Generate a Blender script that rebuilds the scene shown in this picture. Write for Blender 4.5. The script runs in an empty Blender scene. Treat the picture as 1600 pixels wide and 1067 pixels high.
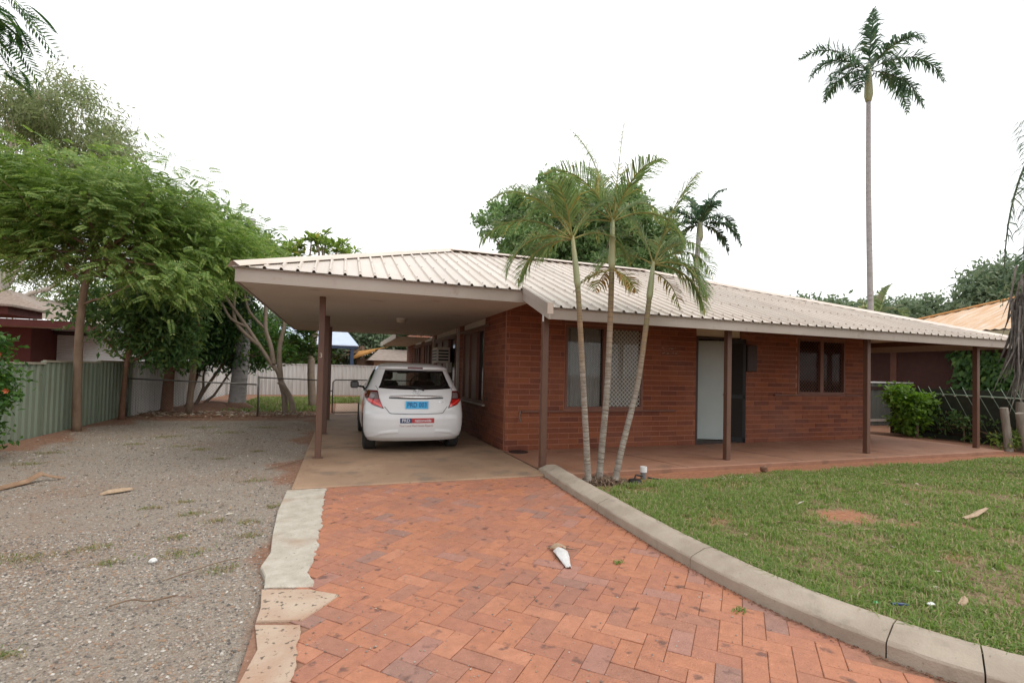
import bpy, bmesh, math, random
import numpy as np
from mathutils import Vector, Matrix

random.seed(7)
RNG = np.random.default_rng(11)
R = math.radians
scene = bpy.context.scene

# ------------------------------------------------------------------ camera
YAW, PITCH, ROLL = R(19.41), R(1.39), R(1.33)
CAM_H = 1.40
fwd = Vector((math.sin(YAW) * math.cos(PITCH), math.cos(YAW) * math.cos(PITCH), math.sin(PITCH)))
r0 = Vector((math.cos(YAW), -math.sin(YAW), 0.0))
u0 = r0.cross(fwd)
rgt = r0 * math.cos(ROLL) + u0 * math.sin(ROLL)
upv = -r0 * math.sin(ROLL) + u0 * math.cos(ROLL)
cam_data = bpy.data.cameras.new('camera')
cam = bpy.data.objects.new('camera', cam_data)
scene.collection.objects.link(cam)
m = Matrix((rgt, upv, -fwd)).transposed().to_4x4()
m.translation = Vector((0, 0, CAM_H))
cam.matrix_world = m
cam_data.sensor_width = 36.0
cam_data.lens = 36.0 * 755.8 / 1600.0
cam_data.shift_y = 29.4 / 1600.0
cam_data.clip_end = 2000.0
cam_data.clip_start = 0.05
scene.camera = cam

# ------------------------------------------------------------------ sky and sun: bright overcast
SUN_EL, SUN_AZ = R(58), R(128)          # azimuth measured clockwise from +Y
world = bpy.data.worlds.new('World')
scene.world = world
world.use_nodes = True
wn, wl = world.node_tree.nodes, world.node_tree.links
wn.clear()
wo = wn.new('ShaderNodeOutputWorld')
bg = wn.new('ShaderNodeBackground')
sky = wn.new('ShaderNodeTexSky')
sky.sky_type = 'NISHITA'
sky.sun_disc = False
sky.sun_elevation = SUN_EL
sky.sun_rotation = SUN_AZ
tc = wn.new('ShaderNodeTexCoord')
nz = wn.new('ShaderNodeTexNoise')
nz.inputs['Scale'].default_value = 1.3
nz.inputs['Detail'].default_value = 4
cr = wn.new('ShaderNodeValToRGB')
cr.color_ramp.elements[0].position = 0.22
cr.color_ramp.elements[0].color = (0.62, 0.63, 0.65, 1)
cr.color_ramp.elements[1].position = 0.62
cr.color_ramp.elements[1].color = (1.12, 1.12, 1.12, 1)
sm = wn.new('ShaderNodeMix')
sm.data_type = 'RGBA'
sc = wn.new('ShaderNodeVectorMath')
sc.operation = 'SCALE'
sc.inputs['Scale'].default_value = 0.10
wl.new(tc.outputs['Generated'], nz.inputs['Vector'])
wl.new(nz.outputs['Fac'], cr.inputs['Fac'])
wl.new(sky.outputs['Color'], sc.inputs[0])
wl.new(sc.outputs[0], sm.inputs[6])
wl.new(cr.outputs['Color'], sm.inputs[7])
sm.inputs[0].default_value = 0.93
wl.new(sm.outputs[2], bg.inputs['Color'])
bg.inputs['Strength'].default_value = 1.0
wl.new(bg.outputs[0], wo.inputs[0])

sun_data = bpy.data.lights.new('sun', 'SUN')
sun_data.energy = 1.0
sun_data.angle = R(35)
sun_data.color = (1.0, 0.97, 0.92)
sun = bpy.data.objects.new('sun', sun_data)
scene.collection.objects.link(sun)
sd = Vector((math.sin(SUN_AZ) * math.cos(SUN_EL), math.cos(SUN_AZ) * math.cos(SUN_EL), math.sin(SUN_EL)))
sun.rotation_euler = sd.to_track_quat('Z', 'Y').to_euler()

scene.view_settings.view_transform = 'Standard'
scene.view_settings.look = 'None'
scene.view_settings.exposure = 0.58
scene.view_settings.gamma = 1.0
scene.view_settings.use_curve_mapping = False

# ------------------------------------------------------------------ helpers
COL = scene.collection


LOCAL = set()          # things whose parts are given in the thing's own frame


def wmat(o):
    b = Matrix.Translation(o.location) @ o.rotation_euler.to_matrix().to_4x4()
    return wmat(o.parent) @ o.matrix_parent_inverse @ b if o.parent else b


def root_of(o):
    while o.parent:
        o = o.parent
    return o


def link(o, parent=None):
    """parts are built in world coordinates unless their thing is listed in LOCAL"""
    COL.objects.link(o)
    if parent is not None:
        o.parent = parent
        if root_of(parent).name not in LOCAL:
            o.matrix_parent_inverse = wmat(parent).inverted()
    return o


def tag(o, label=None, cat=None, group=None, kind=None):
    if label: o['label'] = label
    if cat: o['category'] = cat
    if group: o['group'] = group
    if kind: o['kind'] = kind
    return o


def thing(name, loc=(0, 0, 0), label=None, cat=None, group=None, kind=None, rz=0.0):
    o = bpy.data.objects.new(name, None)
    o.empty_display_size = 0.2
    o.location = loc
    o.rotation_euler = (0, 0, rz)
    link(o)
    return tag(o, label, cat, group, kind)


class MB:
    """collects shapes in world (or thing-local) coordinates, one build = one mesh object"""

    def __init__(self):
        self.v = []
        self.f = []
        self.mi = []

    def add(self, v, f, mi=0):
        n = len(self.v)
        self.v += [tuple(p) for p in v]
        self.f += [tuple(i + n for i in q) for q in f]
        self.mi += [mi] * len(f)
        return self

    def box(self, a, b, mi=0):
        x0, y0, z0 = a
        x1, y1, z1 = b
        v = [(x0, y0, z0), (x1, y0, z0), (x1, y1, z0), (x0, y1, z0), (x0, y0, z1), (x1, y0, z1), (x1, y1, z1), (x0, y1, z1)]
        f = [(0, 3, 2, 1), (4, 5, 6, 7), (0, 1, 5, 4), (1, 2, 6, 5), (2, 3, 7, 6), (3, 0, 4, 7)]
        return self.add(v, f, mi)

    def bevbox(self, a, b, e=0.01, mi=0):
        """box with chamfered edges"""
        x0, y0, z0 = a
        x1, y1, z1 = b
        bm = bmesh.new()
        bmesh.ops.create_cube(bm, size=1.0)
        for q in bm.verts:
            q.co = Vector(((x0 + x1) / 2 + q.co.x * (x1 - x0), (y0 + y1) / 2 + q.co.y * (y1 - y0), (z0 + z1) / 2 + q.co.z * (z1 - z0)))
        bmesh.ops.bevel(bm, geom=bm.edges[:], offset=e, segments=1, affect='EDGES')
        bm.verts.index_update()
        self.add([q.co[:] for q in bm.verts], [[q.index for q in fc.verts] for fc in bm.faces], mi)
        bm.free()
        return self

    def beam(self, p, q, w, h, up=(0, 0, 1), mi=0):
        """rectangular bar from p to q, w across, h along up"""
        p, q = Vector(p), Vector(q)
        d = (q - p).normalized()
        s = d.cross(Vector(up)).normalized()
        u = s.cross(d).normalized()
        v = []
        for c in (p, q):
            for a, b in ((-1, -1), (1, -1), (1, 1), (-1, 1)):
                v.append(c + s * (a * w / 2) + u * (b * h / 2))
        f = [(0, 1, 2, 3), (7, 6, 5, 4), (0, 4, 5, 1), (1, 5, 6, 2), (2, 6, 7, 3), (3, 7, 4, 0)]
        return self.add(v, f, mi)

    def tube(self, pts, rad, n=8, cap=True, mi=0):
        pts = [Vector(p) for p in pts]
        if not hasattr(rad, '__len__'):
            rad = [rad] * len(pts)
        v = []
        ref = Vector((0.13, 0.94, 0.31))
        for i, p in enumerate(pts):
            d = (pts[min(i + 1, len(pts) - 1)] - pts[max(i - 1, 0)]).normalized()
            s = d.cross(ref)
            if s.length < 0.15:
                s = d.cross(Vector((1, 0, 0)))
            s.normalize()
            u = s.cross(d)
            for k in range(n):
                a = 2 * math.pi * k / n
                v.append(p + (s * math.cos(a) + u * math.sin(a)) * rad[i])
        f = []
        for i in range(len(pts) - 1):
            for k in range(n):
                a, b = i * n + k, i * n + (k + 1) % n
                f.append((a, b, b + n, a + n))
        if cap:
            f.append(tuple(range(n))[::-1])
            f.append(tuple((len(pts) - 1) * n + k for k in range(n)))
        return self.add(v, f, mi)

    def disc(self, c, r, h, n=20, mi=0, axis='Z'):
        c = Vector(c)
        ax = {'Z': Vector((0, 0, 1)), 'Y': Vector((0, 1, 0)), 'X': Vector((1, 0, 0))}[axis]
        return self.tube([c, c + ax * h], r, n, True, mi)

    def lathe(self, prof, c=(0, 0, 0), n=24, axis='Z', mi=0):
        """profile of (r, h)"""
        v, f = [], []
        for r_, h_ in prof:
            for k in range(n):
                a = 2 * math.pi * k / n
                x, y = r_ * math.cos(a), r_ * math.sin(a)
                p = (x, y, h_) if axis == 'Z' else ((h_, x, y) if axis == 'X' else (y, h_, x))
                v.append((p[0] + c[0], p[1] + c[1], p[2] + c[2]))
        for i in range(len(prof) - 1):
            for k in range(n):
                a, b = i * n + k, i * n + (k + 1) % n
                f.append((a, b, b + n, a + n))
        return self.add(v, f, mi)

    def build(self, name, mats, parent=None, smooth=False, auto=None):
        me = bpy.data.meshes.new(name)
        me.from_pydata(self.v, [], self.f)
        if not isinstance(mats, (list, tuple)):
            mats = [mats]
        for q in mats:
            me.materials.append(q)
        if len(mats) > 1:
            me.polygons.foreach_set('material_index', self.mi)
        if smooth:
            me.polygons.foreach_set('use_smooth', [True] * len(me.polygons))
        me.update()
        if smooth and auto:
            me.set_sharp_from_angle(angle=R(auto))
        o = bpy.data.objects.new(name, me)
        return link(o, parent)


def np_mesh(name, V, F, mat, parent=None, smooth=False):
    """fast mesh from arrays; F is (n,3) or (n,4)"""
    V = np.asarray(V, np.float32)
    F = np.asarray(F, np.int32)
    me = bpy.data.meshes.new(name)
    me.vertices.add(len(V))
    me.vertices.foreach_set('co', V.ravel())
    k = F.shape[1]
    me.loops.add(F.size)
    me.loops.foreach_set('vertex_index', F.ravel())
    me.polygons.add(len(F))
    me.polygons.foreach_set('loop_start', np.arange(0, F.size, k, dtype=np.int32))
    me.polygons.foreach_set('loop_total', np.full(len(F), k, np.int32))
    if smooth:
        me.polygons.foreach_set('use_smooth', np.ones(len(F), bool))
    me.materials.append(mat)
    me.update(calc_edges=True)
    me.validate()
    o = bpy.data.objects.new(name, me)
    return link(o, parent)


def project(p):
    d = Vector(p) - Vector((0, 0, CAM_H))
    z = d.dot(fwd)
    if z < 0.05:
        return None
    return (800 + 755.8 * d.dot(rgt) / z, 562.9 - 755.8 * d.dot(upv) / z, z)


# ------------------------------------------------------------------ materials
def mat(name, base, rough=0.8, var=None, scale=6.0, detail=5, bump=0.0, bscale=None, spots=None, metal=0.0, coat=0.0, rnd=None, rndamt=0.0,
        spec=0.5, coord='Object', stretch=None):
    """noise-mixed principled; rnd in (None,'island','object') adds value variation per piece"""
    mt = bpy.data.materials.new(name)
    mt.use_nodes = True
    nt = mt.node_tree
    n, l = nt.nodes, nt.links
    bs = n['Principled BSDF']
    bs.inputs['Roughness'].default_value = rough
    bs.inputs['Metallic'].default_value = metal
    bs.inputs['Coat Weight'].default_value = coat
    bs.inputs['Specular IOR Level'].default_value = spec
    tcn = n.new('ShaderNodeTexCoord')
    vec = tcn.outputs[coord]
    if stretch:
        mp = n.new('ShaderNodeMapping')
        mp.inputs['Scale'].default_value = stretch
        l.new(vec, mp.inputs['Vector'])
        vec = mp.outputs['Vector']
    col = None
    if var:
        t = n.new('ShaderNodeTexNoise')
        t.inputs['Scale'].default_value = scale
        t.inputs['Detail'].default_value = detail
        t.inputs['Roughness'].default_value = 0.62
        l.new(vec, t.inputs['Vector'])
        rp = n.new('ShaderNodeValToRGB')
        rp.color_ramp.elements[0].position = 0.33
        rp.color_ramp.elements[1].position = 0.67
        rp.color_ramp.elements[0].color = (*base, 1)
        rp.color_ramp.elements[1].color = (*var, 1)
        l.new(t.outputs['Fac'], rp.inputs['Fac'])
        col = rp.outputs['Color']
    else:
        c = n.new('ShaderNodeRGB')
        c.outputs[0].default_value = (*base, 1)
        col = c.outputs[0]
    for (sc_, lo, hi, c2, amt) in (spots or []):
        t = n.new('ShaderNodeTexNoise')
        t.inputs['Scale'].default_value = sc_
        t.inputs['Detail'].default_value = 4
        l.new(vec, t.inputs['Vector'])
        mr = n.new('ShaderNodeMapRange')
        mr.inputs['From Min'].default_value = lo
        mr.inputs['From Max'].default_value = hi
        mr.inputs['To Max'].default_value = amt
        l.new(t.outputs['Fac'], mr.inputs['Value'])
        mx = n.new('ShaderNodeMix')
        mx.data_type = 'RGBA'
        l.new(mr.outputs['Result'], mx.inputs[0])
        l.new(col, mx.inputs[6])
        mx.inputs[7].default_value = (*c2, 1)
        col = mx.outputs[2]
    if rnd:
        if rnd == 'island':
            g = n.new('ShaderNodeNewGeometry')
            src = g.outputs['Random Per Island']
        else:
            g = n.new('ShaderNodeObjectInfo')
            src = g.outputs['Random']
        mr = n.new('ShaderNodeMapRange')
        mr.inputs['To Min'].default_value = 1 - rndamt
        mr.inputs['To Max'].default_value = 1 + rndamt
        l.new(src, mr.inputs['Value'])
        hs = n.new('ShaderNodeHueSaturation')
        l.new(mr.outputs['Result'], hs.inputs['Value'])
        l.new(col, hs.inputs['Color'])
        col = hs.outputs['Color']
    l.new(col, bs.inputs['Base Color'])
    if bump:
        t = n.new('ShaderNodeTexNoise')
        t.inputs['Scale'].default_value = bscale or scale * 6
        t.inputs['Detail'].default_value = 6
        l.new(vec, t.inputs['Vector'])
        b = n.new('ShaderNodeBump')
        b.inputs['Strength'].default_value = bump
        b.inputs['Distance'].default_value = 0.02
        l.new(t.outputs['Fac'], b.inputs['Height'])
        l.new(b.outputs['Normal'], bs.inputs['Normal'])
    return mt


def pick_mat(name, cols, rnd='object', rough=0.8, nscale=18, namt=0.35, bump=0.35, dark=(0.05, 0.04, 0.035), spots=None):
    """each piece takes one of several colours (by object or by mesh island) with grain on top"""
    mt = bpy.data.materials.new(name)
    mt.use_nodes = True
    n, l = mt.node_tree.nodes, mt.node_tree.links
    bs = n['Principled BSDF']
    bs.inputs['Roughness'].default_value = rough
    if rnd == 'island':
        src = n.new('ShaderNodeNewGeometry').outputs['Random Per Island']
    else:
        src = n.new('ShaderNodeObjectInfo').outputs['Random']
    rp = n.new('ShaderNodeValToRGB')
    rp.color_ramp.interpolation = 'CONSTANT'
    els = rp.color_ramp.elements
    while len(els) < len(cols):
        els.new(0.5)
    for i, (p, c) in enumerate(cols):
        els[i].position = p
        els[i].color = (*c, 1)
    l.new(src, rp.inputs['Fac'])
    g = n.new('ShaderNodeNewGeometry')
    t = n.new('ShaderNodeTexNoise')
    t.inputs['Scale'].default_value = nscale
    t.inputs['Detail'].default_value = 8
    t.inputs['Roughness'].default_value = 0.7
    l.new(g.outputs['Position'], t.inputs['Vector'])
    mr = n.new('ShaderNodeMapRange')
    mr.inputs['From Min'].default_value = 0.25
    mr.inputs['From Max'].default_value = 0.75
    mr.inputs['To Min'].default_value = 1 - namt
    mr.inputs['To Max'].default_value = 1 + namt
    l.new(t.outputs['Fac'], mr.inputs['Value'])
    hs = n.new('ShaderNodeHueSaturation')
    l.new(mr.outputs['Result'], hs.inputs['Value'])
    l.new(rp.outputs['Color'], hs.inputs['Color'])
    col = hs.outputs['Color']
    for (sc_, lo, hi, c2, amt) in (spots or []):
        t2 = n.new('ShaderNodeTexNoise')
        t2.inputs['Scale'].default_value = sc_
        t2.inputs['Detail'].default_value = 3
        l.new(g.outputs['Position'], t2.inputs['Vector'])
        m2 = n.new('ShaderNodeMapRange')
        m2.inputs['From Min'].default_value = lo
        m2.inputs['From Max'].default_value = hi
        m2.inputs['To Max'].default_value = amt
        l.new(t2.outputs['Fac'], m2.inputs['Value'])
        mx = n.new('ShaderNodeMix')
        mx.data_type = 'RGBA'
        l.new(m2.outputs['Result'], mx.inputs[0])
        l.new(col, mx.inputs[6])
        mx.inputs[7].default_value = (*c2, 1)
        col = mx.outputs[2]
    l.new(col, bs.inputs['Base Color'])
    # worn, partly damp gloss
    t3 = n.new('ShaderNodeTexNoise')
    t3.inputs['Scale'].default_value = 0.9
    l.new(g.outputs['Position'], t3.inputs['Vector'])
    m3 = n.new('ShaderNodeMapRange')
    m3.inputs['From Min'].default_value = 0.35
    m3.inputs['From Max'].default_value = 0.65
    m3.inputs['To Min'].default_value = rough - 0.22
    m3.inputs['To Max'].default_value = rough + 0.1
    l.new(t3.outputs['Fac'], m3.inputs['Value'])
    l.new(m3.outputs['Result'], bs.inputs['Roughness'])
    b = n.new('ShaderNodeBump')
    b.inputs['Strength'].default_value = bump
    b.inputs['Distance'].default_value = 0.01
    t4 = n.new('ShaderNodeTexNoise')
    t4.inputs['Scale'].default_value = 90
    t4.inputs['Detail'].default_value = 5
    l.new(g.outputs['Position'], t4.inputs['Vector'])
    l.new(t4.outputs['Fac'], b.inputs['Height'])
    l.new(b.outputs['Normal'], bs.inputs['Normal'])
    return mt


def leaf_mat(name, a, b, c=None, rough=0.5, trans=0.35, cfrac=0.06):
    """leaf colour drawn per leaf between a and b; a few leaves take c"""
    mt = bpy.data.materials.new(name)
    mt.use_nodes = True
    n, l = mt.node_tree.nodes, mt.node_tree.links
    bs = n['Principled BSDF']
    out = n['Material Output']
    bs.inputs['Roughness'].default_value = rough
    bs.inputs['Specular IOR Level'].default_value = 0.35
    g = n.new('ShaderNodeNewGeometry')
    rp = n.new('ShaderNodeValToRGB')
    e = rp.color_ramp.elements
    e[0].position, e[0].color = 0.0, (*a, 1)
    e[1].position, e[1].color = 1.0 - (cfrac if c else 0.0) - 0.001, (*b, 1)
    if c:
        x = e.new(1.0 - cfrac)
        x.color = (*c, 1)
    l.new(g.outputs['Random Per Island'], rp.inputs['Fac'])
    l.new(rp.outputs['Color'], bs.inputs['Base Color'])
    tr = n.new('ShaderNodeBsdfTranslucent')
    hs = n.new('ShaderNodeHueSaturation')
    hs.inputs['Value'].default_value = 1.5
    hs.inputs['Saturation'].default_value = 1.1
    l.new(rp.outputs['Color'], hs.inputs['Color'])
    l.new(hs.outputs['Color'], tr.inputs['Color'])
    mx = n.new('ShaderNodeMixShader')
    mx.inputs[0].default_value = trans
    l.new(bs.outputs[0], mx.inputs[1])
    l.new(tr.outputs[0], mx.inputs[2])
    l.new(mx.outputs[0], out.inputs['Surface'])
    return mt


def glass_mat(name, tint=(0.35, 0.37, 0.38), refl=.9, rough=0.03):
    mt = bpy.data.materials.new(name)
    mt.use_nodes = True
    n, l = mt.node_tree.nodes, mt.node_tree.links
    out = n['Material Output']
    n.remove(n['Principled BSDF'])
    tr = n.new('ShaderNodeBsdfTransparent')
    tr.inputs['Color'].default_value = (*tint, 1)
    gl = n.new('ShaderNodeBsdfGlossy')
    gl.inputs['Roughness'].default_value = rough
    gl.inputs['Color'].default_value = (refl, refl, refl, 1)
    lw = n.new('ShaderNodeLayerWeight')
    lw.inputs['Blend'].default_value = .5
    pw = n.new('ShaderNodeMath')
    pw.operation = 'POWER'
    pw.inputs[1].default_value = 5.0
    l.new(lw.outputs['Facing'], pw.inputs[0])
    fr = n.new('ShaderNodeMath')
    fr.operation = 'MULTIPLY_ADD'
    fr.inputs[1].default_value = .9
    fr.inputs[2].default_value = .05
    l.new(pw.outputs[0], fr.inputs[0])
    mx = n.new('ShaderNodeMixShader')
    l.new(fr.outputs[0], mx.inputs[0])
    l.new(tr.outputs[0], mx.inputs[1])
    l.new(gl.outputs[0], mx.inputs[2])
    l.new(mx.outputs[0], out.inputs['Surface'])
    return mt


M = {}
M['soil'] = mat('red_soil', (0.20, 0.085, 0.045), 0.95, (0.30, 0.15, 0.085), 1.4, bump=0.5, bscale=30, spots=[(9, .55, .7, (0.12, .08, .06), .6)])
M['mound'] = mat('red_mound_soil', (0.15, 0.07, 0.042), 0.95, (0.22, 0.115, 0.07), 9, bump=0.6, bscale=30)
M['gravel'] = mat('gravel_bed', (0.22, 0.18, 0.14), 0.95, (0.345, 0.29, 0.235), 26, 8, bump=0.9, bscale=70,
                  spots=[(0.55, .50, .68, (0.25, 0.15, 0.095), .6), (110, .60, .68, (0.5, 0.46, 0.40), .7), (130, .58, .66, (0.06, 0.05, 0.042), .6)])


def add_soil_mask(mt, soil_a, soil_b):
    """bare red soil where the mesh attribute 'soil' says so, with a ragged edge"""
    n, l = mt.node_tree.nodes, mt.node_tree.links
    bs = n['Principled BSDF']
    src = bs.inputs['Base Color'].links[0].from_socket
    at = n.new('ShaderNodeAttribute')
    at.attribute_name = 'soil'
    g = n.new('ShaderNodeNewGeometry')
    t = n.new('ShaderNodeTexNoise')
    t.inputs['Scale'].default_value = 5.0
    t.inputs['Detail'].default_value = 9
    t.inputs['Roughness'].default_value = .75
    l.new(g.outputs['Position'], t.inputs['Vector'])
    ad = n.new('ShaderNodeMath')
    ad.operation = 'ADD'
    l.new(at.outputs['Fac'], ad.inputs[0])
    l.new(t.outputs['Fac'], ad.inputs[1])
    mr = n.new('ShaderNodeMapRange')
    mr.inputs['From Min'].default_value = .88
    mr.inputs['From Max'].default_value = 1.18
    mr.inputs['To Max'].default_value = .92
    l.new(ad.outputs[0], mr.inputs['Value'])
    t2 = n.new('ShaderNodeTexNoise')
    t2.inputs['Scale'].default_value = 22
    t2.inputs['Detail'].default_value = 7
    l.new(g.outputs['Position'], t2.inputs['Vector'])
    rp = n.new('ShaderNodeValToRGB')
    rp.color_ramp.elements[0].position, rp.color_ramp.elements[0].color = .35, (*soil_a, 1)
    rp.color_ramp.elements[1].position, rp.color_ramp.elements[1].color = .65, (*soil_b, 1)
    l.new(t2.outputs['Fac'], rp.inputs['Fac'])
    mx = n.new('ShaderNodeMix')
    mx.data_type = 'RGBA'
    l.new(mr.outputs['Result'], mx.inputs[0])
    l.new(src, mx.inputs[6])
    l.new(rp.outputs['Color'], mx.inputs[7])
    l.new(mx.outputs[2], bs.inputs['Base Color'])


add_soil_mask(M['gravel'], (0.19, 0.085, 0.048), (0.29, 0.155, 0.095))
M['pebble'] = pick_mat('gravel_stones', [(0, (0.275, 0.235, 0.195)), (.25, (0.185, 0.157, 0.133)), (.45, (0.36, 0.31, 0.26)), (.70, (0.29, 0.19, 0.125)), (.88, (0.10, .088, .078)), (.975, (0.5, 0.46, 0.41))], 'island', 0.85)
M['concrete'] = mat('carport_concrete', (0.25, 0.155, 0.095), 0.75, (0.36, 0.235, 0.15), 1.1, 8, bump=0.12, bscale=60,
                    spots=[(2.3, .55, .68, (0.16, .12, .09), .6), (16, .66, .72, (0.09, .075, .06), .6)])
M['porch'] = mat('porch_concrete', (0.25, 0.115, 0.065), 0.72, (0.34, 0.18, 0.115), 1.3, 8, bump=0.12, bscale=60,
                 spots=[(3.1, .56, .7, (0.15, .085, .06), .6)])
M['strip'] = mat('pale_strip_concrete', (0.38, 0.335, 0.27), 0.9, (0.50, 0.455, 0.385), 9, 9, bump=0.5, bscale=60,
                 spots=[(2.2, .52, .7, (0.34, .21, .13), .55), (40, .64, .72, (0.14, .11, .09), .6)])
M['strip_dirty'] = mat('dirty_strip_concrete', (0.40, 0.27, 0.19), 0.9, (0.48, 0.38, 0.29), 3, 8, bump=0.4, bscale=50,
                       spots=[(30, .60, .66, (0.07, .06, .045), .85), (1.6, .5, .7, (0.34, .15, .08), .6)])
M['kerb'] = mat('kerb_concrete', (0.29, 0.235, 0.18), 0.8, (0.40, 0.335, 0.265), 3.5, 9, bump=0.25, bscale=80,
                spots=[(5, .6, .72, (0.19, .16, .13), .55), (45, .68, .74, (0.12, .1, .08), .5)])
PAV = [(0, (0.385, 0.158, 0.090)), (.26, (0.36, 0.150, 0.092)), (.50, (0.41, 0.168, 0.092)), (.70, (0.33, 0.148, 0.096)), (.84, (0.43, 0.185, 0.108)), (.91, (0.285, 0.152, 0.115)), (.94, (0.35, 0.17, 0.125))]
SP = [(1.1, .52, .72, (0.26, .12, .085), .55), (9, .62, .70, (0.10, .05, .04), .75), (60, .68, .73, (0.07, .05, .04), .7), (75, .71, .75, (0.6, .5, .42), .7)]
M['paver'] = pick_mat('paver_brick', PAV, 'object', 0.62, 14, 0.22, 0.5, spots=SP)
M['paver_i'] = pick_mat('paver_brick_far', PAV, 'island', 0.62, 14, 0.22, 0.5, spots=SP)
M['bed'] = mat('paver_bed_sand', (0.20, 0.10, 0.062), 0.95, (0.29, 0.16, 0.105), 30)
BRK = [(0, (0.185, 0.053, 0.022)), (.3, (0.208, 0.061, 0.025)), (.55, (0.166, 0.047, 0.022)), (.75, (0.232, 0.070, 0.028)), (.9, (0.140, 0.040, 0.021))]
M['brick'] = pick_mat('wall_brick', BRK, 'object', 0.85, 10, 0.18, 0.4)
M['brick_i'] = pick_mat('wall_brick_far', BRK, 'island', 0.85, 10, 0.18, 0.4)
M['mortar'] = mat('wall_mortar', (0.32, 0.132, 0.082), 0.9, (0.38, 0.17, 0.115), 8)
M['roof'] = mat('cream_roof_steel', (0.53, 0.455, 0.385), 0.42, (0.61, 0.54, 0.47), 0.9, 6, spots=[(7, .6, .75, (0.45, .33, .25), .4)], rnd='object', rndamt=0.07, stretch=(3, .5, .5), spec=0.6)
M['roofcap'] = mat('roof_capping', (0.58, 0.47, 0.39), 0.45, (0.66, 0.57, 0.49), 1.2)
M['fascia'] = mat('taupe_fascia', (0.35, 0.295, 0.25), 0.6, (0.39, 0.335, 0.29), 2.0, spots=[(6, .62, .75, (0.22, .15, .11), .4)])
M['soffit'] = mat('soffit_sheet', (0.56, 0.49, 0.42), 0.75, (0.61, 0.54, 0.47), 0.8, spots=[(1.7, .62, .72, (0.30, .22, .17), .5)])
M['cream'] = mat('cream_panel', (0.50, 0.43, 0.35), 0.7, (0.55, .48, .4), 3)
M['post'] = mat('brown_post_paint', (0.115, 0.055, 0.035), 0.5, (0.135, 0.066, 0.043), 5, spots=[(14, .64, .72, (0.08, .04, .03), .5)])
M['trim'] = mat('brown_trim', (0.14, 0.055, 0.035), 0.6, (0.165, 0.07, 0.045), 6)
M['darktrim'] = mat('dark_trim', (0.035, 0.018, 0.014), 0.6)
M['white'] = mat('white_paint', (0.72, 0.72, 0.70), 0.5)
M['whitedoor'] = mat('white_door_paint', (0.36, 0.40, 0.385), 0.45, (0.40, .44, .42), 2)
M['blackm'] = mat('black_plastic', (0.012, 0.012, 0.013), 0.5)
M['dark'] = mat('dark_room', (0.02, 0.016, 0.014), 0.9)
M['curtain'] = mat('grey_curtain', (0.42, 0.41, 0.39), 0.9, (0.48, .47, .45), 9, stretch=(6, 6, .6))
M['curtain2'] = mat('pale_curtain', (0.26, 0.27, 0.25), 0.9, (0.38, .38, .35), 7, stretch=(6, 6, .6))
M['meshsteel'] = mat('security_mesh', (0.10, 0.085, 0.075), 0.5, metal=0.3)
M['meshpale'] = mat('pale_security_mesh', (0.60, 0.57, 0.52), 0.5)
M['paneglass'] = glass_mat('window_glass', (0.88, 0.90, 0.90), .5)
M['galv'] = mat('galvanised_pipe', (0.20, 0.19, 0.175), 0.5, (0.13, .115, .10), 9, metal=0.5)
M['greenfence'] = mat('green_fence_steel', (0.18, 0.215, 0.155), 0.6, (0.21, 0.25, 0.185), 1.5, spots=[(2.5, .58, .72, (0.17, .14, .09), .5)], stretch=(2, 2, .4))
M['whitefence'] = mat('white_fence_steel', (0.52, 0.51, 0.49), 0.6, (0.60, 0.59, 0.57), 1.5, spots=[(2.5, .58, .72, (0.38, .3, .24), .5)], stretch=(2, 2, .4))
M['bark'] = mat('brown_bark', (0.15, 0.095, 0.06), 0.95, (0.22, 0.15, 0.10), 9, 7, bump=0.8, bscale=30, stretch=(1, 1, .35))
M['redbark'] = mat('reddish_bark', (0.15, 0.07, 0.04), 0.95, (0.20, 0.105, 0.065), 9, 7, bump=0.8, bscale=30)
M['palebark'] = mat('pale_gum_bark', (0.40, 0.34, 0.28), 0.85, (0.52, 0.47, 0.41), 4, 6, bump=0.4)
M['frangibark'] = mat('frangipani_bark', (0.24, 0.18, 0.135), 0.9, (0.33, 0.26, 0.20), 7, 7, bump=0.5, bscale=26)
M['greytrunk'] = mat('grey_palm_trunk', (0.30, 0.285, 0.28), 0.9, (0.41, 0.395, 0.39), 5, 8, bump=0.5, bscale=30, stretch=(1, 1, 2.5), spots=[(4, .6, .7, (0.2, .17, .15), .6)])
M['palmtrunk'] = mat('ringed_palm_trunk', (0.24, 0.205, 0.165), 0.9, (0.40, 0.36, 0.305), 9, 8, bump=0.6, bscale=30, stretch=(1, 1, 3), spots=[(3, .56, .66, (0.25, .15, .08), .5), (14, .60, .68, (0.10, .08, .06), .6)])
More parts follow.
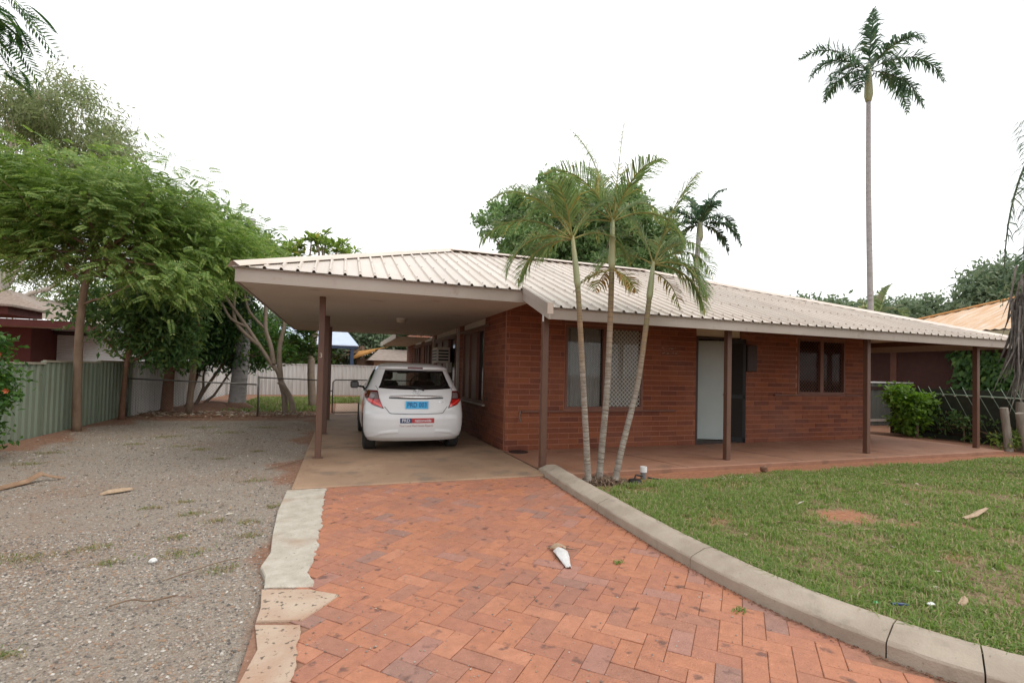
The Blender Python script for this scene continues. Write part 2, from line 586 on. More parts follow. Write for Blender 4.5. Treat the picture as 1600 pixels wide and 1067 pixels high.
def bark_by_height(name):
    """palm bark: grey and scarred low down, ochre then green where it is young; the mix follows height on the trunk"""
    mt = mat(name, (0.20, 0.17, 0.14), 0.9, (0.36, 0.32, 0.27), 9, 8, bump=.6, bscale=30, stretch=(1, 1, 3), spots=[(14, .58, .68, (0.09, .07, .055), .65)])
    n, l = mt.node_tree.nodes, mt.node_tree.links
    bs = n['Principled BSDF']
    col = bs.inputs['Base Color'].links[0].from_socket
    t = n.new('ShaderNodeTexCoord')
    sx = n.new('ShaderNodeSeparateXYZ')
    l.new(t.outputs['Generated'], sx.inputs[0])
    z = n.new('ShaderNodeTexNoise')
    z.inputs['Scale'].default_value = 7
    z.inputs['Detail'].default_value = 6
    l.new(t.outputs['Object'], z.inputs['Vector'])
    ad = n.new('ShaderNodeMath')
    ad.operation = 'MULTIPLY_ADD'
    l.new(z.outputs['Fac'], ad.inputs[0])
    ad.inputs[1].default_value = .34
    l.new(sx.outputs['Z'], ad.inputs[2])
    for (lo, hi, c, amt) in ((.68, .92, (0.27, .17, .085), .85), (.98, 1.14, (0.19, .20, .095), .75)):
        mr = n.new('ShaderNodeMapRange')
        mr.inputs['From Min'].default_value = lo
        mr.inputs['From Max'].default_value = hi
        mr.inputs['To Max'].default_value = amt
        l.new(ad.outputs[0], mr.inputs['Value'])
        mx = n.new('ShaderNodeMix')
        mx.data_type = 'RGBA'
        l.new(mr.outputs['Result'], mx.inputs[0])
        l.new(col, mx.inputs[6])
        mx.inputs[7].default_value = (*c, 1)
        col = mx.outputs[2]
    l.new(col, bs.inputs['Base Color'])
    return mt


M['clumpbark'] = bark_by_height('clump_palm_bark')
M['palmring'] = mat('palm_leaf_scars', (0.17, 0.12, 0.085), 0.9, (0.24, .18, .13), 12)
M['palmyoung'] = mat('upper_palm_trunk', (0.21, 0.16, 0.075), 0.8, (0.32, 0.20, 0.10), 6, 6, bump=0.3, stretch=(1, 1, 2), spots=[(4, .52, .66, (0.20, .22, .10), .7)])
M['crownshaft'] = mat('green_crownshaft', (0.26, 0.30, 0.15), 0.45, (0.36, 0.38, 0.22), 5, 5, spots=[(3, .55, .7, (0.38, .30, .14), .5)], stretch=(2, 2, .5))
M['rachis'] = mat('frond_rib', (0.25, 0.25, 0.075), 0.5, (0.33, 0.29, 0.09), 5)
M['rachis_dark'] = mat('dark_frond_rib', (0.06, 0.085, 0.035), 0.6)
M['deadleaf'] = mat('dead_frond', (0.11, 0.092, 0.08), 0.9, (0.23, 0.205, 0.185), 12, 6, bump=0.4)
M['fiber'] = mat('palm_root_fibre', (0.16, 0.105, 0.07), 0.95, (0.27, 0.19, 0.13), 14)
L = {}
L['feather'] = leaf_mat('feathery_leaf', (0.105, 0.185, 0.045), (0.225, 0.320, 0.080), (0.33, 0.39, 0.13), cfrac=.12, trans=.42)
L['dark'] = leaf_mat('dark_leaf', (0.026, 0.068, 0.024), (0.060, 0.125, 0.036), (0.13, 0.20, 0.04), cfrac=.12)
L['mango'] = leaf_mat('mango_leaf', (0.110, 0.200, 0.075), (0.225, 0.335, 0.135), (0.31, 0.39, 0.19), cfrac=.1)  # lightened: glare of the white sky is put into the leaf colour
L['gum'] = leaf_mat('gum_leaf', (0.17, 0.215, 0.10), (0.27, 0.315, 0.155), (0.33, 0.31, 0.20), cfrac=.1, trans=.55)
L['frangi'] = leaf_mat('frangipani_leaf', (0.13, 0.215, 0.045), (0.26, 0.35, 0.085), (0.38, 0.36, 0.10), cfrac=.1)
L['mid'] = leaf_mat('mid_green_leaf', (0.060, 0.125, 0.040), (0.135, 0.225, 0.068), (0.20, 0.27, 0.07), cfrac=.1)
L['hedge'] = leaf_mat('bush_leaf', (0.030, 0.085, 0.018), (0.085, 0.175, 0.030), (0.15, 0.24, 0.05), cfrac=.1)
L['lime'] = leaf_mat('lime_leaf', (0.09, 0.18, 0.025), (0.20, 0.33, 0.05))
L['far'] = leaf_mat('far_tree_leaf', (0.115, 0.165, 0.095), (0.195, 0.255, 0.145), (0.24, 0.28, 0.18))
L['palm'] = leaf_mat('palm_leaflet', (0.115, 0.175, 0.065), (0.215, 0.285, 0.11), (0.33, 0.28, 0.10), cfrac=.12, trans=.45)
L['palmdark'] = leaf_mat('dark_palm_leaflet', (0.042, 0.092, 0.050), (0.090, 0.155, 0.080), (0.14, 0.18, 0.09))
L['palmdry'] = leaf_mat('drying_palm_leaflet', (0.30, 0.16, 0.045), (0.26, 0.22, 0.07), (0.20, 0.22, 0.06), cfrac=.3)
L['grass'] = leaf_mat('grass_blade', (0.110, 0.190, 0.035), (0.245, 0.335, 0.085), (0.40, 0.33, 0.19), cfrac=.22, trans=.35, rough=.6)
L['drygrass'] = leaf_mat('dry_grass_blade', (0.24, 0.19, 0.10), (0.34, 0.28, 0.15), (0.16, 0.22, 0.06), cfrac=.3, rough=.8)
L['litter'] = leaf_mat('leaf_litter', (0.20, 0.13, 0.08), (0.36, 0.28, 0.19), (0.55, 0.50, 0.42), cfrac=.25, trans=.1, rough=.9)
# ================================================================== the ground
def sheet(name, x0, x1, y0, y1, z, mt, nx=1, ny=1, hf=None, kind='structure'):
    xs, ys = np.linspace(x0, x1, nx + 1), np.linspace(y0, y1, ny + 1)
    X, Y = np.meshgrid(xs, ys)
    Z = np.full_like(X, z) if hf is None else hf(X, Y)
    V = np.stack([X.ravel(), Y.ravel(), Z.ravel()], 1)
    i = np.arange(nx * ny)
    a = (i // nx) * (nx + 1) + i % nx
    F = np.stack([a, a + 1, a + nx + 2, a + nx + 1], 1)
    o = np_mesh(name, V, F, mt, smooth=True)
    tag(o, kind=kind)
    return o


def smooth_noise(X, Y, s, seed=0):
    """cheap value noise from a few rotated sines"""
    r = np.random.default_rng(seed)
    out = np.zeros_like(X, dtype=float)
    for k in range(6):
        a, ph, f = r.uniform(0, 6.28), r.uniform(0, 6.28), s * r.uniform(.6, 1.8)
        out += np.sin((X * np.cos(a) + Y * np.sin(a)) * f + ph)
    return out / 6


sheet('ground', -900, 900, -300, 1200, -0.16, M['soil'])


def gravel_h(X, Y):
    return -0.035 + 0.012 * smooth_noise(X, Y, 2.2, 3) + 0.03 * np.clip((Y - 13) / 3, 0, 1) + .05 * np.clip((-4.3 - X) / 1.0, 0, 1)


def soil_mask(X, Y):
    wv = .22 * np.sin(Y * 1.9) + .12 * np.sin(Y * 5.1 + X) + .1 * smooth_noise(X, Y, 4, 12)
    f1 = np.clip((-4.45 - X + wv) / .6, 0, 1)                                   # along the green fence
    f2 = np.clip((X + 1.05 + wv) / .7, 0, 1) * np.clip((Y - 5.6) / 1.2, 0, 1)   # beside the carport slab
    f3 = np.clip((X + .85 + wv) / .45, 0, 1) * np.clip((3.0 - Y) / .8, 0, 1)    # by the broken strip in front
    f4 = np.clip((X + .62 + .4 * wv) / .25, 0, 1) * .8
    f5 = np.clip((Y - 14.0 + wv) / .9, 0, 1)
    f6 = .55 * np.clip(smooth_noise(X, Y, 1.5, 17) * 2.4 - .15, 0, .7)
    return np.clip(np.maximum.reduce([f1, f2, f3, f4, f5, f6]), 0, 1) * .95


gy_o = sheet('gravel_yard', -5.25, -0.20, -3.0, 15.1, 0, M['gravel'], 90, 260, gravel_h)
at_ = gy_o.data.attributes.new('soil', 'FLOAT', 'POINT')
co_ = np.empty(len(gy_o.data.vertices) * 3, np.float32)
gy_o.data.vertices.foreach_get('co', co_)
co_ = co_.reshape(-1, 3)
at_.data.foreach_set('value', soil_mask(co_[:, 0], co_[:, 1]).astype(np.float32))
sheet('side_soil', -5.3, 2.6, 15.08, 19.0, 0, M['soil'], 30, 30, lambda X, Y: -0.01 + 0.03 * smooth_noise(X, Y, 2.5, 5))


def mound_h(X, Y):
    return 0.01 + 0.26 * np.exp(-((X + 3.75) ** 2 / 0.55 + (Y - 17.6) ** 2 / .6)) + 0.03 * smooth_noise(X, Y, 5, 6) - .05 * np.clip(np.hypot(X + 3.75, Y - 17.6) - 1.1, 0, 1)


sheet('soil_mound', -5.2, -2.2, 16.2, 19.0, 0, M['mound'], 40, 36, mound_h)

# stones of the gravel, too many to count
n = 120000
u = RNG.random(n)
gy = 1.2 + 12.5 * u ** 1.9
gx = -0.45 - 4.7 * RNG.random(n)
k_ = 45000
gy = np.concatenate([gy, 1.5 + 3.6 * RNG.random(k_) ** 1.5])
gx = np.concatenate([gx, -.40 - 2.6 * RNG.random(k_)])
n += k_
keep = (RNG.random(n) < np.clip(1.05 - 1.15 * soil_mask(gx, gy), 0.06, 1)) & (gx < -.35 - .1 * RNG.random(n))
gx, gy = gx[keep], gy[keep]
gz = gravel_h(gx, gy)
sz = (0.0034 + 0.0085 * RNG.random(len(gx)) ** 3) * (1 + gy * .03)
octv = np.array([(1, 0, 0), (0, 1, 0), (-1, 0, 0), (0, -1, 0), (0, 0, .7), (0, 0, -.5)], float)
octf = np.array([(0, 1, 4), (1, 2, 4), (2, 3, 4), (3, 0, 4)])
ang = RNG.random(len(gx)) * 6.28
jit = 1 + .45 * (RNG.random((len(gx), 6, 3)) - .5)
V = octv[None] * jit
ca, sa = np.cos(ang)[:, None], np.sin(ang)[:, None]
VX = V[..., 0] * ca - V[..., 1] * sa * .8
VY = V[..., 0] * sa + V[..., 1] * ca * .8
V = np.stack([VX, VY, V[..., 2]], -1) * sz[:, None, None] + np.stack([gx, gy, gz + sz * .2], 1)[:, None]
F = octf[None] + (np.arange(len(gx)) * 6)[:, None, None]
tag(np_mesh('gravel_stones', V.reshape(-1, 3), F.reshape(-1, 3), M['pebble']), 'loose grey and brown stones covering the gravel yard', 'gravel', kind='stuff')

# small clumps of weeds in the gravel
def blades(name, px, py, pz, h, mt, w=0.006, lean=0.5, label=None, cat=None, kind='stuff'):
    n = len(px)
    a = RNG.random(n) * 6.28
    ln = lean * RNG.random(n)
    dx, dy = np.cos(a), np.sin(a)
    base = np.stack([px, py, pz], 1)
    side = np.stack([-dy, dx, np.zeros(n)], 1) * (np.asarray(w) * (.6 + .8 * RNG.random(n)))[:, None]
    mid = base + np.stack([dx * h * ln * .35, dy * h * ln * .35, h * .6], 1)
    tip = base + np.stack([dx * h * ln, dy * h * ln, h * (1 - .35 * ln)], 1)
    V = np.stack([base - side, base + side, mid + side * .75, mid - side * .75, tip], 1).reshape(-1, 3)
    i = np.arange(n) * 5
    F = np.concatenate([np.stack([i, i + 1, i + 2], 1), np.stack([i, i + 2, i + 3], 1), np.stack([i + 3, i + 2, i + 4], 1)])
    return tag(np_mesh(name, V, F, mt), label, cat, kind=kind)


cl = [(-2.36, 4.55, .16), (-2.1, 4.5, .2), (-1.75, 4.62, .14), (-1.25, 4.7, .1), (-1.1, 4.3, .18), (-1.55, 4.25, .1), (-3.2, 4.75, .16), (-1.75, 5.75, .1), (-1.5, 5.9, .1), (-1.3, 5.4, .12),
      (-1.05, 5.1, .1), (-.75, 5.0, .12), (-.7, 4.6, .1), (-1.9, 3.4, .12), (-1.7, 8.5, .12), (-2.2, 9.5, .2), (-2.6, 9.9, .16), (-3.4, 10.3, .2), (-1.3, 9.1, .1), (-4.1, 8.6, .2),
      (-3.2, 11.3, .3), (-2.2, 11.8, .3), (-1.6, 12.6, .22), (-2.9, 12.8, .3), (-.75, 3.9, .12), (-1.5, 3.05, .08), (-.6, 5.5, .1), (-4.3, 9.6, .2), (-1.0, 6.8, .14)]
px, py = [], []
for (x, y, s) in cl:
    k = int(900 * s)
    px += list(RNG.normal(x, s * .55, k))
    py += list(RNG.normal(y, s * .35, k))
px, py = np.array(px), np.array(py)
blades('weeds', px, py, gravel_h(px, py), .012 + .026 * RNG.random(len(px)), L['drygrass'], .0032, 2.2, 'low dry weeds growing in the gravel', 'weeds')

# ------------------------------------------------------------------ slabs
mb = MB()
mb.bevbox((-0.50, 6.07, -0.15), (2.70, 15.4, 0.018), .012)
slab = tag(mb.build('carport_slab', M['concrete']), kind='structure')
MB().bevbox((2.706, 6.10, -0.15), (13.05, 8.30, 0.010), .012).build('porch_slab', M['porch'])
tag(bpy.data.objects['porch_slab'], kind='structure')
MB().box((12.2, 8.32, -0.15), (13.05, 16.0, 0.006)).build('side_path', M['porch'])
tag(bpy.data.objects['side_path'], kind='structure')
# saw-cut joints in the porch slab are dark sunk strips
for i, xx in enumerate((5.05, 7.5, 10.1)):
    MB().beam((xx, 6.105, .0106), (xx - .55, 8.1, .0106), .012, .002).build('slab_joint', M['darktrim'], bpy.data.objects['porch_slab'])
MB().beam((2.705, 6.12, .0186), (2.705, 8.0, .0186), .014, .002).build('slab_joint', M['darktrim'], bpy.data.objects['porch_slab'])
MB().beam((-0.48, 8.95, .0186), (2.68, 8.95, .0186), .01, .002).build('slab_joint', M['darktrim'], slab)
MB().beam((-0.48, 12.2, .0186), (2.68, 12.2, .0186), .01, .002).build('slab_joint', M['darktrim'], slab)

# ------------------------------------------------------------------ pale concrete strip beside the pavers, broken in two
def slab_poly(name, pts, z0, z1, mt, parent=None):
    n = len(pts)
    mb = MB()
    c = (sum(p[0] for p in pts) / n, sum(p[1] for p in pts) / n)
    ins = [(p[0] + (c[0] - p[0]) * .012, p[1] + (c[1] - p[1]) * .012) for p in pts]
    mb.add([(x, y, z0) for x, y in pts] + [(x, y, z1 - .008) for x, y in pts] + [(x, y, z1) for x, y in ins],
           [(i, (i + 1) % n, n + (i + 1) % n, n + i) for i in range(n)] + [(n + i, n + (i + 1) % n, 2 * n + (i + 1) % n, 2 * n + i) for i in range(n)] + [tuple(2 * n + i for i in range(n))])
    return mb.build(name, mt, parent)


strip = thing('concrete_edging', (0, 0, 0), kind='structure')
def ragged(x, y0, y1, amp=.014, step=.035):
    n = max(2, int(abs(y1 - y0) / step))
    out, w = [], 0.0
    for i in range(n + 1):
        y = y0 + (y1 - y0) * i / n
        w = .75 * w + random.gauss(0, amp * .6)
        out.append((x(y) + w + random.uniform(-.006, .006), y))
    return out


random.seed(21)
slab_poly('concrete_piece', [(-.54, 6.05)] + ragged(lambda y: -.135, 6.05, 3.36) + [(-.42, 3.44), (-.44, 3.62), (-.49, 3.78), (-.46, 4.05), (-.50, 4.5), (-.54, 5.2)], -.1, .0065, M['strip'], strip)
slab_poly('concrete_piece', [(-.43, 3.40), (-.15, 3.32), (.03, 3.19), (-.08, 3.04), (-.16, 2.93), (-.40, 2.99), (-.40, 3.15)], -.1, .0060, M['strip_dirty'], strip)
slab_poly('concrete_piece', [(-.40, 2.96)] + ragged(lambda y: -.165, 2.89, .6, .008) + [(-.50, .6), (-.44, 1.5), (-.37, 2.0), (-.39, 2.4), (-.35, 2.7)], -.1, .0052, M['strip_dirty'], strip)

# ------------------------------------------------------------------ brick pavers, herringbone at 45 degrees
drive = sheet('driveway', -0.40, 2.8, -0.5, 6.2, -0.0085, M['bed'])
U, GAP = 0.1165, 0.003


def rot45(a, b):
    k = math.sqrt(.5)
    return (a * k + b * k + 1.2, -a * k + b * k + 3.0)


me_pav = None


def paver_mesh():
    bm = bmesh.new()
    bmesh.ops.create_cube(bm, size=1.0)
    for v in bm.verts:
        v.co = Vector((v.co.x * (2 * U - GAP), v.co.y * (U - GAP), v.co.z * .05 - .025))
    top = [e for e in bm.edges if all(v.co.z > -.01 for v in e.verts)]
    bmesh.ops.bevel(bm, geom=top, offset=.0028, segments=1, affect='EDGES')
    bmesh.ops.delete(bm, geom=[f for f in bm.faces if f.normal.z < -.5], context='FACES')
    me = bpy.data.meshes.new('paver')
    bm.to_mesh(me)
    bm.free()
    return me


me_pav = paver_mesh()
me_pav.materials.append(M['paver'])
lst = []
for i in range(-60, 60):
    for j in range(-60, 60):
        q = (i - j) % 4
        if q == 0:
            c, a = (i + 1, j + .5), 0
        elif q == 3:
            c, a = (i + .5, j + 1), math.pi / 2
        else:
            continue
        x, y = rot45(c[0] * U, c[1] * U)
        if not (-.21 < x < 2.62 and 0.3 < y < 6.12):
            continue
        p = project((x, y, 0))
        vis = p is not None and -40 < p[0] < 1640 and p[1] < 1110 and y < 6.07
        lst.append((p[2] if vis else 99 + y, x, y, a - math.pi / 4))
lst.sort()
mbs = MB()
base_v = [v.co.copy() for v in me_pav.vertices]
base_f = [tuple(p.vertices) for p in me_pav.polygons]
for k, (_, x, y, a) in enumerate(lst):
    dz = -0.004 * random.random() + .0005
    tx, ty = random.gauss(0, .008), random.gauss(0, .008)
    rz = a + random.gauss(0, .010)
    sink = -.006 if (x < .25 and y > 3.2) else 0
    if k < 300:
        o = bpy.data.objects.new('paver', me_pav)
        o.location = (x, y, dz)
        o.rotation_euler = (tx, ty, rz)
        link(o, drive)
    else:
        mt_ = Matrix.Translation((x, y, dz)) @ Matrix.Rotation(rz, 4, 'Z') @ Matrix.Rotation(tx, 4, 'X')
        mbs.add([mt_ @ v for v in base_v], base_f)
tag(mbs.build('pavers_beyond', M['paver_i'], drive), kind='stuff')

# ------------------------------------------------------------------ concrete kerb
kp = [(2.67, 6.36), (2.58, 5.4), (2.51, 4.4), (2.46, 3.6), (2.45, 2.93), (2.49, 2.3), (2.64, 1.70), (2.88, 1.25), (3.2, .85), (3.7, .45), (4.5, 0.05)]


def spline(pts, m):
    out = []
    P = [pts[0]] + list(pts) + [pts[-1]]
    for i in range(1, len(P) - 2):
        a, b, c, d = (np.array(P[k], float) for k in (i - 1, i, i + 1, i + 2))
        for t in np.linspace(0, 1, m, endpoint=False):
            out.append(.5 * ((2 * b) + (-a + c) * t + (2 * a - 5 * b + 4 * c - d) * t * t + (-a + 3 * b - 3 * c + d) * t ** 3))
    out.append(np.array(pts[-1], float))
    return out


kk = spline(kp, 10)
kerb = thing('kerb', (2.5, 4, 0), kind='structure')
kerb.location = (0, 0, 0)
prof = [(0.0, -.06), (0.004, .066), (.010, .076), (.022, .084), (.120, .122), (.136, .127), (.205, .128), (.222, .112), (.225, -.06)]
breaks = [(0, 20), (20, 40), (40, 60), (60, 67), (67, 82), (82, 100)]
for (a, b) in breaks:
    v, f = [], []
    idx = list(range(a, b + 1))
    for q, i in enumerate(idx):
        p = kk[i]
        d = kk[min(i + 1, len(kk) - 1)] - kk[max(i - 1, 0)]
        d = d / np.linalg.norm(d)
        nrm = np.array((-d[1], d[0]))            # path runs towards the camera, lawn on the +x side
        if q == 0: p = p + d * .0035
        if q == len(idx) - 1: p = p - d * .0035
        endf = 0.0
        if a == 0: endf = max(0, 1 - q / 3.0)
        for (o_, h_) in prof:
            jx, jz = random.gauss(0, .0015), random.gauss(0, .0015)
            z = h_ - .028 * endf if h_ > 0 else h_
            v.append((p[0] + nrm[0] * (o_ + jx), p[1] + nrm[1] * (o_ + jx), z + jz))
    k = len(prof)
    for q in range(len(idx) - 1):
        for t in range(k - 1):
            f.append((q * k + t, q * k + t + 1, (q + 1) * k + t + 1, (q + 1) * k + t))
    f.append(tuple(range(k)))
    f.append(tuple((len(idx) - 1) * k + t for t in range(k))[::-1])
    mb = MB()
    mb.add(v, f)
    o = mb.build('kerb_block', M['kerb'], kerb, smooth=True, auto=16)
# ants-nest holes and grime along the bottom of the kerb are dark crumbs of soil
px, py = [], []
for i in range(2, 80):
    for _ in range(16):
        t = random.random()
        p = kk[i] * (1 - t) + kk[i + 1] * t
        px.append(p[0] - abs(random.gauss(0, .022)))
        py.append(p[1])
n = len(px)
sz = .002 + .006 * RNG.random(n) ** 2
V = octv[None] * (1 + .5 * (RNG.random((n, 6, 3)) - .5)) * sz[:, None, None] + np.stack([px, py, np.full(n, .001)], 1)[:, None]
F = octf[None] + (np.arange(n) * 6)[:, None, None]
tag(np_mesh('kerb_grit', V.reshape(-1, 3), F.reshape(-1, 3), M['mound']), 'red grit lying along the foot of the kerb', 'grit', kind='stuff')
# scattered grit and tiny pale seeds on the pavers and the strip
n = 3400
px = RNG.uniform(-.4, 2.4, n)
py = 1.4 + 4.6 * RNG.random(n) ** 1.4
wgt = np.exp(-np.clip(px, 0, 9) / .9) * .8 + .16
kq = RNG.random(n) < wgt
px, py = px[kq], py[kq]
n = len(px)
sz = .0022 + .0055 * RNG.random(n) ** 2
V = octv[None] * (1 + .5 * (RNG.random((n, 6, 3)) - .5)) * sz[:, None, None] + np.stack([px, py, np.full(n, .002)], 1)[:, None]
F = octf[None] + (np.arange(n) * 6)[:, None, None]
tag(np_mesh('driveway_grit', V.reshape(-1, 3), F.reshape(-1, 3), M['pebble']), 'fine grit and seeds scattered on the paved drive', 'grit', kind='stuff')

# ------------------------------------------------------------------ lawn
def kerb_x(y):
    ys = np.array([p[1] for p in kk])[::-1]
    xs = np.array([p[0] for p in kk])[::-1]
    return np.interp(y, ys, xs)


def lawn_h(X, Y):
    return .088 - .148 * np.clip((Y - 4.2) / 1.7, 0, 1) + .014 * smooth_noise(X, Y, 2.6, 2)


ny, nx = 110, 110
ys = np.linspace(0.05, 6.12, ny + 1)
V = []
for y in ys:
    x0 = kerb_x(y) + .20
    for t in np.linspace(0, 1, nx + 1) ** 1.3:
        V.append((x0 + t * (22 - x0), y))
V = np.array(V)
V = np.column_stack([V, lawn_h(V[:, 0], V[:, 1])])
i = np.arange(nx * ny)
a = (i // nx) * (nx + 1) + i % nx
F = np.stack([a, a + 1, a + nx + 2, a + nx + 1], 1)
M['lawnsoil'] = mat('lawn_soil', (0.17, 0.115, 0.065), 0.95, (0.25, 0.175, 0.10), 14, 7, bump=.6, bscale=40, spots=[(1.1, .55, .68, (0.34, .135, .06), .7)])
add_soil_mask(M['lawnsoil'], (0.26, 0.095, 0.045), (0.37, 0.165, 0.085))
lawn_o = tag(np_mesh('lawn', V, F, M['lawnsoil'], smooth=True), kind='structure')
at_ = lawn_o.data.attributes.new('soil', 'FLOAT', 'POINT')
def bump2(cx, cy, rx, ry): return np.exp(-(((V[:, 0] - cx) / rx) ** 2 + ((V[:, 1] - cy) / ry) ** 2))
at_.data.foreach_set('value', np.clip(np.maximum.reduce([bump2(4.63, 3.36, .45, .32), bump2(3.3, 5.75, 1.1, .8), np.clip((V[:, 1] - 5.35) / .3, 0, 1), .7 * bump2(5.0, 3.0, .4, .2)]), 0, 1).astype(np.float32) * .8)
sheet('right_soil', 13.0, 24, 6.0, 14, -.05, M['soil'])

n = 640000
gx = 2.55 + 12.5 * RNG.random(n) ** 1.8
gy = 0.5 + 5.5 * RNG.random(n)
m_ = gx > kerb_x(gy) + .21
gx, gy = gx[m_], gy[m_]
nz_ = smooth_noise(gx, gy, 3.2, 21) + .8 * smooth_noise(gx, gy, 9.5, 22) + .7 * smooth_noise(gx, gy, 24, 23)
dens = np.clip(.60 + 1.0 * nz_, .10, 1)
def patch(cx, cy, rx, ry, s):
    d = ((gx - cx) / rx) ** 2 + ((gy - cy) / ry) ** 2
    return 1 - s * np.exp(-d ** 2)
dens *= patch(4.63, 3.36, .36, .25, .98) * patch(4.95, 3.05, .3, .16, .8) * patch(4.2, 2.75, .35, .16, .6) * patch(5.3, 3.5, .4, .15, .6) * patch(7.2, 3.3, .6, .2, .6) * patch(3.3, 5.75, .85, .75, 1.0) * patch(3.05, 4.95, .45, .35, .8) * patch(5.5, 2.75, .3, .18, .6) * patch(3.15, 1.9, .25, .10, .5) * patch(6.4, 2.9, .5, .25, .5) * patch(3.6, 2.55, .2, .15, .4)
dens *= np.clip((5.72 + .10 * np.sin(gx * 2.3) + .06 * np.sin(gx * 6.1) - gy) / .3, 0, 1)
kq = RNG.random(len(gx)) < dens
gx, gy, dd = gx[kq], gy[kq], dens[kq]
hh = (.018 + .048 * RNG.random(len(gx)) ** 1.6) * (.65 + .7 * np.clip(smooth_noise(gx, gy, 2.1, 31) + .5, 0, 1.2))
blades('grass', gx, gy, lawn_h(gx, gy) - .004, hh, L['grass'], .0019 + .00042 * np.clip(gx, 2, 12), 1.6, 'short patchy green lawn grass between kerb and porch', 'grass')
n = 70000
tx, ty = 2.6 + 9 * RNG.random(n) ** 1.7, 0.6 + 5.1 * RNG.random(n)
kq = (tx > kerb_x(ty) + .24) & (RNG.random(n) < np.clip(.55 - .8 * smooth_noise(tx, ty, 3.2, 21), .1, 1)) & (ty < 5.6) & (np.hypot((tx - 4.63) / .4, (ty - 3.36) / .3) > 1)
tx, ty = tx[kq], ty[kq]
blades('lawn_thatch', tx, ty, lawn_h(tx, ty) + .001, .008 + .014 * RNG.random(len(tx)), L['drygrass'], .0020 + .0003 * np.clip(tx, 2, 10), 4.5, 'dry straw thatch lying between the lawn grass', 'thatch')
# taller fresh tufts
px, py = [], []
for _ in range(260):
    x, y = 2.8 + 6.5 * RNG.random() ** 1.5, RNG.uniform(.9, 5.3)
    if x < kerb_x(y) + .26 or math.hypot((x - 4.63) / .4, (y - 3.36) / .3) < 1: continue
    k = RNG.integers(25, 70)
    s_ = RNG.uniform(.02, .06)
    px += list(RNG.normal(x, s_, k)); py += list(RNG.normal(y, s_, k))
px, py = np.array(px), np.array(py)
m_ = px > kerb_x(py) + .225
px, py = px[m_], py[m_]
blades('grass_tufts', px, py, lawn_h(px, py), .035 + .05 * RNG.random(len(px)), L['grass'], .0026 + .0003 * np.clip(px, 2, 10), 1.2, 'taller fresh tufts standing in the lawn', 'grass')
# backyard grass behind the wire fence
sheet('back_yard', -5.2, 14, 18.9, 40, -.02, M['soil'])
n = 16000
gx, gy = RNG.uniform(-3.4, 3.2, n), RNG.uniform(16.6, 24.0, n)
kq = (smooth_noise(gx, gy, 1.1, 41) > -.35) & ~((gx > -.35) & (gy < 20.5))
gx, gy = gx[kq], gy[kq]
blades('yard_grass', gx, gy, np.full(len(gx), 0.0), .06 + .08 * RNG.random(len(gx)), L['grass'], .02, .9, 'ragged green grass in the back yard behind the wire gate', 'grass')
sheet('back_path', -.15, 2.3, 15.42, 20.2, .012, mat('tan_path', (0.40, 0.25, 0.17), .9, (0.48, 0.33, 0.24), 3, bump=.3, spots=[(3, .6, .7, (0.2, .1, .06), .6)]))
# ================================================================== the house
WX0, WX1, WY = 2.75, 12.0, 8.10          # front wall: x range and face
SIDE_Y1 = 22.0
house = thing('brick_house', (7.4, 8.1, 0), 'low red brick house with cream ribbed metal roof, carport and porch', 'house')

# openings in the front wall: (x0, x1, z0, z1)
W1 = (3.90, 5.58, .74, 2.30)
DR = (6.86, 8.02, .0, 2.50)
W2 = (9.65, 11.13, 1.06, 2.30)
TOPZ = 2.95


def wall_top(y):
    return 2.26 + .385 * (y - 6.1)


# mortar cores of the front wall, butted round the openings
mb = MB()
def core(x0, x1, z0, z1):
    mb.box((x0, WY + .006, z0), (x1, WY + .20, z1))
core(WX0 + .006, W1[0], 0, 2.95)
core(W1[0], W1[1], 0, W1[2]); core(W1[0], W1[1], W1[3], 2.95)
core(W1[1], DR[0], 0, 2.95)
core(DR[0], DR[1], DR[3], 2.95)
core(DR[1], W2[0], 0, 2.95)
core(W2[0], W2[1], 0, W2[2]); core(W2[0], W2[1], W2[3], 2.95)
core(W2[1], WX1 - .006, 0, 2.95)
front = mb.build('front_wall', M['mortar'], house)
# side wall along the carport, with tall window bays
BAYS = [(9.50, 11.35), (12.15, 14.9), (15.7, 17.2), (17.9, 19.5)]
mb = MB()
y = WY + .206
segs = []
for (a, b) in BAYS:
    segs.append((y, a, 0, 2.9))
    segs.append((a, b, 0, .74))
    y = b
segs.append((y, SIDE_Y1, 0, 2.9))
for (a, b, z0, z1) in segs:
    mb.box((WX0 + .006, a, z0), (WX0 + .20, b, z1))
side = mb.build('side_wall', M['mortar'], house)
MB().box((WX1 - .20, WY + .206, 0), (WX1 - .006, 16, 2.95)).build('end_wall', M['mortar'], house)
MB().box((WX0 + .21, SIDE_Y1 - .2, 0), (WX1 - .21, SIDE_Y1, 2.9)).build('rear_wall', M['mortar'], house)

# brick courses
BL, BH, GP = .40, .10, .012
me_brick = bpy.data.meshes.new('brick')
bm = bmesh.new()
bmesh.ops.create_cube(bm, size=1.0)
bmesh.ops.delete(bm, geom=[f for f in bm.faces if f.normal.y > .5], context='FACES')
bm.to_mesh(me_brick)
bm.free()
me_brick.materials.append(M['brick'])
bl = []


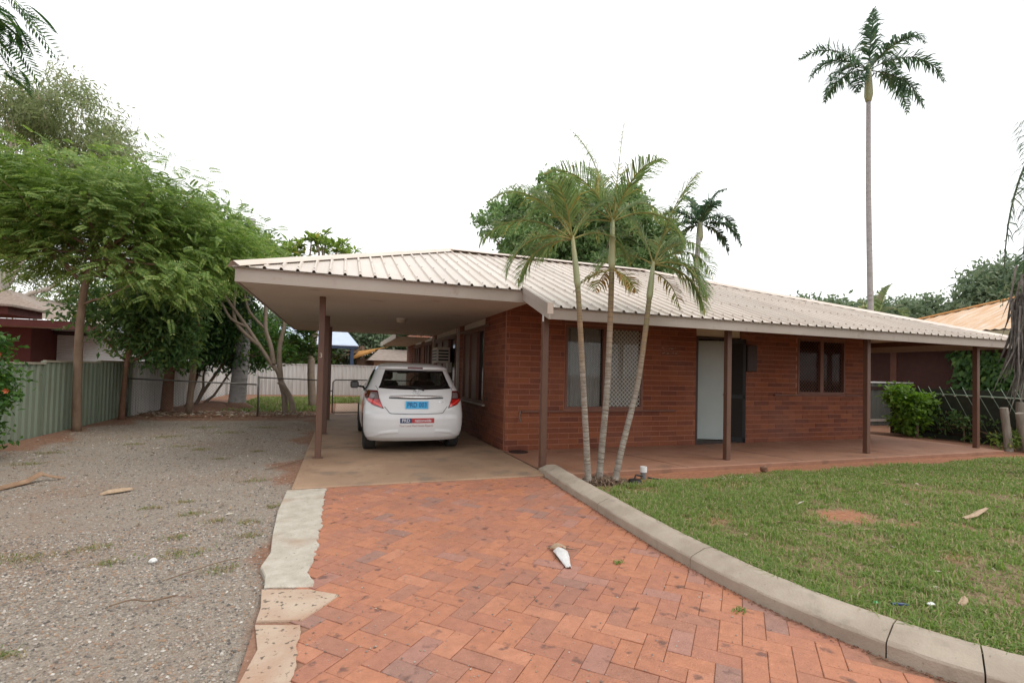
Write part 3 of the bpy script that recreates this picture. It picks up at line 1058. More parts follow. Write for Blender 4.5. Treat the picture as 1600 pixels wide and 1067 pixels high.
def lay(face, a0, a1, z0, z1, holes):
    k0 = int(round(z0 / BH))
    for k in range(k0, int(z1 / BH + .999)):
        za, zb = max(z0, k * BH + GP / 2), min(z1, (k + 1) * BH - GP / 2)
        if zb - za < .02:
            continue
        cuts = [(a0, a1)]
        for (h0, h1, hz0, hz1) in holes:
            if zb > hz0 + .001 and za < hz1 - .001:
                nc = []
                for (p, q) in cuts:
                    if h1 <= p or h0 >= q:
                        nc.append((p, q))
                        continue
                    if h0 > p: nc.append((p, h0))
                    if h1 < q: nc.append((h1, q))
                cuts = nc
        off = (k % 2) * BL / 2
        for (p, q) in cuts:
            s = math.floor((p - off) / BL)
            x = s * BL + off
            while x < q:
                xa, xb = max(p, x + GP / 2), min(q, x + BL - GP / 2)
                if xb - xa > .03:
                    bl.append((face, xa, xb, za, zb))
                x += BL


lay('F', WX0, WX1, 0, 2.82, [(W1[0] - .02, W1[1] + .02, W1[2] - .02, W1[3] + .02), (DR[0], DR[1], DR[2], DR[3]), (W2[0] - .02, W2[1] + .02, W2[2] - .02, W2[3] + .02)])
lay('S', WY + .10, SIDE_Y1, 0, 2.5, [(a, b, .74, 2.6) for (a, b) in BAYS])
items = []
for (face, a, b, z0, z1) in bl:
    c = ((a + b) / 2, WY, (z0 + z1) / 2) if face == 'F' else (WX0, (a + b) / 2, (z0 + z1) / 2)
    p = project(c)
    e0 = project((a, WY, z0) if face == 'F' else (WX0, a, z0))
    e1 = project((b, WY, z1) if face == 'F' else (WX0, b, z1))
    size = abs(e0[0] - e1[0]) * abs(e0[1] - e1[1])
    if face == 'F' and (c[2] > 2.3): size *= .2
    if face == 'S' and c[1] > 9.5 and .9 < c[2]: size *= .3
    items.append((-size, face, a, b, z0, z1))
items.sort()
far = MB()
bv = [v.co.copy() for v in me_brick.vertices]
bf = [tuple(p.vertices) for p in me_brick.polygons]
for k, (_, face, a, b, z0, z1) in enumerate(items):
    dj = random.gauss(0, .0012)
    if face == 'F':
        T = Matrix.Translation(((a + b) / 2, WY + .011 + dj, (z0 + z1) / 2)) @ Matrix.Diagonal((b - a, .022, z1 - z0, 1))
    else:
        T = Matrix.Translation((WX0 + .011 + dj, (a + b) / 2, (z0 + z1) / 2)) @ Matrix.Rotation(-math.pi / 2, 4, 'Z') @ Matrix.Diagonal((b - a, .022, z1 - z0, 1))
    if k < 300:
        o = bpy.data.objects.new('brick', me_brick)
        link(o, front if face == 'F' else side)
        o.matrix_basis = T
    else:
        far.add([T @ v for v in bv], bf)
tag(far.build('far_bricks', M['brick_i'], front), kind='stuff')

# ------------------------------------------------------------------ windows of the front wall
def diamond_mesh(name, x0, x1, z0, z1, y, step, w, mt, parent):
    mb = MB()
    H, Wd = z1 - z0, x1 - x0
    for s in (1, -1):
        k = -H
        while k < Wd:
            # line x = x0 + k + t*s' , z = z0 + t
            pts = []
            for t in (0, H):
                x = x0 + k + (t if s > 0 else H - t)
                pts.append((x, z0 + t))
            (xa, za), (xb, zb) = pts
            # clip to x range
            def clip(xa, za, xb, zb):
                d = (zb - za) / (xb - xa)
                if xa < x0: za += (x0 - xa) * d; xa = x0
                if xa > x1: za += (x1 - xa) * d; xa = x1
                if xb < x0: zb += (x0 - xb) * d; xb = x0
                if xb > x1: zb += (x1 - xb) * d; xb = x1
                return xa, za, xb, zb
            xa, za, xb, zb = clip(xa, za, xb, zb)
            if abs(xb - xa) > .01:
                yy = y + (.002 if s > 0 else -.002)
                mb.beam((xa, yy, za), (xb, yy, zb), .003, w, up=(1, 0, -1 if (xb - xa) * (zb - za) > 0 else 1))
            k += step
    return mb.build(name, mt, parent)


def front_window(name, w, glass, panes, meshes, curtains):
    x0, x1, z0, z1 = w
    win = MB()
    f = .045
    y0, y1 = WY - .012, WY + .06
    win.box((x0, y0, z0), (x0 + f, y1, z1)).box((x1 - f, y0, z0), (x1, y1, z1))
    win.box((x0 + f, y0, z0), (x1 - f, y1, z0 + f)).box((x0 + f, y0, z1 - f), (x1 - f, y1, z1))
    xm = (x0 + x1) / 2
    win.box((xm - .05, y0 + .004, z0 + f), (xm + .05, y1 - .004, z1 - f))
    wo_ = win.build(name, M['trim'], house)
    for i, (a, b) in enumerate(((x0 + f, xm - .05), (xm + .05, x1 - f))):
        MB().box((a, WY + .045, z0 + f), (b, WY + .05, z1 - f)).build('pane', glass, wo_)
        diamond_mesh('security_mesh', a, b, z0 + f, z1 - f, WY + .012, meshes[i][0], meshes[i][1], meshes[i][2], wo_)
        if curtains[i]:
            # pleated curtain
            mb = MB()
            n = 40
            v = []
            for q in range(n + 1):
                xx = a + (b - a) * q / n
                yy = WY + .095 + .018 * math.sin(q * 1.9) + .008 * math.sin(q * .7)
                v += [(xx, yy, z0 + f - .03), (xx, yy, z1 - f + .05)]
            mb.add(v, [(2 * q, 2 * q + 2, 2 * q + 3, 2 * q + 1) for q in range(n)])
            mb.build('curtain', curtains[i], wo_, smooth=True)
    # dark room behind
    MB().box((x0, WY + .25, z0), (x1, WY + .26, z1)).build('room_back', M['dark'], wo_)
    return wo_


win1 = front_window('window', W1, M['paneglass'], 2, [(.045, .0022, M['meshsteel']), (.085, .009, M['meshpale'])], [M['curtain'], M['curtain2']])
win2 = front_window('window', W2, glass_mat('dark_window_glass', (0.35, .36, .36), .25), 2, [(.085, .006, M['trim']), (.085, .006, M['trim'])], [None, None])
MB().box((10.75, WY + .17, 1.12), (10.92, WY + .18, 2.24)).build('curtain', M['curtain'], win2)
# timber ledge under each window, strip over each
MB().bevbox((3.05, WY - .045, .685), (6.35, WY - .004, .722), .005).build('window_sill', M['trim'], win1)
MB().bevbox((8.95, WY - .045, 1.015), (11.60, WY - .004, 1.050), .005).build('window_sill', M['trim'], win2)
for (w_, o_) in ((W1, win1), (W2, win2)):
    xm = (w_[0] + w_[1]) / 2
    for (a, b) in ((w_[0] - .02, xm - .08), (xm + .02, w_[1] - .06)):
        MB().bevbox((a, WY - .035, 2.405), (b, WY - .004, 2.435), .004).build('head_strip', M['fascia'], o_)
    MB().bevbox((w_[0] - .1, WY - .02, 2.325), (w_[1] + .1, WY - .004, 2.36), .004).build('window_head', M['trim'], o_)
MB().tube([(3.02, WY - .03, .71), (3.0, WY - .05, .60), (3.03, WY - .05, .52)], .012, 6).build('garden_tap', M['galv'], house)

# ------------------------------------------------------------------ door: white door ajar inside, dark screen door swung out
door = MB().box((DR[0], WY - .004, 0.012), (DR[0] + .05, WY + .14, 2.23)).box((DR[1] - .05, WY - .004, .012), (DR[1], WY + .14, 2.23)).box((DR[0] + .05, WY - .002, 2.19), (DR[1] - .05, WY + .138, 2.23)).build('door_frame', M['darktrim'], house)
MB().box((DR[0] + .005, WY + .02, 2.235), (DR[1] - .005, WY + .05, 2.50)).build('fanlight_panel', M['cream'], door)
MB().box((DR[0], WY + .0, .0105), (DR[1], WY + .30, .045)).build('threshold', M['darktrim'], door)
d0, d1 = Vector((6.99, 8.62, 0)), Vector((7.86, 8.30, 0))
leaf = MB()
leaf.beam(d0 + Vector((0, 0, 1.115)), d1 + Vector((0, 0, 1.115)), .04, 2.11)
leaf_o = leaf.build('white_door', M['whitedoor'], door)
MB().tube([(7.78, 8.31, 1.03), (7.77, 8.25, 1.03)], .022, 10).build('door_knob', M['galv'], leaf_o)
# screen door
s0, s1 = Vector((7.72, 8.40, 0)), Vector((8.05, 7.98, 0))
scr = MB()
for (z0, z1) in ((.03, .13), (.95, 1.03), (2.12, 2.20)):
    scr.beam(s0 + Vector((0, 0, (z0 + z1) / 2)), s1 + Vector((0, 0, (z0 + z1) / 2)), .03, z1 - z0)
for t in (.06, .94):
    q = s0.lerp(s1, t)
    scr.beam(q + Vector((0, 0, .03)), q + Vector((0, 0, 2.2)), .055, .03, up=(s1 - s0).normalized().cross(Vector((0, 0, 1))))
scr_o = scr.build('screen_door', M['blackm'], door)
m2 = MB()
m2.beam(s0 + Vector((0, 0, 1.115)), s1 + Vector((0, 0, 1.115)), .008, 2.1)
m2.build('fly_mesh', M['dark'], scr_o)
MB().beam(s1 + Vector((-.05, -.03, 1.05)), s1 + Vector((-.05, -.03, 1.22)), .02, .05).build('screen_door_handle', M['galv'], scr_o)
# room behind the door
rm = MB()
rm.box((6.3, 8.31, -.02), (8.9, 11, .03)).box((6.3, 10.98, .03), (8.9, 11, 2.8)).box((6.28, 8.31, .03), (6.3, 10.98, 2.8)).box((8.9, 8.31, .03), (8.92, 10.98, 2.8))
rm.build('hall', M['cream'], door)

# ------------------------------------------------------------------ carport-side window bays
for i, (a, b) in enumerate(BAYS):
    w_ = MB()
    f = .05
    x0, x1 = WX0 - .01, WX0 + .09
    w_.box((x0, a, .74), (x1, b, .79)).box((x0, a, 2.24), (x1, b, 2.30)).box((x0, a, .79), (x1, a + f, 2.24)).box((x0, b - f, .79), (x1, b, 2.24))
    n = 3
    for q in range(1, n):
        yy = a + (b - a) * q / n
        w_.box((x0 + .003, yy - f / 2, .79), (x1 - .003, yy + f / 2, 2.24))
    wo_ = w_.build('window', M['trim'], house)
    for q in range(n):
        ya, yb = a + (b - a) * q / n + f / 2, a + (b - a) * (q + 1) / n - f / 2
        if q == 0: ya = a + f
        if q == n - 1: yb = b - f
        if q == 0:
            MB().box((WX0 + .06, ya, .79), (WX0 + .066, yb, 2.24)).build('pane', mat('black_glass', (0.012, 0.016, 0.02), .08), wo_)
        else:
            MB().box((WX0 + .03, ya, .79), (WX0 + .05, yb, 2.24)).build('infill_panel', M['post'], wo_)
    MB().box((WX0 + .02, a, 2.305), (WX0 + .05, b, 2.49)).build('head_panel', M['cream'], wo_)
    MB().bevbox((WX0 - .06, a - .12, .70), (WX0 - .004, b + .2, .735), .004).build('window_sill', M['fascia' if i == 0 else 'trim'], wo_)
    MB().bevbox((WX0 - .03, a - .35, 2.30), (WX0 - .004, b + .25, 2.35), .004).build('window_head', M['post'], wo_)
MB().box((WX0 - .06, 11.72, .02), (WX0 - .004, 11.80, 2.48)).build('downpipe', M['fascia'], house)
MB().box((WX0 - .05, 15.15, .02), (WX0 - .004, 15.25, 2.48)).build('downpipe', M['cream'], house)

# ------------------------------------------------------------------ roof
S = .385
EY_P, EY_C = 6.05, 7.03            # eave lines of porch and carport
XL, XS, XR = -1.36, 2.66, 13.72    # left eave, step between the two eaves, right eave
RY = 10.6
RXL, RXR = 2.21, 7.25


def rz(y):
    return 2.325 + S * (y - 6.1)


RZ = rz(RY)


def ytop(x):
    if x < RXL:
        return EY_C + (x - XL) * (RY - EY_C) / (RXL - XL)
    if x > RXR:
        return EY_P + (XR - x) * (RY - EY_P) / (XR - RXR)
    return RY


roof = thing_part = MB()
PIT, RIB = .2, .03
# underside sheet keeps light out: one thin plane below the ribs
def roof_plane_pts():
    return [(XL, EY_C), (XS, EY_C), (XS, EY_P), (XR, EY_P), (RXR, RY), (RXL, RY)]
pts = [(x, y, rz(y) - .02) for (x, y) in roof_plane_pts()]
roof.add(pts, [(0, 1, 5), (1, 2, 3, 4), (1, 4, 5)])
# left slope, rear slope, right slope
BKY = 15.45
roof.add([(XL, EY_C, rz(EY_C) - .02), (RXL, RY, RZ - .02), (RXL, 12.1, RZ - .02), (XL, BKY, rz(EY_C) - .02)], [(0, 1, 2, 3)])
roof.add([(XR, EY_P, rz(EY_P) - .02), (XR, 16.0, rz(EY_P) - .02), (RXR, 12.1, RZ - .02), (RXR, RY, RZ - .02)], [(0, 1, 2, 3)])
roof.add([(RXL, RY, RZ - .02), (RXR, RY, RZ - .02), (RXR, 12.1, RZ - .02), (RXL, 12.1, RZ - .02)], [(0, 1, 2, 3)])
roof.add([(XL, BKY, rz(EY_C) - .02), (RXL, 12.1, RZ - .02), (RXR, 12.1, RZ - .02), (XR, 16, rz(EY_P) - .02)], [(0, 1, 2, 3)])
roof_o = roof.build('roof', M['roof'], house)


def sheet_strip(x0, x1, ey):
    """one roofing sheet: flat pans with raised ribs, running up the slope"""
    mb = MB()
    x = x0
    while x < x1 - 1e-6:
        xe = min(x + PIT, x1)
        prof_ = [(x, 0), (min(x + .148, xe), 0), (min(x + .160, xe), RIB), (min(x + .182, xe), RIB), (xe, 0)]
        ov = 0.0
        for q in range(4):
            (xa, ha), (xb, hb) = prof_[q], prof_[q + 1]
            if xb - xa < 1e-5:
                continue
            ya, yb = ytop(xa), ytop(xb)
            mb.add([(xa, ey - ov, rz(ey) + ha), (xb, ey - ov, rz(ey) + hb), (xb, max(yb, ey), rz(max(yb, ey)) + hb), (xa, max(ya, ey), rz(max(ya, ey)) + ha)], [(0, 1, 2, 3)])
            # thin drip lip at the eave
            mb.add([(xa, ey, rz(ey) + ha), (xb, ey, rz(ey) + hb), (xb, ey, rz(ey) + hb - .006), (xa, ey, rz(ey) + ha - .006)], [(3, 2, 1, 0)])
        x = xe
    return mb.build('roof_sheet', M['roof'], roof_o)


x = XL
while x < XS - .01:
    sheet_strip(x, min(x + .8, XS), EY_C)
    x += .8
x = XS
while x < XR - .05:
    sheet_strip(x, min(x + .8, XR - .02), EY_P)
    x += .8
# screws in rows on the ribs
mb = MB()
for row in np.arange(6.25, 10.6, .9):
    x = XL + .171
    while x < XR:
        xx = x
        if (row > (EY_C if xx < XS else EY_P) + .05) and row < ytop(xx) - .1:
            z = rz(row) + RIB
            mb.box((xx - .009, row - .009, z), (xx + .009, row + .009, z + .007))
        x += PIT
tag(mb.build('roof_screws', M['fascia'], roof_o), kind='stuff')


def capping(pts, w=.17, name='hip_capping'):
    mb = MB()
    for i in range(len(pts) - 1):
        p, q = Vector(pts[i]), Vector(pts[i + 1])
        d = (q - p).normalized()
        s = d.cross(Vector((0, 0, 1))).normalized()
        u = s.cross(d)
        prof_ = [(-w, -.055), (-.05, .0), (-.02, .018), (.02, .018), (.05, 0), (w, -.055)]
        v = [p + s * a + u * b for a, b in prof_] + [q + s * a + u * b for a, b in prof_]
        mb.add(v, [(k, k + 1, k + 7, k + 6) for k in range(5)])
    return mb.build(name, M['roofcap'], roof_o)


up = .055
capping([(XL, EY_C, rz(EY_C) + up - .01), (RXL, RY, RZ + up)], .13)
capping([(RXL, RY, RZ + up), (RXR, RY, RZ + up)], name='ridge_capping')
capping([(RXR, RY, RZ + up), (XR - .03, EY_P, rz(EY_P) + up - .02)], .13)
# higher cross roof behind the main ridge
px_, pz_ = 8.0, 5.08
wing = MB()
wing.add([(px_, 14.0, pz_), (px_, 24, pz_), (px_ - 3.2, 24, 3.3), (px_ - 3.2, 14.6, 3.3), (px_ + 3.2, 24, 3.3), (px_ + 3.2, 14.6, 3.3), (px_ - 2.2, 11.4, 3.75), (px_ + 2.2, 11.4, 3.75)],
         [(0, 1, 2, 3), (0, 5, 4, 1), (0, 6, 7), (0, 3, 6), (0, 7, 5)])
wing.build('rear_roof', M['roof'], roof_o)

# ------------------------------------------------------------------ fascias, barge, ceilings
fz = rz(EY_C)
MB().box((XL + .03, EY_C + .03, fz - .20), (XS - .005, EY_C + .06, fz - .015)).build('fascia', M['fascia'], house)
MB().box((XL + .03, EY_C + .022, fz - .196), (XS - .005, EY_C + .028, fz - .155)).build('fascia_strip', M['fascia'], house)
MB().box((XL + .03, EY_C + .065, fz - .20), (XL + .06, BKY, fz - .015)).build('fascia', M['fascia'], house)
MB().box((XL + .065, BKY - .03, fz - .20), (2.70, BKY, fz - .015)).build('fascia', M['fascia'], house)
pz = rz(EY_P)
MB().box((XS + .03, EY_P + .03, pz - .165), (XR - .22, EY_P + .06, pz - .012)).build('fascia', M['fascia'], house)
MB().box((XR - .215, EY_P + .03, pz - .165), (XR - .185, 16.0, pz - .012)).build('fascia', M['fascia'], house)
bg_ = MB()
for (dx, top, bot) in ((0, .045, -.05), (.012, -.055, -.17)):
    x0, x1 = XS - .03 + dx, XS + .02
    ya, yb = EY_P - .01, EY_C + .05
    v = [(x0, ya, rz(ya) + bot), (x1, ya, rz(ya) + bot), (x1, yb, rz(yb) + bot), (x0, yb, rz(yb) + bot), (x0, ya, rz(ya) + top), (x1, ya, rz(ya) + top), (x1, yb, rz(yb) + top), (x0, yb, rz(yb) + top)]
    bg_.add(v, [(0, 3, 2, 1), (4, 5, 6, 7), (0, 1, 5, 4), (1, 2, 6, 5), (2, 3, 7, 6), (3, 0, 4, 7)])
bg_.build('barge_board', M['fascia'], house)
MB().box((XS - .035, EY_P - .014, pz - .10), (XS + .05, EY_P - .006, pz + .05)).build('barge_end', M['roofcap'], house)
MB().tube([(XS - .01, 6.24, 2.12), (XS - .01, 6.24, 2.22)], .012, 8).build('pipe_stub', M['white'], house)
CEIL = fz - .185
mb = MB()
mb.box((XL + .07, EY_C + .07, CEIL - .006), (WX0 - .002, BKY - .035, CEIL + .02))
ceil = mb.build('carport_ceiling', M['soffit'], house)
# eave of the house behind the carport
mb = MB()
mb.box((1.62, BKY + .02, 2.42), (WX0, 21.8, 2.44))
mb.box((1.58, BKY + .02, 2.38), (1.615, 21.8, 2.56))
mb.build('rear_eave', M['soffit'], house)
# raked porch ceiling
mb = MB()
def rk(y): return rz(y) - .10
mb.add([(XS + .02, EY_P + .065, rk(EY_P + .065)), (XR - .22, EY_P + .065, rk(EY_P + .065)), (XR - .22, 8.09, rk(8.09)), (XS + .02, 8.09, rk(8.09))], [(0, 1, 2, 3)])
mb.build('porch_ceiling', M['soffit'], house)
MB().add([(WX1 + .01, 8.095, rk(8.09)), (XR - .22, 8.095, rk(8.09)), (XR - .22, 15.9, rk(6.5)), (WX1 + .01, 15.9, rk(6.5))], [(0, 1, 2, 3)]).build('side_ceiling', M['soffit'], house)
# posts
P3 = None
for i in range(3):
    y = 8.01 + 2.917 * i
    po = MB().bevbox((-.345, y - .045, .02), (-.255, y + .045, CEIL - .007), .006).build('post', M['post'], house)
    MB().bevbox((-.375, y - .075, .0185), (-.225, y + .075, .026), .003).build('base_plate', M['post'], po)
    if i == 0: P3 = po
for i in range(4):
    x = 2.79 + 3.36 * i
    po = MB().bevbox((x - .045, 6.445, .012), (x + .045, 6.535, rz(6.49) - .11), .006).build('post', M['post'], house)
MB().box((2.80, 6.46, rz(6.49) - .235), (13.4, 6.52, rz(6.49) - .115)).build('verandah_beam', M['post'], house)
MB().box((12.84, 6.53, rz(6.49) - .235), (12.90, 14.0, rz(6.49) - .115)).build('verandah_beam', M['post'], house)


def text_mesh(body, size, extrude=.0006, bold=0.0, align='CENTER', sx=1.0):
    cu = bpy.data.curves.new('lettering', 'FONT')
    cu.body = body
    cu.size = size
    cu.extrude = extrude
    cu.offset = bold
    cu.align_x = align
    cu.align_y = 'CENTER'
    cu.resolution_u = 3
    o = bpy.data.objects.new('lettering', cu)
    COL.objects.link(o)
    dg = bpy.context.evaluated_depsgraph_get()
    dg.update()
    me = bpy.data.meshes.new_from_object(o.evaluated_get(dg))
    bpy.data.objects.remove(o)
    bpy.data.curves.remove(cu)
    for v in me.vertices:
        v.co.x *= sx
    return me


me = text_mesh('3', .10, .001)
me.materials.append(M['cream'])
o = bpy.data.objects.new('number', me)
link(o, P3)
o.matrix_basis = Matrix.Translation((-.30, 7.9632, 1.585)) @ Matrix.Rotation(math.pi / 2, 4, 'X')

# ceiling light in the carport
cl_ = thing('ceiling_light', (1.18, 10.55, CEIL - .006), 'round glass ceiling light under the carport roof above the white car', 'lamp')
MB().lathe([(.0, CEIL - .008), (.11, CEIL - .008), (.11, CEIL - .035), (.0, CEIL - .035)], (1.18, 10.55, 0), 20).build('base', M['white'], cl_, True, 30)
MB().lathe([(.10, CEIL - .036), (.105, CEIL - .07), (.08, CEIL - .10), (.0, CEIL - .11)], (1.18, 10.55, 0), 20).build('shade', M['cream'], cl_, True)
# air conditioner in the side window
ac = thing('air_conditioner', (2.6, 13.2, 1.6), 'boxy grey window air conditioner on the brick wall beside the white car', 'air conditioner')
MB().bevbox((2.38, 12.75, 1.60), (2.735, 13.45, 2.02), .012).build('case', M['cream'], ac)
for z in (1.66, 1.74, 1.82, 1.90):
    MB().box((2.42, 12.742, z), (2.69, 12.748, z + .045)).build('grille_slot', M['blackm'], ac)
    MB().box((2.374, 12.80, z), (2.379, 13.4, z + .045)).build('grille_slot', M['blackm'], ac)
MB().bevbox((2.62, 12.5, 1.35), (2.735, 12.7, 1.62), .008).build('switch_box', M['fascia'], ac)
# meter box beside the door
mbx = thing('meter_box', (8.22, 8.05, 1.53), 'brown electricity meter box on the brick wall right of the open door', 'meter box')
MB().bevbox((8.09, 7.98, 1.53), (8.35, WY - .006, 2.09), .01).build('case', M['darktrim'], mbx)
MB().bevbox((8.10, 7.972, 1.545), (8.34, 7.979, 2.075), .003).build('lid', M['darktrim'], mbx)
# faint broken name plate letters on the wall by the window: two pale smears of old glue
for (x0, x1, z) in ((6.0, 6.36, 1.94), (6.02, 6.40, 1.85)):
    me = bpy.data.meshes.new('glue_mark')
    n_ = 18
    vv, ff = [], []
    for q in range(n_):
        xx = x0 + (x1 - x0) * q / n_ + random.gauss(0, .004)
        zz = z + random.gauss(0, .010)
        r_ = .004 + .012 * random.random() ** 2
        k = len(vv)
        vv += [(xx - r_, WY - .0035 - q * .0001, zz - r_ * .5), (xx + r_, WY - .0035 - q * .0001, zz - r_ * .4), (xx + r_ * .8, WY - .0035 - q * .0001, zz + r_ * .5), (xx - r_, WY - .0035 - q * .0001, zz + r_ * .4)]
        ff.append((k, k + 1, k + 2, k + 3))
    mb = MB()
    mb.add(vv, ff)
    tag(mb.build('glue_mark', M['fascia'], front), kind='stuff')
# flush drain cover at the corner of the house
dc = MB().disc((2.95, 7.93, .0105), .17, .012, 24).build('drain_cover', M['darktrim'])
tag(dc, 'flat dark round drain cover on the slab at the house corner', 'drain cover')
# ================================================================== the car, in its own frame: rear bumper at y=0, +y forward
LOCAL.add('hatchback_car')
car = thing('hatchback_car', (1.205, 8.06, .018), 'white hatchback car parked nose-in under the carport', 'car')


def paint(name, c, rough=.25, coat=.8, var=None):
    m_ = mat(name, c, rough, var, 2.0, coat=coat)
    m_.node_tree.nodes['Principled BSDF'].inputs['Coat Roughness'].default_value = .06
    return m_


CM = dict(
    white=paint('white_car_paint', (0.66, 0.665, 0.67), .3, .7, (0.70, .70, .70)),
    glass=glass_mat('car_glass', (0.50, 0.55, 0.53), .8),
    frit=mat('black_glass_edge', (0.006, 0.006, 0.007), .12),
    black=mat('car_black_plastic', (0.015, 0.015, 0.016), .45),
    tyre=mat('tyre_rubber', (0.018, 0.018, 0.018), .85, (0.03, .028, .025), 12),
    rim=mat('wheel_rim', (0.35, .35, .36), .35, metal=.8),
    seat=mat('car_seat_cloth', (0.03, .03, .032), .9),
    chrome=mat('chrome_trim', (0.82, .83, .84), .20, metal=.9),
    redlens=mat('red_lens', (0.42, 0.012, 0.015), .12, coat=1.0),
    darkred=mat('dark_red_lens', (0.10, 0.004, 0.006), .12, coat=1.0),
    clear=mat('smoked_lens', (0.16, 0.13, .13), .12, coat=1.0),
    bright=mat('bright_red_lens', (0.80, 0.045, 0.03), .15, coat=1.0),
    plate=mat('blue_number_plate', (0.06, 0.44, 0.80), .5),
    plateink=mat('plate_lettering', (0.012, 0.04, 0.16), .5),
    navy=mat('navy_sticker', (0.035, 0.055, 0.14), .5),
    red=mat('red_sticker', (0.42, 0.035, 0.035), .5),
    stickertext=mat('sticker_lettering', (0.62, 0.62, 0.66), .5),
    brown=mat('slogan_lettering', (0.36, 0.20, 0.17), .5),
    swoosh=mat('orange_red_decal', (0.50, 0.13, 0.07), .4),
    gap=mat('gap_and_bar_shadow', (0.05, 0.05, 0.052), .6),
    mirror=mat('mirror_glass', (0.10, .13, .14), .1, metal=.3),
)
# z: rear y, half width, rear corner depth, front y, front corner depth
TB = np.array([
    (.20, .13, .775, .45, 3.72, .7), (.26, .05, .805, .45, 3.82, .7), (.34, .015, .828, .46, 3.88, .75), (.46, .0, .842, .46, 3.90, .8), (.58, .0, .845, .46, 3.88, .8),
    (.655, .018, .845, .46, 3.84, .8), (.675, .040, .845, .45, 3.82, .8), (.74, .058, .843, .45, 3.74, .8), (.82, .075, .838, .46, 3.58, .8), (.90, .095, .828, .48, 3.22, .75), (.97, .118, .812, .50, 2.98, .6),
    (1.03, .150, .785, .50, 2.88, .55), (1.08, .185, .758, .50, 2.80, .55), (1.16, .245, .720, .50, 2.66, .5), (1.24, .305, .686, .48, 2.52, .5), (1.32, .360, .652, .46, 2.37, .5), (1.37, .385, .630, .44, 2.28, .5),
    (1.395, .345, .618, .42, 2.22, .5), (1.425, .345, .600, .42, 2.16, .5), (1.455, .40, .565, .45, 2.06, .5), (1.478, .52, .51, .5, 1.94, .45), (1.495, .72, .42, .5, 1.76, .4), (1.505, .95, .28, .4, 1.55, .3)])


def prm(z):
    return [float(np.interp(z, TB[:, 0], TB[:, k])) for k in range(1, 6)]


NE = 2.7


def rear_y(x, z):
    y0, w, k, y1, kf = prm(z)
    t = min(abs(x) / w, .9999)
    return y0 + k * (1 - (1 - t ** NE) ** (1 / NE)) * .92


zs = []
for a, b in zip(TB[:-1, 0], TB[1:, 0]):
    n_ = max(1, int(round((b - a) / .028)))
    zs += list(np.linspace(a, b, n_, endpoint=False))
zs.append(TB[-1, 0])
nr, ns, nf = 22, 46, 16


def loop(z):
    y0, w, k, y1, kf = prm(z)
    pts = []
    for t in np.linspace(0, math.pi / 2, nr, endpoint=False):
        pts.append((w * math.sin(t) ** (2 / NE), y0 + k * .92 * (1 - math.cos(t) ** (2 / NE)), 'r'))
    ya, yb = y0 + k * .92, y1 - kf
    for t in np.linspace(0, 1, ns, endpoint=False):
        pts.append((w * (1 - .012 * (2 * t - 1) ** 2 - .03 * t ** 3), ya + (yb - ya) * t, 's'))
    wf = w * (1 - .012 - .03)
    for t in np.linspace(0, math.pi / 2, nf):
        pts.append((wf * math.cos(t) ** (2 / 2.2), yb + kf * math.sin(t) ** (2 / 2.2), 'f'))
    return pts


RW = (1.075, 1.365)        # rear glass heights


def rw_half(z):
    return .60 - (z - 1.07) * .35


AX = [(.72, .29), (3.23, .29)]    # axle y, z
ARC = .335
V, kindl = [], []
nl = None
for z in zs:
    lp = loop(z)
    nl = len(lp)
    for (x, y, kd) in lp:
        # wheel arches: pull vertices close to the arch circle onto it
        zz, yy = z, y
        if kd == 's' or (kd == 'r' and x > .7):
            for (ay, az) in AX:
                d = math.hypot(yy - ay, zz - az)
                if abs(d - ARC) < .030 and zz > .15:
                    s_ = ARC / d
                    yy, zz = ay + (yy - ay) * s_, az + (zz - az) * s_
        V.append((x, yy, zz))
        kindl.append(kd)
F = []
for i in range(len(zs) - 1):
    for j in range(nl - 1):
        q = (i * nl + j, i * nl + j + 1, (i + 1) * nl + j + 1, (i + 1) * nl + j)
        c = np.mean([V[k] for k in q], axis=0)
        kd = kindl[q[0]]
        if any(all(math.hypot(V[k][1] - ay, V[k][2] - az) <= ARC + .004 for k in q) for ay, az in AX) and kd != 'f':
            continue
        if kd == 'r' and RW[0] + .02 < c[2] < RW[1] - .015 and c[0] < rw_half(c[2]) - .02:
            continue
        if kd == 's' and 1.0 < c[2] < 1.37:
            y0, w, k, y1, kf = prm(c[2])
            if y0 + k + .18 < c[1] < y1 - kf - .06 and abs(c[1] - 1.72) > .045:
                continue
        if kd == 'f' and 1.0 < c[2] < 1.385 and c[0] < prm(c[2])[1] - .13:
            continue
        F.append(q)
nv = len(V)
V2 = V + [(-x, y, z) for (x, y, z) in V]
F2 = F + [tuple(k + nv for k in q[::-1]) for q in F]
# close the roof
top = [(len(zs) - 1) * nl + j for j in range(nl)]
F2 += [(top[j], top[j + 1], top[j + 1] + nv, top[j] + nv) for j in range(nl - 1)]
bm = bmesh.new()
bvs = [bm.verts.new(p) for p in V2]
for q in F2:
    try:
        bm.faces.new([bvs[k] for k in q])
    except ValueError:
        pass
bmesh.ops.remove_doubles(bm, verts=bm.verts, dist=.0005)
bmesh.ops.recalc_face_normals(bm, faces=bm.faces)
me = bpy.data.meshes.new('body')
bm.to_mesh(me)
bm.free()
me.materials.append(CM['white'])
me.polygons.foreach_set('use_smooth', [True] * len(me.polygons))
me.set_sharp_from_angle(angle=R(38))
body = link(bpy.data.objects.new('body', me), car)


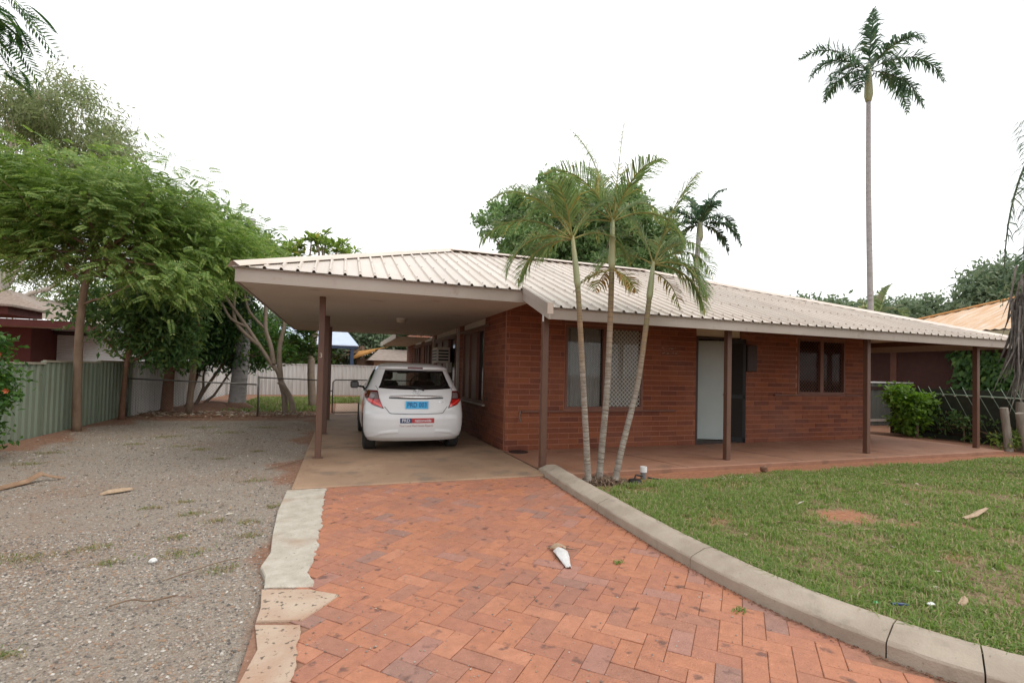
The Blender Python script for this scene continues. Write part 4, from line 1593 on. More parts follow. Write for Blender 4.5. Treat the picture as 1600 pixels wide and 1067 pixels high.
def patch_mesh(name, zlist, xl, xr, mt, off, parent, nx=14, ridge=0.0, smooth=True):
    """sheet following the rear of the body between x limits that depend on z"""
    v, f = [], []
    for z in zlist:
        a, b = xl(z), xr(z)
        for i in range(nx + 1):
            x = a + (b - a) * i / nx
            v.append((x, rear_y(x, z) - off, z))
    for i in range(len(zlist) - 1):
        for j in range(nx):
            q = i * (nx + 1) + j
            f.append((q, q + 1, q + nx + 2, q + nx + 1))
    mb = MB()
    mb.add(v, f)
    return mb.build(name, mt, parent, smooth)


def rear_line(name, pts, w, mt, off, parent):
    """thin strip drawn on the rear surface through (x,z) points"""
    v, f = [], []
    for i, (x, z) in enumerate(pts):
        a, b = pts[max(i - 1, 0)], pts[min(i + 1, len(pts) - 1)]
        d = np.array((b[0] - a[0], b[1] - a[1]))
        d = d / np.linalg.norm(d)
        for s in (-.5, .5):
            xx, zz = x - d[1] * w * s, z + d[0] * w * s
            v.append((xx, rear_y(xx, zz) - off, zz))
    f = [(2 * i, 2 * i + 1, 2 * i + 3, 2 * i + 2) for i in range(len(pts) - 1)]
    mb = MB()
    mb.add(v, f)
    return mb.build(name, mt, parent)


# rear glass with its black border
zz = list(np.linspace(RW[0] + .03, RW[1] - .025, 14))
rg = patch_mesh('rear_window', zz, lambda z: -(rw_half(z) - .035), lambda z: rw_half(z) - .035, CM['glass'], .006, body, 24)
mb = MB()
ring = []
outer, inner = [], []
for t in np.linspace(0, 1, 25): outer.append((-1 + 2 * t, RW[0] - .012 - .028 * (1 - (2 * t - 1) ** 2)))
# bottom, right, top, left border strips
v, f = [], []
def border(a_pts, b_pts):
    n0 = len(v)
    for (x, z), (x2, z2) in zip(a_pts, b_pts):
        v.append((x, rear_y(x, z) - .008, z))
        v.append((x2, rear_y(x2, z2) - .008, z2))
    for i in range(len(a_pts) - 1):
        f.append((n0 + 2 * i, n0 + 2 * i + 2, n0 + 2 * i + 3, n0 + 2 * i + 1))
ts = np.linspace(-1, 1, 27)
hb, ht = rw_half(RW[0]) + .012, rw_half(RW[1])
border([(t * hb, RW[0] - .022 * (1 - t * t) - .006) for t in ts], [(t * (hb - .05), RW[0] + .036) for t in ts])
border([(t * (ht - .045), RW[1] - .032) for t in ts], [(t * ht, RW[1] + .004) for t in ts])
for s in (-1, 1):
    zl = np.linspace(RW[0] - .006, RW[1] + .004, 16)
    border([(s * (rw_half(z) + .012 * (1 if z < 1.1 else .2)), z) for z in zl], [(s * (rw_half(z) - .042), z) for z in zl])
mb.add(v, f)
mb.build('glass_border', CM['frit'], rg, True)

# side glass and windscreen
def side_glass(ya, yb, s, name):
    v, f = [], []
    zl = np.linspace(.99, 1.375, 12)
    for z in zl:
        y0, w, k, y1, kf = prm(z)
        lo, hi = max(ya, y0 + k * .92 + .10), min(yb, y1 - kf - .0)
        for i in range(9):
            y = lo + (hi - lo) * i / 8
            yA, yB = y0 + k * .92, y1 - kf
            t = min(max((y - yA) / (yB - yA), 0), 1)
            x = w * (1 - .012 * (2 * t - 1) ** 2 - .03 * t ** 3)
            v.append((s * (x + .005), y, z))
    for i in range(len(zl) - 1):
        for j in range(8):
            q = i * 9 + j
            f.append((q, q + 1, q + 10, q + 9))
    mb = MB()
    mb.add(v, f)
    return mb.build(name, CM['glass'], body, True)


for s in (-1, 1):
    side_glass(.80, 1.685, s, 'door_window')
    side_glass(1.755, 3.2, s, 'door_window')
v, f = [], []
zl = np.linspace(.985, 1.40, 12)
for z in zl:
    y0, w, k, y1, kf = prm(z)
    wf = w * .958
    for i in range(17):
        t = math.pi * i / 16
        c, s = math.cos(t), math.sin(t)
        v.append((wf * .97 * math.copysign(abs(c) ** (2 / 2.2), c), y1 - kf + kf * s ** (2 / 2.2) + .004, z))
for i in range(len(zl) - 1):
    for j in range(2, 14):
        q = i * 17 + j
        f.append((q, q + 1, q + 18, q + 17))
MB().add(v, f).build('windscreen', glass_mat('windscreen_glass', (0.78, .82, .80)), body, True)

# inside: deck, seats, dash, steering wheel
MB().box((-.72, .30, .86), (.72, 3.1, .88)).build('interior_deck', CM['seat'], body)
MB().bevbox((-.70, 2.45, .88), (.70, 3.0, 1.03), .04).build('dashboard', CM['seat'], body)
for s in (-1, 1):
    st = MB().bevbox((s * .36 - .22, 1.62, .88), (s * .36 + .22, 1.78, 1.16), .05).build('front_seat', CM['seat'], body)
    MB().bevbox((s * .36 - .11, 1.60, 1.18), (s * .36 + .11, 1.72, 1.36), .04).build('headrest', CM['seat'], st)
st = MB().bevbox((-.60, .72, .88), (.60, .86, 1.10), .04).build('rear_seat', CM['seat'], body)
mb = MB()
cpt = [(.36 + .18 * math.cos(a), 2.36 + .05 * math.sin(a), 1.07 + .18 * math.sin(a)) for a in np.linspace(0, 2 * math.pi, 25)]
mb.tube(cpt, .014, 6, False)
mb.beam((.20, 2.37, 1.06), (.52, 2.37, 1.06), .02, .03)
mb.build('steering_wheel', CM['black'], body, True)
MB().bevbox((-.12, 2.12, 1.30), (.12, 2.16, 1.37), .015).build('rear_view_mirror', CM['black'], body)

# bumper base, underside, exhaust
MB().box((-.70, .30, .19), (.70, 3.55, .30)).build('underbody', CM['black'], car)
MB().tube([(.42, .16, .20), (.42, .6, .20)], .024, 10).build('exhaust_pipe', CM['black'], car)
# bumper swage: a slightly proud lip with a soft shoulder
for s in (-1, 1):
    pts = [(s * x, .36 - .10 * math.exp(-((x - .80) / .22) ** 2) + .0 * x) for x in np.linspace(.30, .78, 16)]
    v, f = [], []
    for (x, z) in pts:
        for (dz, of) in ((-.030, .000), (-.010, .009), (.0, .011), (.02, .006), (.05, .0)):
            v.append((x, rear_y(x, z + dz) - of + .001, z + dz))
    f = [(5 * i + k, 5 * i + k + 1, 5 * i + k + 6, 5 * i + k + 5) for i in range(len(pts) - 1) for k in range(4)]
    MB().add(v, f).build('bumper_crease', CM['white'], body, True)

# hatch shut line
hl = [(-.52, .77)] + [(-.50 + .06 * t, .745 - .075 * t) for t in np.linspace(0, 1, 5)] + [(x, .662 - .010 * (1 - (x / .44) ** 2)) for x in np.linspace(-.42, .42, 17)] + [(.44 + .06 * t, .67 + .075 * t) for t in np.linspace(0, 1, 5)] + [(.52, .77)]
rear_line('hatch_gap', hl, .009, CM['gap'], .0035, body)
for s in (-1, 1):
    rear_line('hatch_gap', [(s * .615, 1.035), (s * .625, 1.055), (s * .64, 1.08), (s * .655, 1.10)], .007, CM['gap'], .0035, body)

# tail lamps: outline in the rear view
def tl_in(z): return float(np.interp(z, [.742, .80, .90, 1.03], [.530, .560, .600, .625]))
def tl_out(z): return float(np.interp(z, [.742, .79, .86, .93, 1.03], [.555, .70, .795, .817, .797]))
for s in (-1, 1):
    zl = list(np.linspace(.742, 1.03, 20))
    la = patch_mesh('tail_lamp', zl, lambda z: s * tl_in(z), lambda z: s * tl_out(z), CM['darkred'], .010, body, 14)
    zl2 = list(np.linspace(.905, 1.0, 8))
    patch_mesh('smoked_lens', zl2, lambda z: s * (tl_in(z) + .012), lambda z: s * (tl_in(z) + (tl_out(z) - tl_in(z)) * .62), CM['clear'], .014, la, 8)
    zl3 = list(np.linspace(.79, .885, 8))
    patch_mesh('red_lens', zl3, lambda z: s * (tl_in(z) + .006), lambda z: s * (tl_out(z) - .01), CM['redlens'], .014, la, 10)
    # bright light bar running down to the inside
    v, f = [], []
    for t in np.linspace(0, 1, 14):
        xc = .775 - .215 * t
        zc = .885 - .115 * t ** 1.1
        for dz in (-.018, .018):
            x_ = xc + dz * .3
            v.append((s * x_, rear_y(x_, zc + dz) - .0175, zc + dz))
    f = [(2 * i, 2 * i + 1, 2 * i + 3, 2 * i + 2) for i in range(13)]
    MB().add(v, f).build('light_bar', CM['bright'], la, True)

# chrome bar above the plate
v, f = [], []
for i, t in enumerate(np.linspace(-1, 1, 25)):
    x = t * .44
    hgt = .024 * (1 - abs(t) ** 2.2) + .004
    zc = .935 + .012 * abs(t) ** 2 - .004
    for (dz, of) in ((-hgt, .004), (-hgt * .5, .022), (hgt * .2, .026), (hgt, .004)):
        v.append((x, rear_y(x, zc + dz) - of, zc + dz))
f = [(4 * i + k, 4 * i + k + 1, 4 * i + k + 5, 4 * i + k + 4) for i in range(24) for k in range(3)]
MB().add(v, f).build('chrome_bar', CM['chrome'], body, True)
bar_sh = [(t * .45, .902 + .012 * t * t) for t in np.linspace(-1, 1, 25)]
rear_line('bar_shadow', bar_sh, .022, CM['gap'], .0038, body)  # dark strip painted in as the shadow under the chrome bar
# badge of three ovals
bd = MB()
def oval(cx, cz, a, b, w, off):
    pts = [(cx + a * math.cos(t), rear_y(cx + a * math.cos(t), cz + b * math.sin(t)) - off, cz + b * math.sin(t)) for t in np.linspace(0, 2 * math.pi, 29)]
    bd.tube(pts, w, 6, False)
oval(0, 1.005, .062, .042, .0065, .010)
oval(0, 1.003, .020, .040, .005, .011)
oval(0, 1.022, .042, .015, .005, .012)
bd.build('badge', CM['chrome'], body, True)

# number plate with recess
MB().bevbox((-.197, rear_y(0, .80) - .022, .727), (.197, rear_y(0, .80) - .012, .868), .004).build('plate_frame', CM['white'], body)
py0 = rear_y(0, .80) - .0235
pl = MB().box((-.187, py0 - .0005, .735), (.187, py0 + .001, .860)).build('number_plate', CM['plate'], body)


def flat_text(body_txt, size, mt, x, y, z, parent, name, bold=0.0, sx=1.0, wrap=None):
    me = text_mesh(body_txt, size, .0004, bold, sx=sx)
    me.materials.append(mt)
    o = bpy.data.objects.new(name, me)
    if wrap is None:
        o.matrix_basis = Matrix.Translation((x, y, z)) @ Matrix.Rotation(math.pi / 2, 4, 'X')
    else:
        for v_ in me.vertices:
            px, pz_, d = v_.co.x + x, v_.co.y + z, v_.co.z
            v_.co = (px, rear_y(px, pz_) - wrap - d, pz_)
    return link(o, parent)


flat_text('PRD 003', .112, CM['plateink'], 0, py0 - .0015, .797, pl, 'plate_lettering', .0012, .80)
# stickers on the bumper
s1 = patch_mesh('navy_sticker', list(np.linspace(.505, .585, 5)), lambda z: -.275, lambda z: -.085, CM['navy'], .0035, body, 6)
s2 = patch_mesh('red_sticker', list(np.linspace(.505, .585, 5)), lambda z: -.085, lambda z: .285, CM['red'], .0035, body, 10)
flat_text('PRD', .072, CM['stickertext'], -.18, 0, .545, s1, 'sticker_lettering', .0012, 1.0, .0055)
flat_text('nationwide', .070, CM['stickertext'], .10, 0, .545, s2, 'sticker_lettering', .0012, .88, .0055)
flat_text('Your Local Real Estate Experts', .052, CM['brown'], -.01, 0, .462, body, 'slogan_lettering', 0.0, .85, .0035)
flat_text('YARIS', .034, CM['chrome'], .40, 0, .845, body, 'model_lettering', .0006, 1.2, .004)
# high stop lamp and its sticker
MB().bevbox((-.135, rear_y(0, 1.41) - .012, 1.395), (.125, rear_y(0, 1.41) + .02, 1.428), .006).build('stop_lamp', CM['darkred'], body)
MB().box((-.145, rear_y(0, 1.41) - .0135, 1.380), (.145, rear_y(0, 1.41) - .0125, 1.392)).build('stop_lamp_sticker', CM['stickertext'], body)
# wiper
MB().tube([(.12, rear_y(.12, 1.04) - .03, 1.04), (.06, rear_y(.06, 1.075) - .03, 1.075), (-.16, rear_y(-.16, 1.10) - .025, 1.10), (-.34, rear_y(-.34, 1.10) - .022, 1.10)], [.016, .012, .007, .005], 6).build('rear_wiper', CM['black'], body)
MB().tube([(0, .78, 1.49), (0, .70, 1.60)], [.008, .003], 6).build('aerial', CM['black'], body)
# door mirrors
for s in (-1, 1):
    mm = MB()
    mm.bevbox((s * .86 if s > 0 else -1.02, 2.26, .985), (1.02 if s > 0 else -.86, 2.40, 1.13), .025)
    mm.beam((s * .76, 2.36, 1.01), (s * .90, 2.33, 1.03), .05, .04)
    mo = mm.build('door_mirror', CM['black'], body, True, )
    MB().box((s * .94 - .06, 2.253, 1.005), (s * .94 + .06, 2.257, 1.108)).build('mirror_glass', CM['mirror'], mo)
# decal sweeping from the left lamp down the rear wing
v, f = [], []
for t in np.linspace(0, 1, 18):
    z = 1.0 - .62 * t
    y0, w, k, y1, kf = prm(z)
    ya = .42 + .22 * t - .25 * (1 - t) ** 2
    for dy in (-.02, .30 * (1 - t) + .10):
        yy = ya + dy
        tt = (yy - y0) / (k * .92)
        if tt < 1:
            xx = w * (1 - (1 - max(tt, 0)) ** NE) ** (1 / NE)
        else:
            xx = w
        v.append((-(xx + .004), yy, z))
f = [(2 * i, 2 * i + 1, 2 * i + 3, 2 * i + 2) for i in range(17)]
MB().add(v, f).build('side_decal', CM['swoosh'], body, True)
# wheels
for (ay, az) in AX:
    for s in (-1, 1):
        xo = s * .81
        wh = MB().lathe([(.20, -.09), (.265, -.10), (.288, -.085), (.2915, -.05), (.2915, .05), (.288, .085), (.265, .10), (.20, .09)], (s * .72, ay, .291), 36, 'X').build('wheel', CM['tyre'], car, True, 50)
        rm = MB().lathe([(.205, s * .075), (.19, s * .055), (.05, s * .07), (.0, s * .075)], (s * .72, ay, .291), 30, 'X').build('rim', CM['rim'], wh, True, 50)
        al = [(ay + .34 * math.cos(t), .291 + .34 * math.sin(t)) for t in np.linspace(-.25, math.pi + .25, 18)]
        MB().add([(s * .60, y_, z_) for y_, z_ in al] + [(s * .825, y_, z_) for y_, z_ in al], [(i, i + 1, i + 19, i + 18) for i in range(17)] + [tuple(range(18))]).build('arch_liner', CM['black'], wh)
# ================================================================== plants
def unit(v):
    v = np.asarray(v, float)
    return v / (np.linalg.norm(v, axis=-1, keepdims=True) + 1e-9)


def leaves_np(P, D, N, ln, wd, fold=.25):
    """folded diamond leaves: base P, direction D, normal N"""
    n = len(P)
    D, N = unit(D), unit(N)
    Sd = unit(np.cross(D, N))
    N2 = np.cross(Sd, D)
    ln = np.broadcast_to(np.asarray(ln, float), (n,))[:, None]
    wd = np.broadcast_to(np.asarray(wd, float), (n,))[:, None]
    mid = P + D * ln * .48
    a, b = mid + Sd * wd * .5 + N2 * wd * fold * .5, mid - Sd * wd * .5 + N2 * wd * fold * .5
    tip = P + D * ln - N2 * ln * .08
    V = np.stack([P, a, tip, b], 1).reshape(-1, 3)
    i = np.arange(n) * 4
    F = np.concatenate([np.stack([i, i + 1, i + 2], 1), np.stack([i, i + 2, i + 3], 1)])
    return V, F


def rand_dirs(n, up=0.0, seed=None):
    v = RNG.normal(size=(n, 3))
    v[:, 2] += up
    return unit(v)


def clump_points(blobs, per_clump_sigma=.22, clump_gap=.55, leaves_per=60, shell=.55):
    """blobs of (centre, radii): clump centres spread through each blob, mostly near its skin"""
    P, O, K = [], [], []
    for (c, r_) in blobs:
        c, r_ = np.array(c, float), np.array(r_, float)
        vol = 4.19 * r_[0] * r_[1] * r_[2]
        nc = max(5, int(vol / (clump_gap ** 3)))
        d = rand_dirs(nc)
        rad = shell + (1 - shell) * RNG.random(nc) ** .6
        cc = c + d * rad[:, None] * r_ * (1 + .05 * RNG.normal(size=(nc, 1)))
        for q, dd in zip(cc, d):
            k = max(6, int(leaves_per * RNG.uniform(.5, 1.4)))
            P.append(q + RNG.normal(size=(k, 3)) * per_clump_sigma * np.array((1, 1, .62)))
            O.append(np.repeat(dd[None], k, 0))
        K.append(cc)
    return np.concatenate(P), np.concatenate(O), np.concatenate(K)


def limb_path(a, b, sag=.12, n=6, wob=.06):
    a, b = np.array(a, float), np.array(b, float)
    L_ = np.linalg.norm(b - a)
    out = []
    for t in np.linspace(0, 1, n):
        p = a + (b - a) * t
        p[2] += -sag * L_ * math.sin(math.pi * t) * (1 if b[2] > a[2] else .3)
        if 0 < t < 1:
            p += RNG.normal(size=3) * wob * L_ * .3
        out.append(tuple(p))
    return out


def broad_tree(name, label, cat, base, trunk, tr_rad, blobs, leafmat, bark, leaf=(.13, .06), sigma=.22, gap=.55, lper=60, shell=.5, limbs=9, droop=.0, up=.6, group=None, fork=None):
    """trunk path, limbs to the clumps, crown of single leaves"""
    t = thing(name, base, label, cat, group)
    mb = MB()
    pts = spline([tuple(p) for p in trunk], 4)
    rad = list(np.linspace(tr_rad, tr_rad * .55, len(pts)))
    rad[0] *= 1.35
    mb.tube(pts, rad, 10)
    P, O, K = clump_points(blobs, sigma, gap, lper, shell)
    tips = K[RNG.choice(len(K), min(limbs, len(K)), replace=False)]
    start = np.array(pts[-1])
    for q in tips:
        s = np.array(pts[int(len(pts) * RNG.uniform(.72, .99))])
        path = limb_path(s, q, .10)
        mb.tube(path, list(np.linspace(tr_rad * .38, .012, len(path))), 6)
    mb.build('trunk', bark, t, True)
    n = len(P)
    D = unit(O * .5 + RNG.normal(size=(n, 3)) * .7 + np.array((0, 0, -droop)))
    N = unit(RNG.normal(size=(n, 3)) * .6 + np.array((0, 0, up)) + O * .4)
    V, F = leaves_np(P, D, N, leaf[0] * RNG.uniform(.65, 1.3, n), leaf[1] * RNG.uniform(.7, 1.2, n))
    np_mesh('crown', V, F, leafmat, t)
    return t


def compound(P, D, N, ln, pairs, lfl, lfw, droop=.25):
    """feather leaves: a rib with paired leaflets; returns leaf arrays"""
    n = len(P)
    D, N = unit(D), unit(N)
    Sd = unit(np.cross(D, N))
    ts = np.linspace(.18, 1, pairs)
    PP, DD, NN, LL = [], [], [], []
    for t in ts:
        c = P + D * (ln * t)[:, None] + np.array((0, 0, -1)) * (droop * ln * t * t)[:, None]
        sz = lfl * (1.0 - .45 * abs(t - .45))
        for s in (-1, 1):
            PP.append(c)
            DD.append(Sd * s + D * .45 + np.array((0, 0, -.18)))
            NN.append(N)
            LL.append(np.full(n, 1.0) * sz)
    PP, DD, NN, LL = (np.concatenate(q) for q in (PP, DD, NN, LL))
    return leaves_np(PP, DD, NN, LL, LL * lfw, .12)


def feather_tree(name, label, base, trunk, tr_rad, blobs, leafmat, bark, n_leaf=2200, ln=.42, pairs=9, lfl=.115, lfw=.34, limbs=14, layer=.35, gap=.5, extra=None, shell=.35):
    t = thing(name, base, label, 'tree')
    mb = MB()
    pts = spline([tuple(p) for p in trunk], 4)
    rad = list(np.linspace(tr_rad, tr_rad * .6, len(pts)))
    mb.tube(pts, rad, 10)
    C = []
    vols = np.array([r_[0] * r_[1] * r_[2] for _, r_ in blobs])
    for (c, r_), v_ in zip(blobs, vols):
        k = max(8, int(vols.size * 14 * v_ / vols.sum()) + 6)
        d = rand_dirs(k)
        rad_ = shell + (1 - shell) * RNG.random(k) ** .5
        C.append(np.array(c) + d * rad_[:, None] * np.array(r_))
    C = np.concatenate(C)
    for q in C[RNG.choice(len(C), min(limbs, len(C)), replace=False)]:
        s = np.array(pts[int(len(pts) * RNG.uniform(.70, .99))])
        path = limb_path(s, q, .08)
        mb.tube(path, list(np.linspace(tr_rad * .42, .010, len(path))), 6)
    for (a, b, r1) in (extra or []):
        path = limb_path(a, b, .02, 6, .05)
        mb.tube(path, list(np.linspace(r1, r1 * .4, len(path))), 7)
    mb.build('trunk', bark, t, True)
    idx = RNG.integers(0, len(C), n_leaf)
    P = C[idx] + RNG.normal(size=(n_leaf, 3)) * np.array((gap, gap, gap * layer))
    ctr = np.mean([b[0] for b in blobs], axis=0)
    O = unit((P - ctr) * np.array((1, 1, .5)))
    D = unit(O * .7 + RNG.normal(size=(n_leaf, 3)) * np.array((.7, .7, .3)))
    N = unit(RNG.normal(size=(n_leaf, 3)) * .5 + np.array((0, 0, .8)) + O * .6)
    V, F = compound(P, D, N, ln * RNG.uniform(.7, 1.2, n_leaf), pairs, lfl, lfw)
    np_mesh('crown', V, F, leafmat, t)
    return t


# ------------------------------------------------------------------ palms
RGT, FWD = np.array((rgt.x, rgt.y, 0)), np.array((fwd.x, fwd.y, 0))
RGT, FWD = unit(RGT), unit(FWD)


def frond(base, d0, length, grav, nlf, lfl, lfw, mt, rib, parent, vee=.35, hang=.35, rib_r=.014, name='frond', bare=.16, thin=1.0, rag=.06, fore=.55):
    """arching palm leaf from base; d0 start direction, grav bends it down"""
    d = unit(np.array(d0, float))
    n = 22
    st = length / n
    P, T = [np.array(base, float)], [d.copy()]
    for i in range(n):
        d = unit(d + np.array((0, 0, -1.0)) * grav * (.35 + 1.3 * (i / n)) / n * 2.0)
        P.append(P[-1] + d * st)
        T.append(d.copy())
    P, T = np.array(P), np.array(T)
    mb = MB()
    mb.tube([tuple(q) for q in P[::2]], list(np.linspace(rib_r, rib_r * .2, len(P[::2]))), 5)
    o = mb.build(name, rib, parent, True)
    ts = np.linspace(bare, .995, nlf)
    ts = ts + RNG.normal(size=nlf) * .004
    ts = np.clip(ts, 0, .999)
    idx = ts * n
    i0 = idx.astype(int)
    fr = (idx - i0)[:, None]
    C = P[i0] * (1 - fr) + P[np.minimum(i0 + 1, n)] * fr
    TT = unit(T[i0] * (1 - fr) + T[np.minimum(i0 + 1, n)] * fr)
    side0 = unit(np.cross(TT, np.array((0, 0, 1.0)) + RNG.normal(size=3) * .05))
    upn = np.cross(side0, TT)
    VV, FF, off = [], [], 0
    prof_ = np.clip(np.sin(np.pi * (ts * .80 + .16)), .22, 1)
    for s in (-1, 1):
        keep_ = RNG.random(nlf) < thin
        Cq, TTq, Sq, Uq = C[keep_], TT[keep_], side0[keep_] * s, upn[keep_]
        L_ = (lfl * prof_[keep_] * RNG.uniform(.85, 1.1, keep_.sum()))[:, None]
        w_ = lfw * (.7 + .3 * prof_[keep_])[:, None]
        D1 = unit(Sq * .85 + TTq * fore + Uq * vee + RNG.normal(size=Cq.shape) * rag)
        m1 = Cq + D1 * L_ * .5
        D2 = unit(D1 + np.array((0, 0, -1.0)) * hang * RNG.uniform(.5, 1.5, (len(Cq), 1)) + RNG.normal(size=Cq.shape) * rag)
        tip = m1 + D2 * L_ * .5
        wv = unit(np.cross(D1, Uq + Sq * .3)) * w_
        V = np.stack([Cq - wv * .35, Cq + wv * .35, m1 + wv * .5, m1 - wv * .5, tip], 1).reshape(-1, 3)
        i = np.arange(len(Cq)) * 5 + off
        FF += [np.stack([i, i + 1, i + 2], 1), np.stack([i, i + 2, i + 3], 1), np.stack([i + 3, i + 2, i + 4], 1)]
        VV.append(V)
        off += len(V)
    np_mesh('leaflets', np.concatenate(VV), np.concatenate(FF), mt, o)
    return o


def palm_trunk(parent, pts, r0, r1, mt, ring=.0, nring=40, ringmat=None, flare=1.25):
    sp = spline([tuple(p) for p in pts], 8)
    n = len(sp)
    mb = MB()
    rad = [r0 + (r1 - r0) * i / (n - 1) for i in range(n)]
    rad[0] *= flare
    rad[1] *= 1 + (flare - 1) * .5
    mb.tube(sp, rad, 14)
    t = mb.build('trunk', mt, parent, True)
    if ring:
        sp = np.array(sp)
        seg = np.linalg.norm(np.diff(sp, axis=0), axis=1)
        cum = np.concatenate([[0], np.cumsum(seg)])
        mr = MB()
        s = .25
        while s < cum[-1]:
            c = [np.interp(s, cum, sp[:, k]) for k in range(3)]
            c2 = [np.interp(s + .012, cum, sp[:, k]) for k in range(3)]
            rr = r0 + (r1 - r0) * s / cum[-1]
            mr.tube([c, c2], [rr + ring, rr + ring * .4], 14, True)
            s += cum[-1] / nring * random.uniform(.5, 1.5)
        tag(mr.build('leaf_scars', ringmat or M['palmring'], t, True), kind='stuff')
    return t


def cdir(rx, up, dep):
    return RGT * rx + np.array((0, 0, 1.0)) * up + FWD * dep


def clump_palm(label, low, high, shaft_top, fr, rad=.062, dry=None):
    """slender palm of the clump: grey ringed trunk below, yellowish above, green crownshaft, fronds"""
    t = thing('palm_tree', low[0], label, 'palm', 'palms of the clump beside the kerb')
    palm_trunk(t, list(low) + list(high[1:]), rad, rad * .78, M['clumpbark'], .0022, 46, M['palmring'], 1.5)
    a, b = np.array(high[-1], float), np.array(shaft_top, float)
    cs = [a, a + (b - a) * .12, a + (b - a) * .5, b]
    MB().tube(cs, [rad * .80, rad * 1.05, rad * .9, rad * .5], 12).build('crownshaft', M['crownshaft'], t, True)
    for f_ in fr:
        d, ln, gv = f_[0], f_[1], f_[2]
        mt_ = L['palm']
        spear = len(f_) > 3
        frond(b - np.array((0, 0, .05)), cdir(*d), ln * random.uniform(.95, 1.12), gv, 26 if spear else 58, .26 if spear else .50, .016, mt_, M['rachis'], t, vee=random.uniform(-.05, .35), hang=random.uniform(.5, 1.3), rib_r=.012, fore=.95, thin=.93, rag=.10)
    for (p, d, ln, gv) in (dry or []):
        frond(np.array(p, float), cdir(*d), ln, gv, 26, .30, .022, L['palmdry'], M['rachis'], t, vee=.1, hang=.9, rib_r=.012, name='dry_frond', thin=.7)
    return t


clump_palm('left palm of the three slender palms by the kerb, nearest the carport', [(3.07, 5.62, -.02), (3.03, 5.62, .52), (2.995, 5.62, .93), (2.955, 5.62, 1.43)],
           [(2.955, 5.62, 1.43), (2.915, 5.62, 1.93), (2.865, 5.62, 2.50)], (2.77, 5.62, 3.18),
           [((-.75, .62, .2), 1.35, .95), ((-.35, 1.0, .35), 1.15, .75), ((.35, .9, .2), 1.0, .9), ((-.95, .25, -.25), 1.15, 1.2), ((.75, .5, .3), 1.0, 1.1), ((-.2, .9, -.4), 1.0, 1.0), ((-.55, .05, .2), 1.05, 1.1), ((-.5, .8, -.1), 1.3, 1.0)], .042)
clump_palm('middle and tallest palm of the three slender palms by the kerb', [(3.25, 5.66, -.02), (3.29, 5.66, .51), (3.34, 5.66, 1.10), (3.36, 5.66, 1.61)],
           [(3.36, 5.66, 1.61), (3.375, 5.66, 2.13), (3.385, 5.66, 2.80)], (3.385, 5.66, 3.50),
           [((-.70, .65, .1), 1.35, 1.0), ((-.55, .85, -.3), 1.3, .9), ((.12, 1.3, .05), 1.35, .12, None), ((-.15, 1.1, .4), 1.1, .5), ((.55, .75, .25), 1.2, 1.2), ((.80, .45, -.15), 1.25, 1.3), ((.25, .9, -.45), 1.1, .9), ((-.9, .35, .4), 1.15, 1.1), ((-.3, 1.15, 0), 1.35, .6)], .045,
           dry=[((3.385, 5.66, 2.80), (-.7, -.15, -.1), .62, .5), ((3.385, 5.66, 2.80), (.55, -.05, .2), .5, .8), ((3.385, 5.66, 2.84), (-.2, -.1, .5), .5, .6), ((3.385, 5.66, 2.82), (.4, -.3, -.5), .5, .6)])
clump_palm('right palm of the three slender palms by the kerb, leaning towards the door', [(3.42, 5.55, -.02), (3.52, 5.55, .43), (3.66, 5.55, .94), (3.76, 5.55, 1.36)],
           [(3.76, 5.55, 1.36), (3.85, 5.55, 1.97), (3.905, 5.55, 2.42)], (3.965, 5.55, 2.95),
           [((.55, .75, .2), 1.15, 1.05), ((-.25, 1.05, .2), 1.15, .7), ((.25, 1.1, -.2), 1.2, .6), ((.85, .35, .1), 1.05, 1.3), ((-.65, .55, .3), 1.0, 1.1), ((.35, .8, .5), 1.1, .9), ((.7, .2, -.4), .8, 1.3), ((.75, .65, .3), 1.25, 1.0), ((1.0, .05, .1), .95, 1.2)], .042,
           dry=[((3.95, 5.55, 2.80), (.6, -.1, .3), .75, 1.0)])
# dead fibre and roots at the foot of the clump
n = 1500
px, py = RNG.normal(3.26, .17, n), RNG.normal(5.58, .10, n)
blades('palm_roots', px, py, np.full(n, -.03), .04 + .10 * RNG.random(n) * np.exp(-((px - 3.26) / .25) ** 2), M['fiber'], .009, 1.3, 'brown root fibres around the foot of the palm clump', 'roots')

# tall single palm behind the house
tall = thing('palm_tree', (19.6, 13.3, 0), 'very tall single palm with a bare grey trunk behind the house', 'palm')
palm_trunk(tall, [(19.75, 13.3, -.1), (19.68, 13.3, 4), (19.53, 13.3, 8.9), (19.50, 13.3, 12.5)], .12, .075, M['greytrunk'], .004, 40, M['greytrunk'])
MB().tube([(19.50, 13.3, 12.5), (19.5, 13.3, 12.75), (19.49, 13.3, 13.5), (19.48, 13.3, 14.0)], [.10, .155, .12, .06], 12).build('crownshaft', M['crownshaft'], tall, True)
for (d, ln, gv) in [((-.9, .75, .1), 3.2, 1.25), ((-.55, 1.1, .4), 2.9, .85), ((-.95, .25, -.2), 3.0, 1.35), ((.15, 1.3, .1), 3.2, .35), ((.65, .95, .3), 3.0, 1.0), ((.9, .55, -.3), 3.1, 1.25), ((.75, .15, .2), 2.9, 1.2),
                    ((.55, -.15, -.2), 2.6, .9), ((-.3, -.05, -.2), 1.9, 1.5), ((.25, .7, -.9), 2.6, 1.1), ((-.3, .7, .9), 2.6, 1.1)]:
    frond((19.49, 13.3, 13.75), cdir(*d), ln * .98 * random.uniform(.85, 1.1), gv, 60, .68, .062, L['palmdark'], M['rachis_dark'], tall, vee=random.uniform(-.1, .4), hang=random.uniform(.6, 1.5), rib_r=.022, thin=.92, rag=.26)

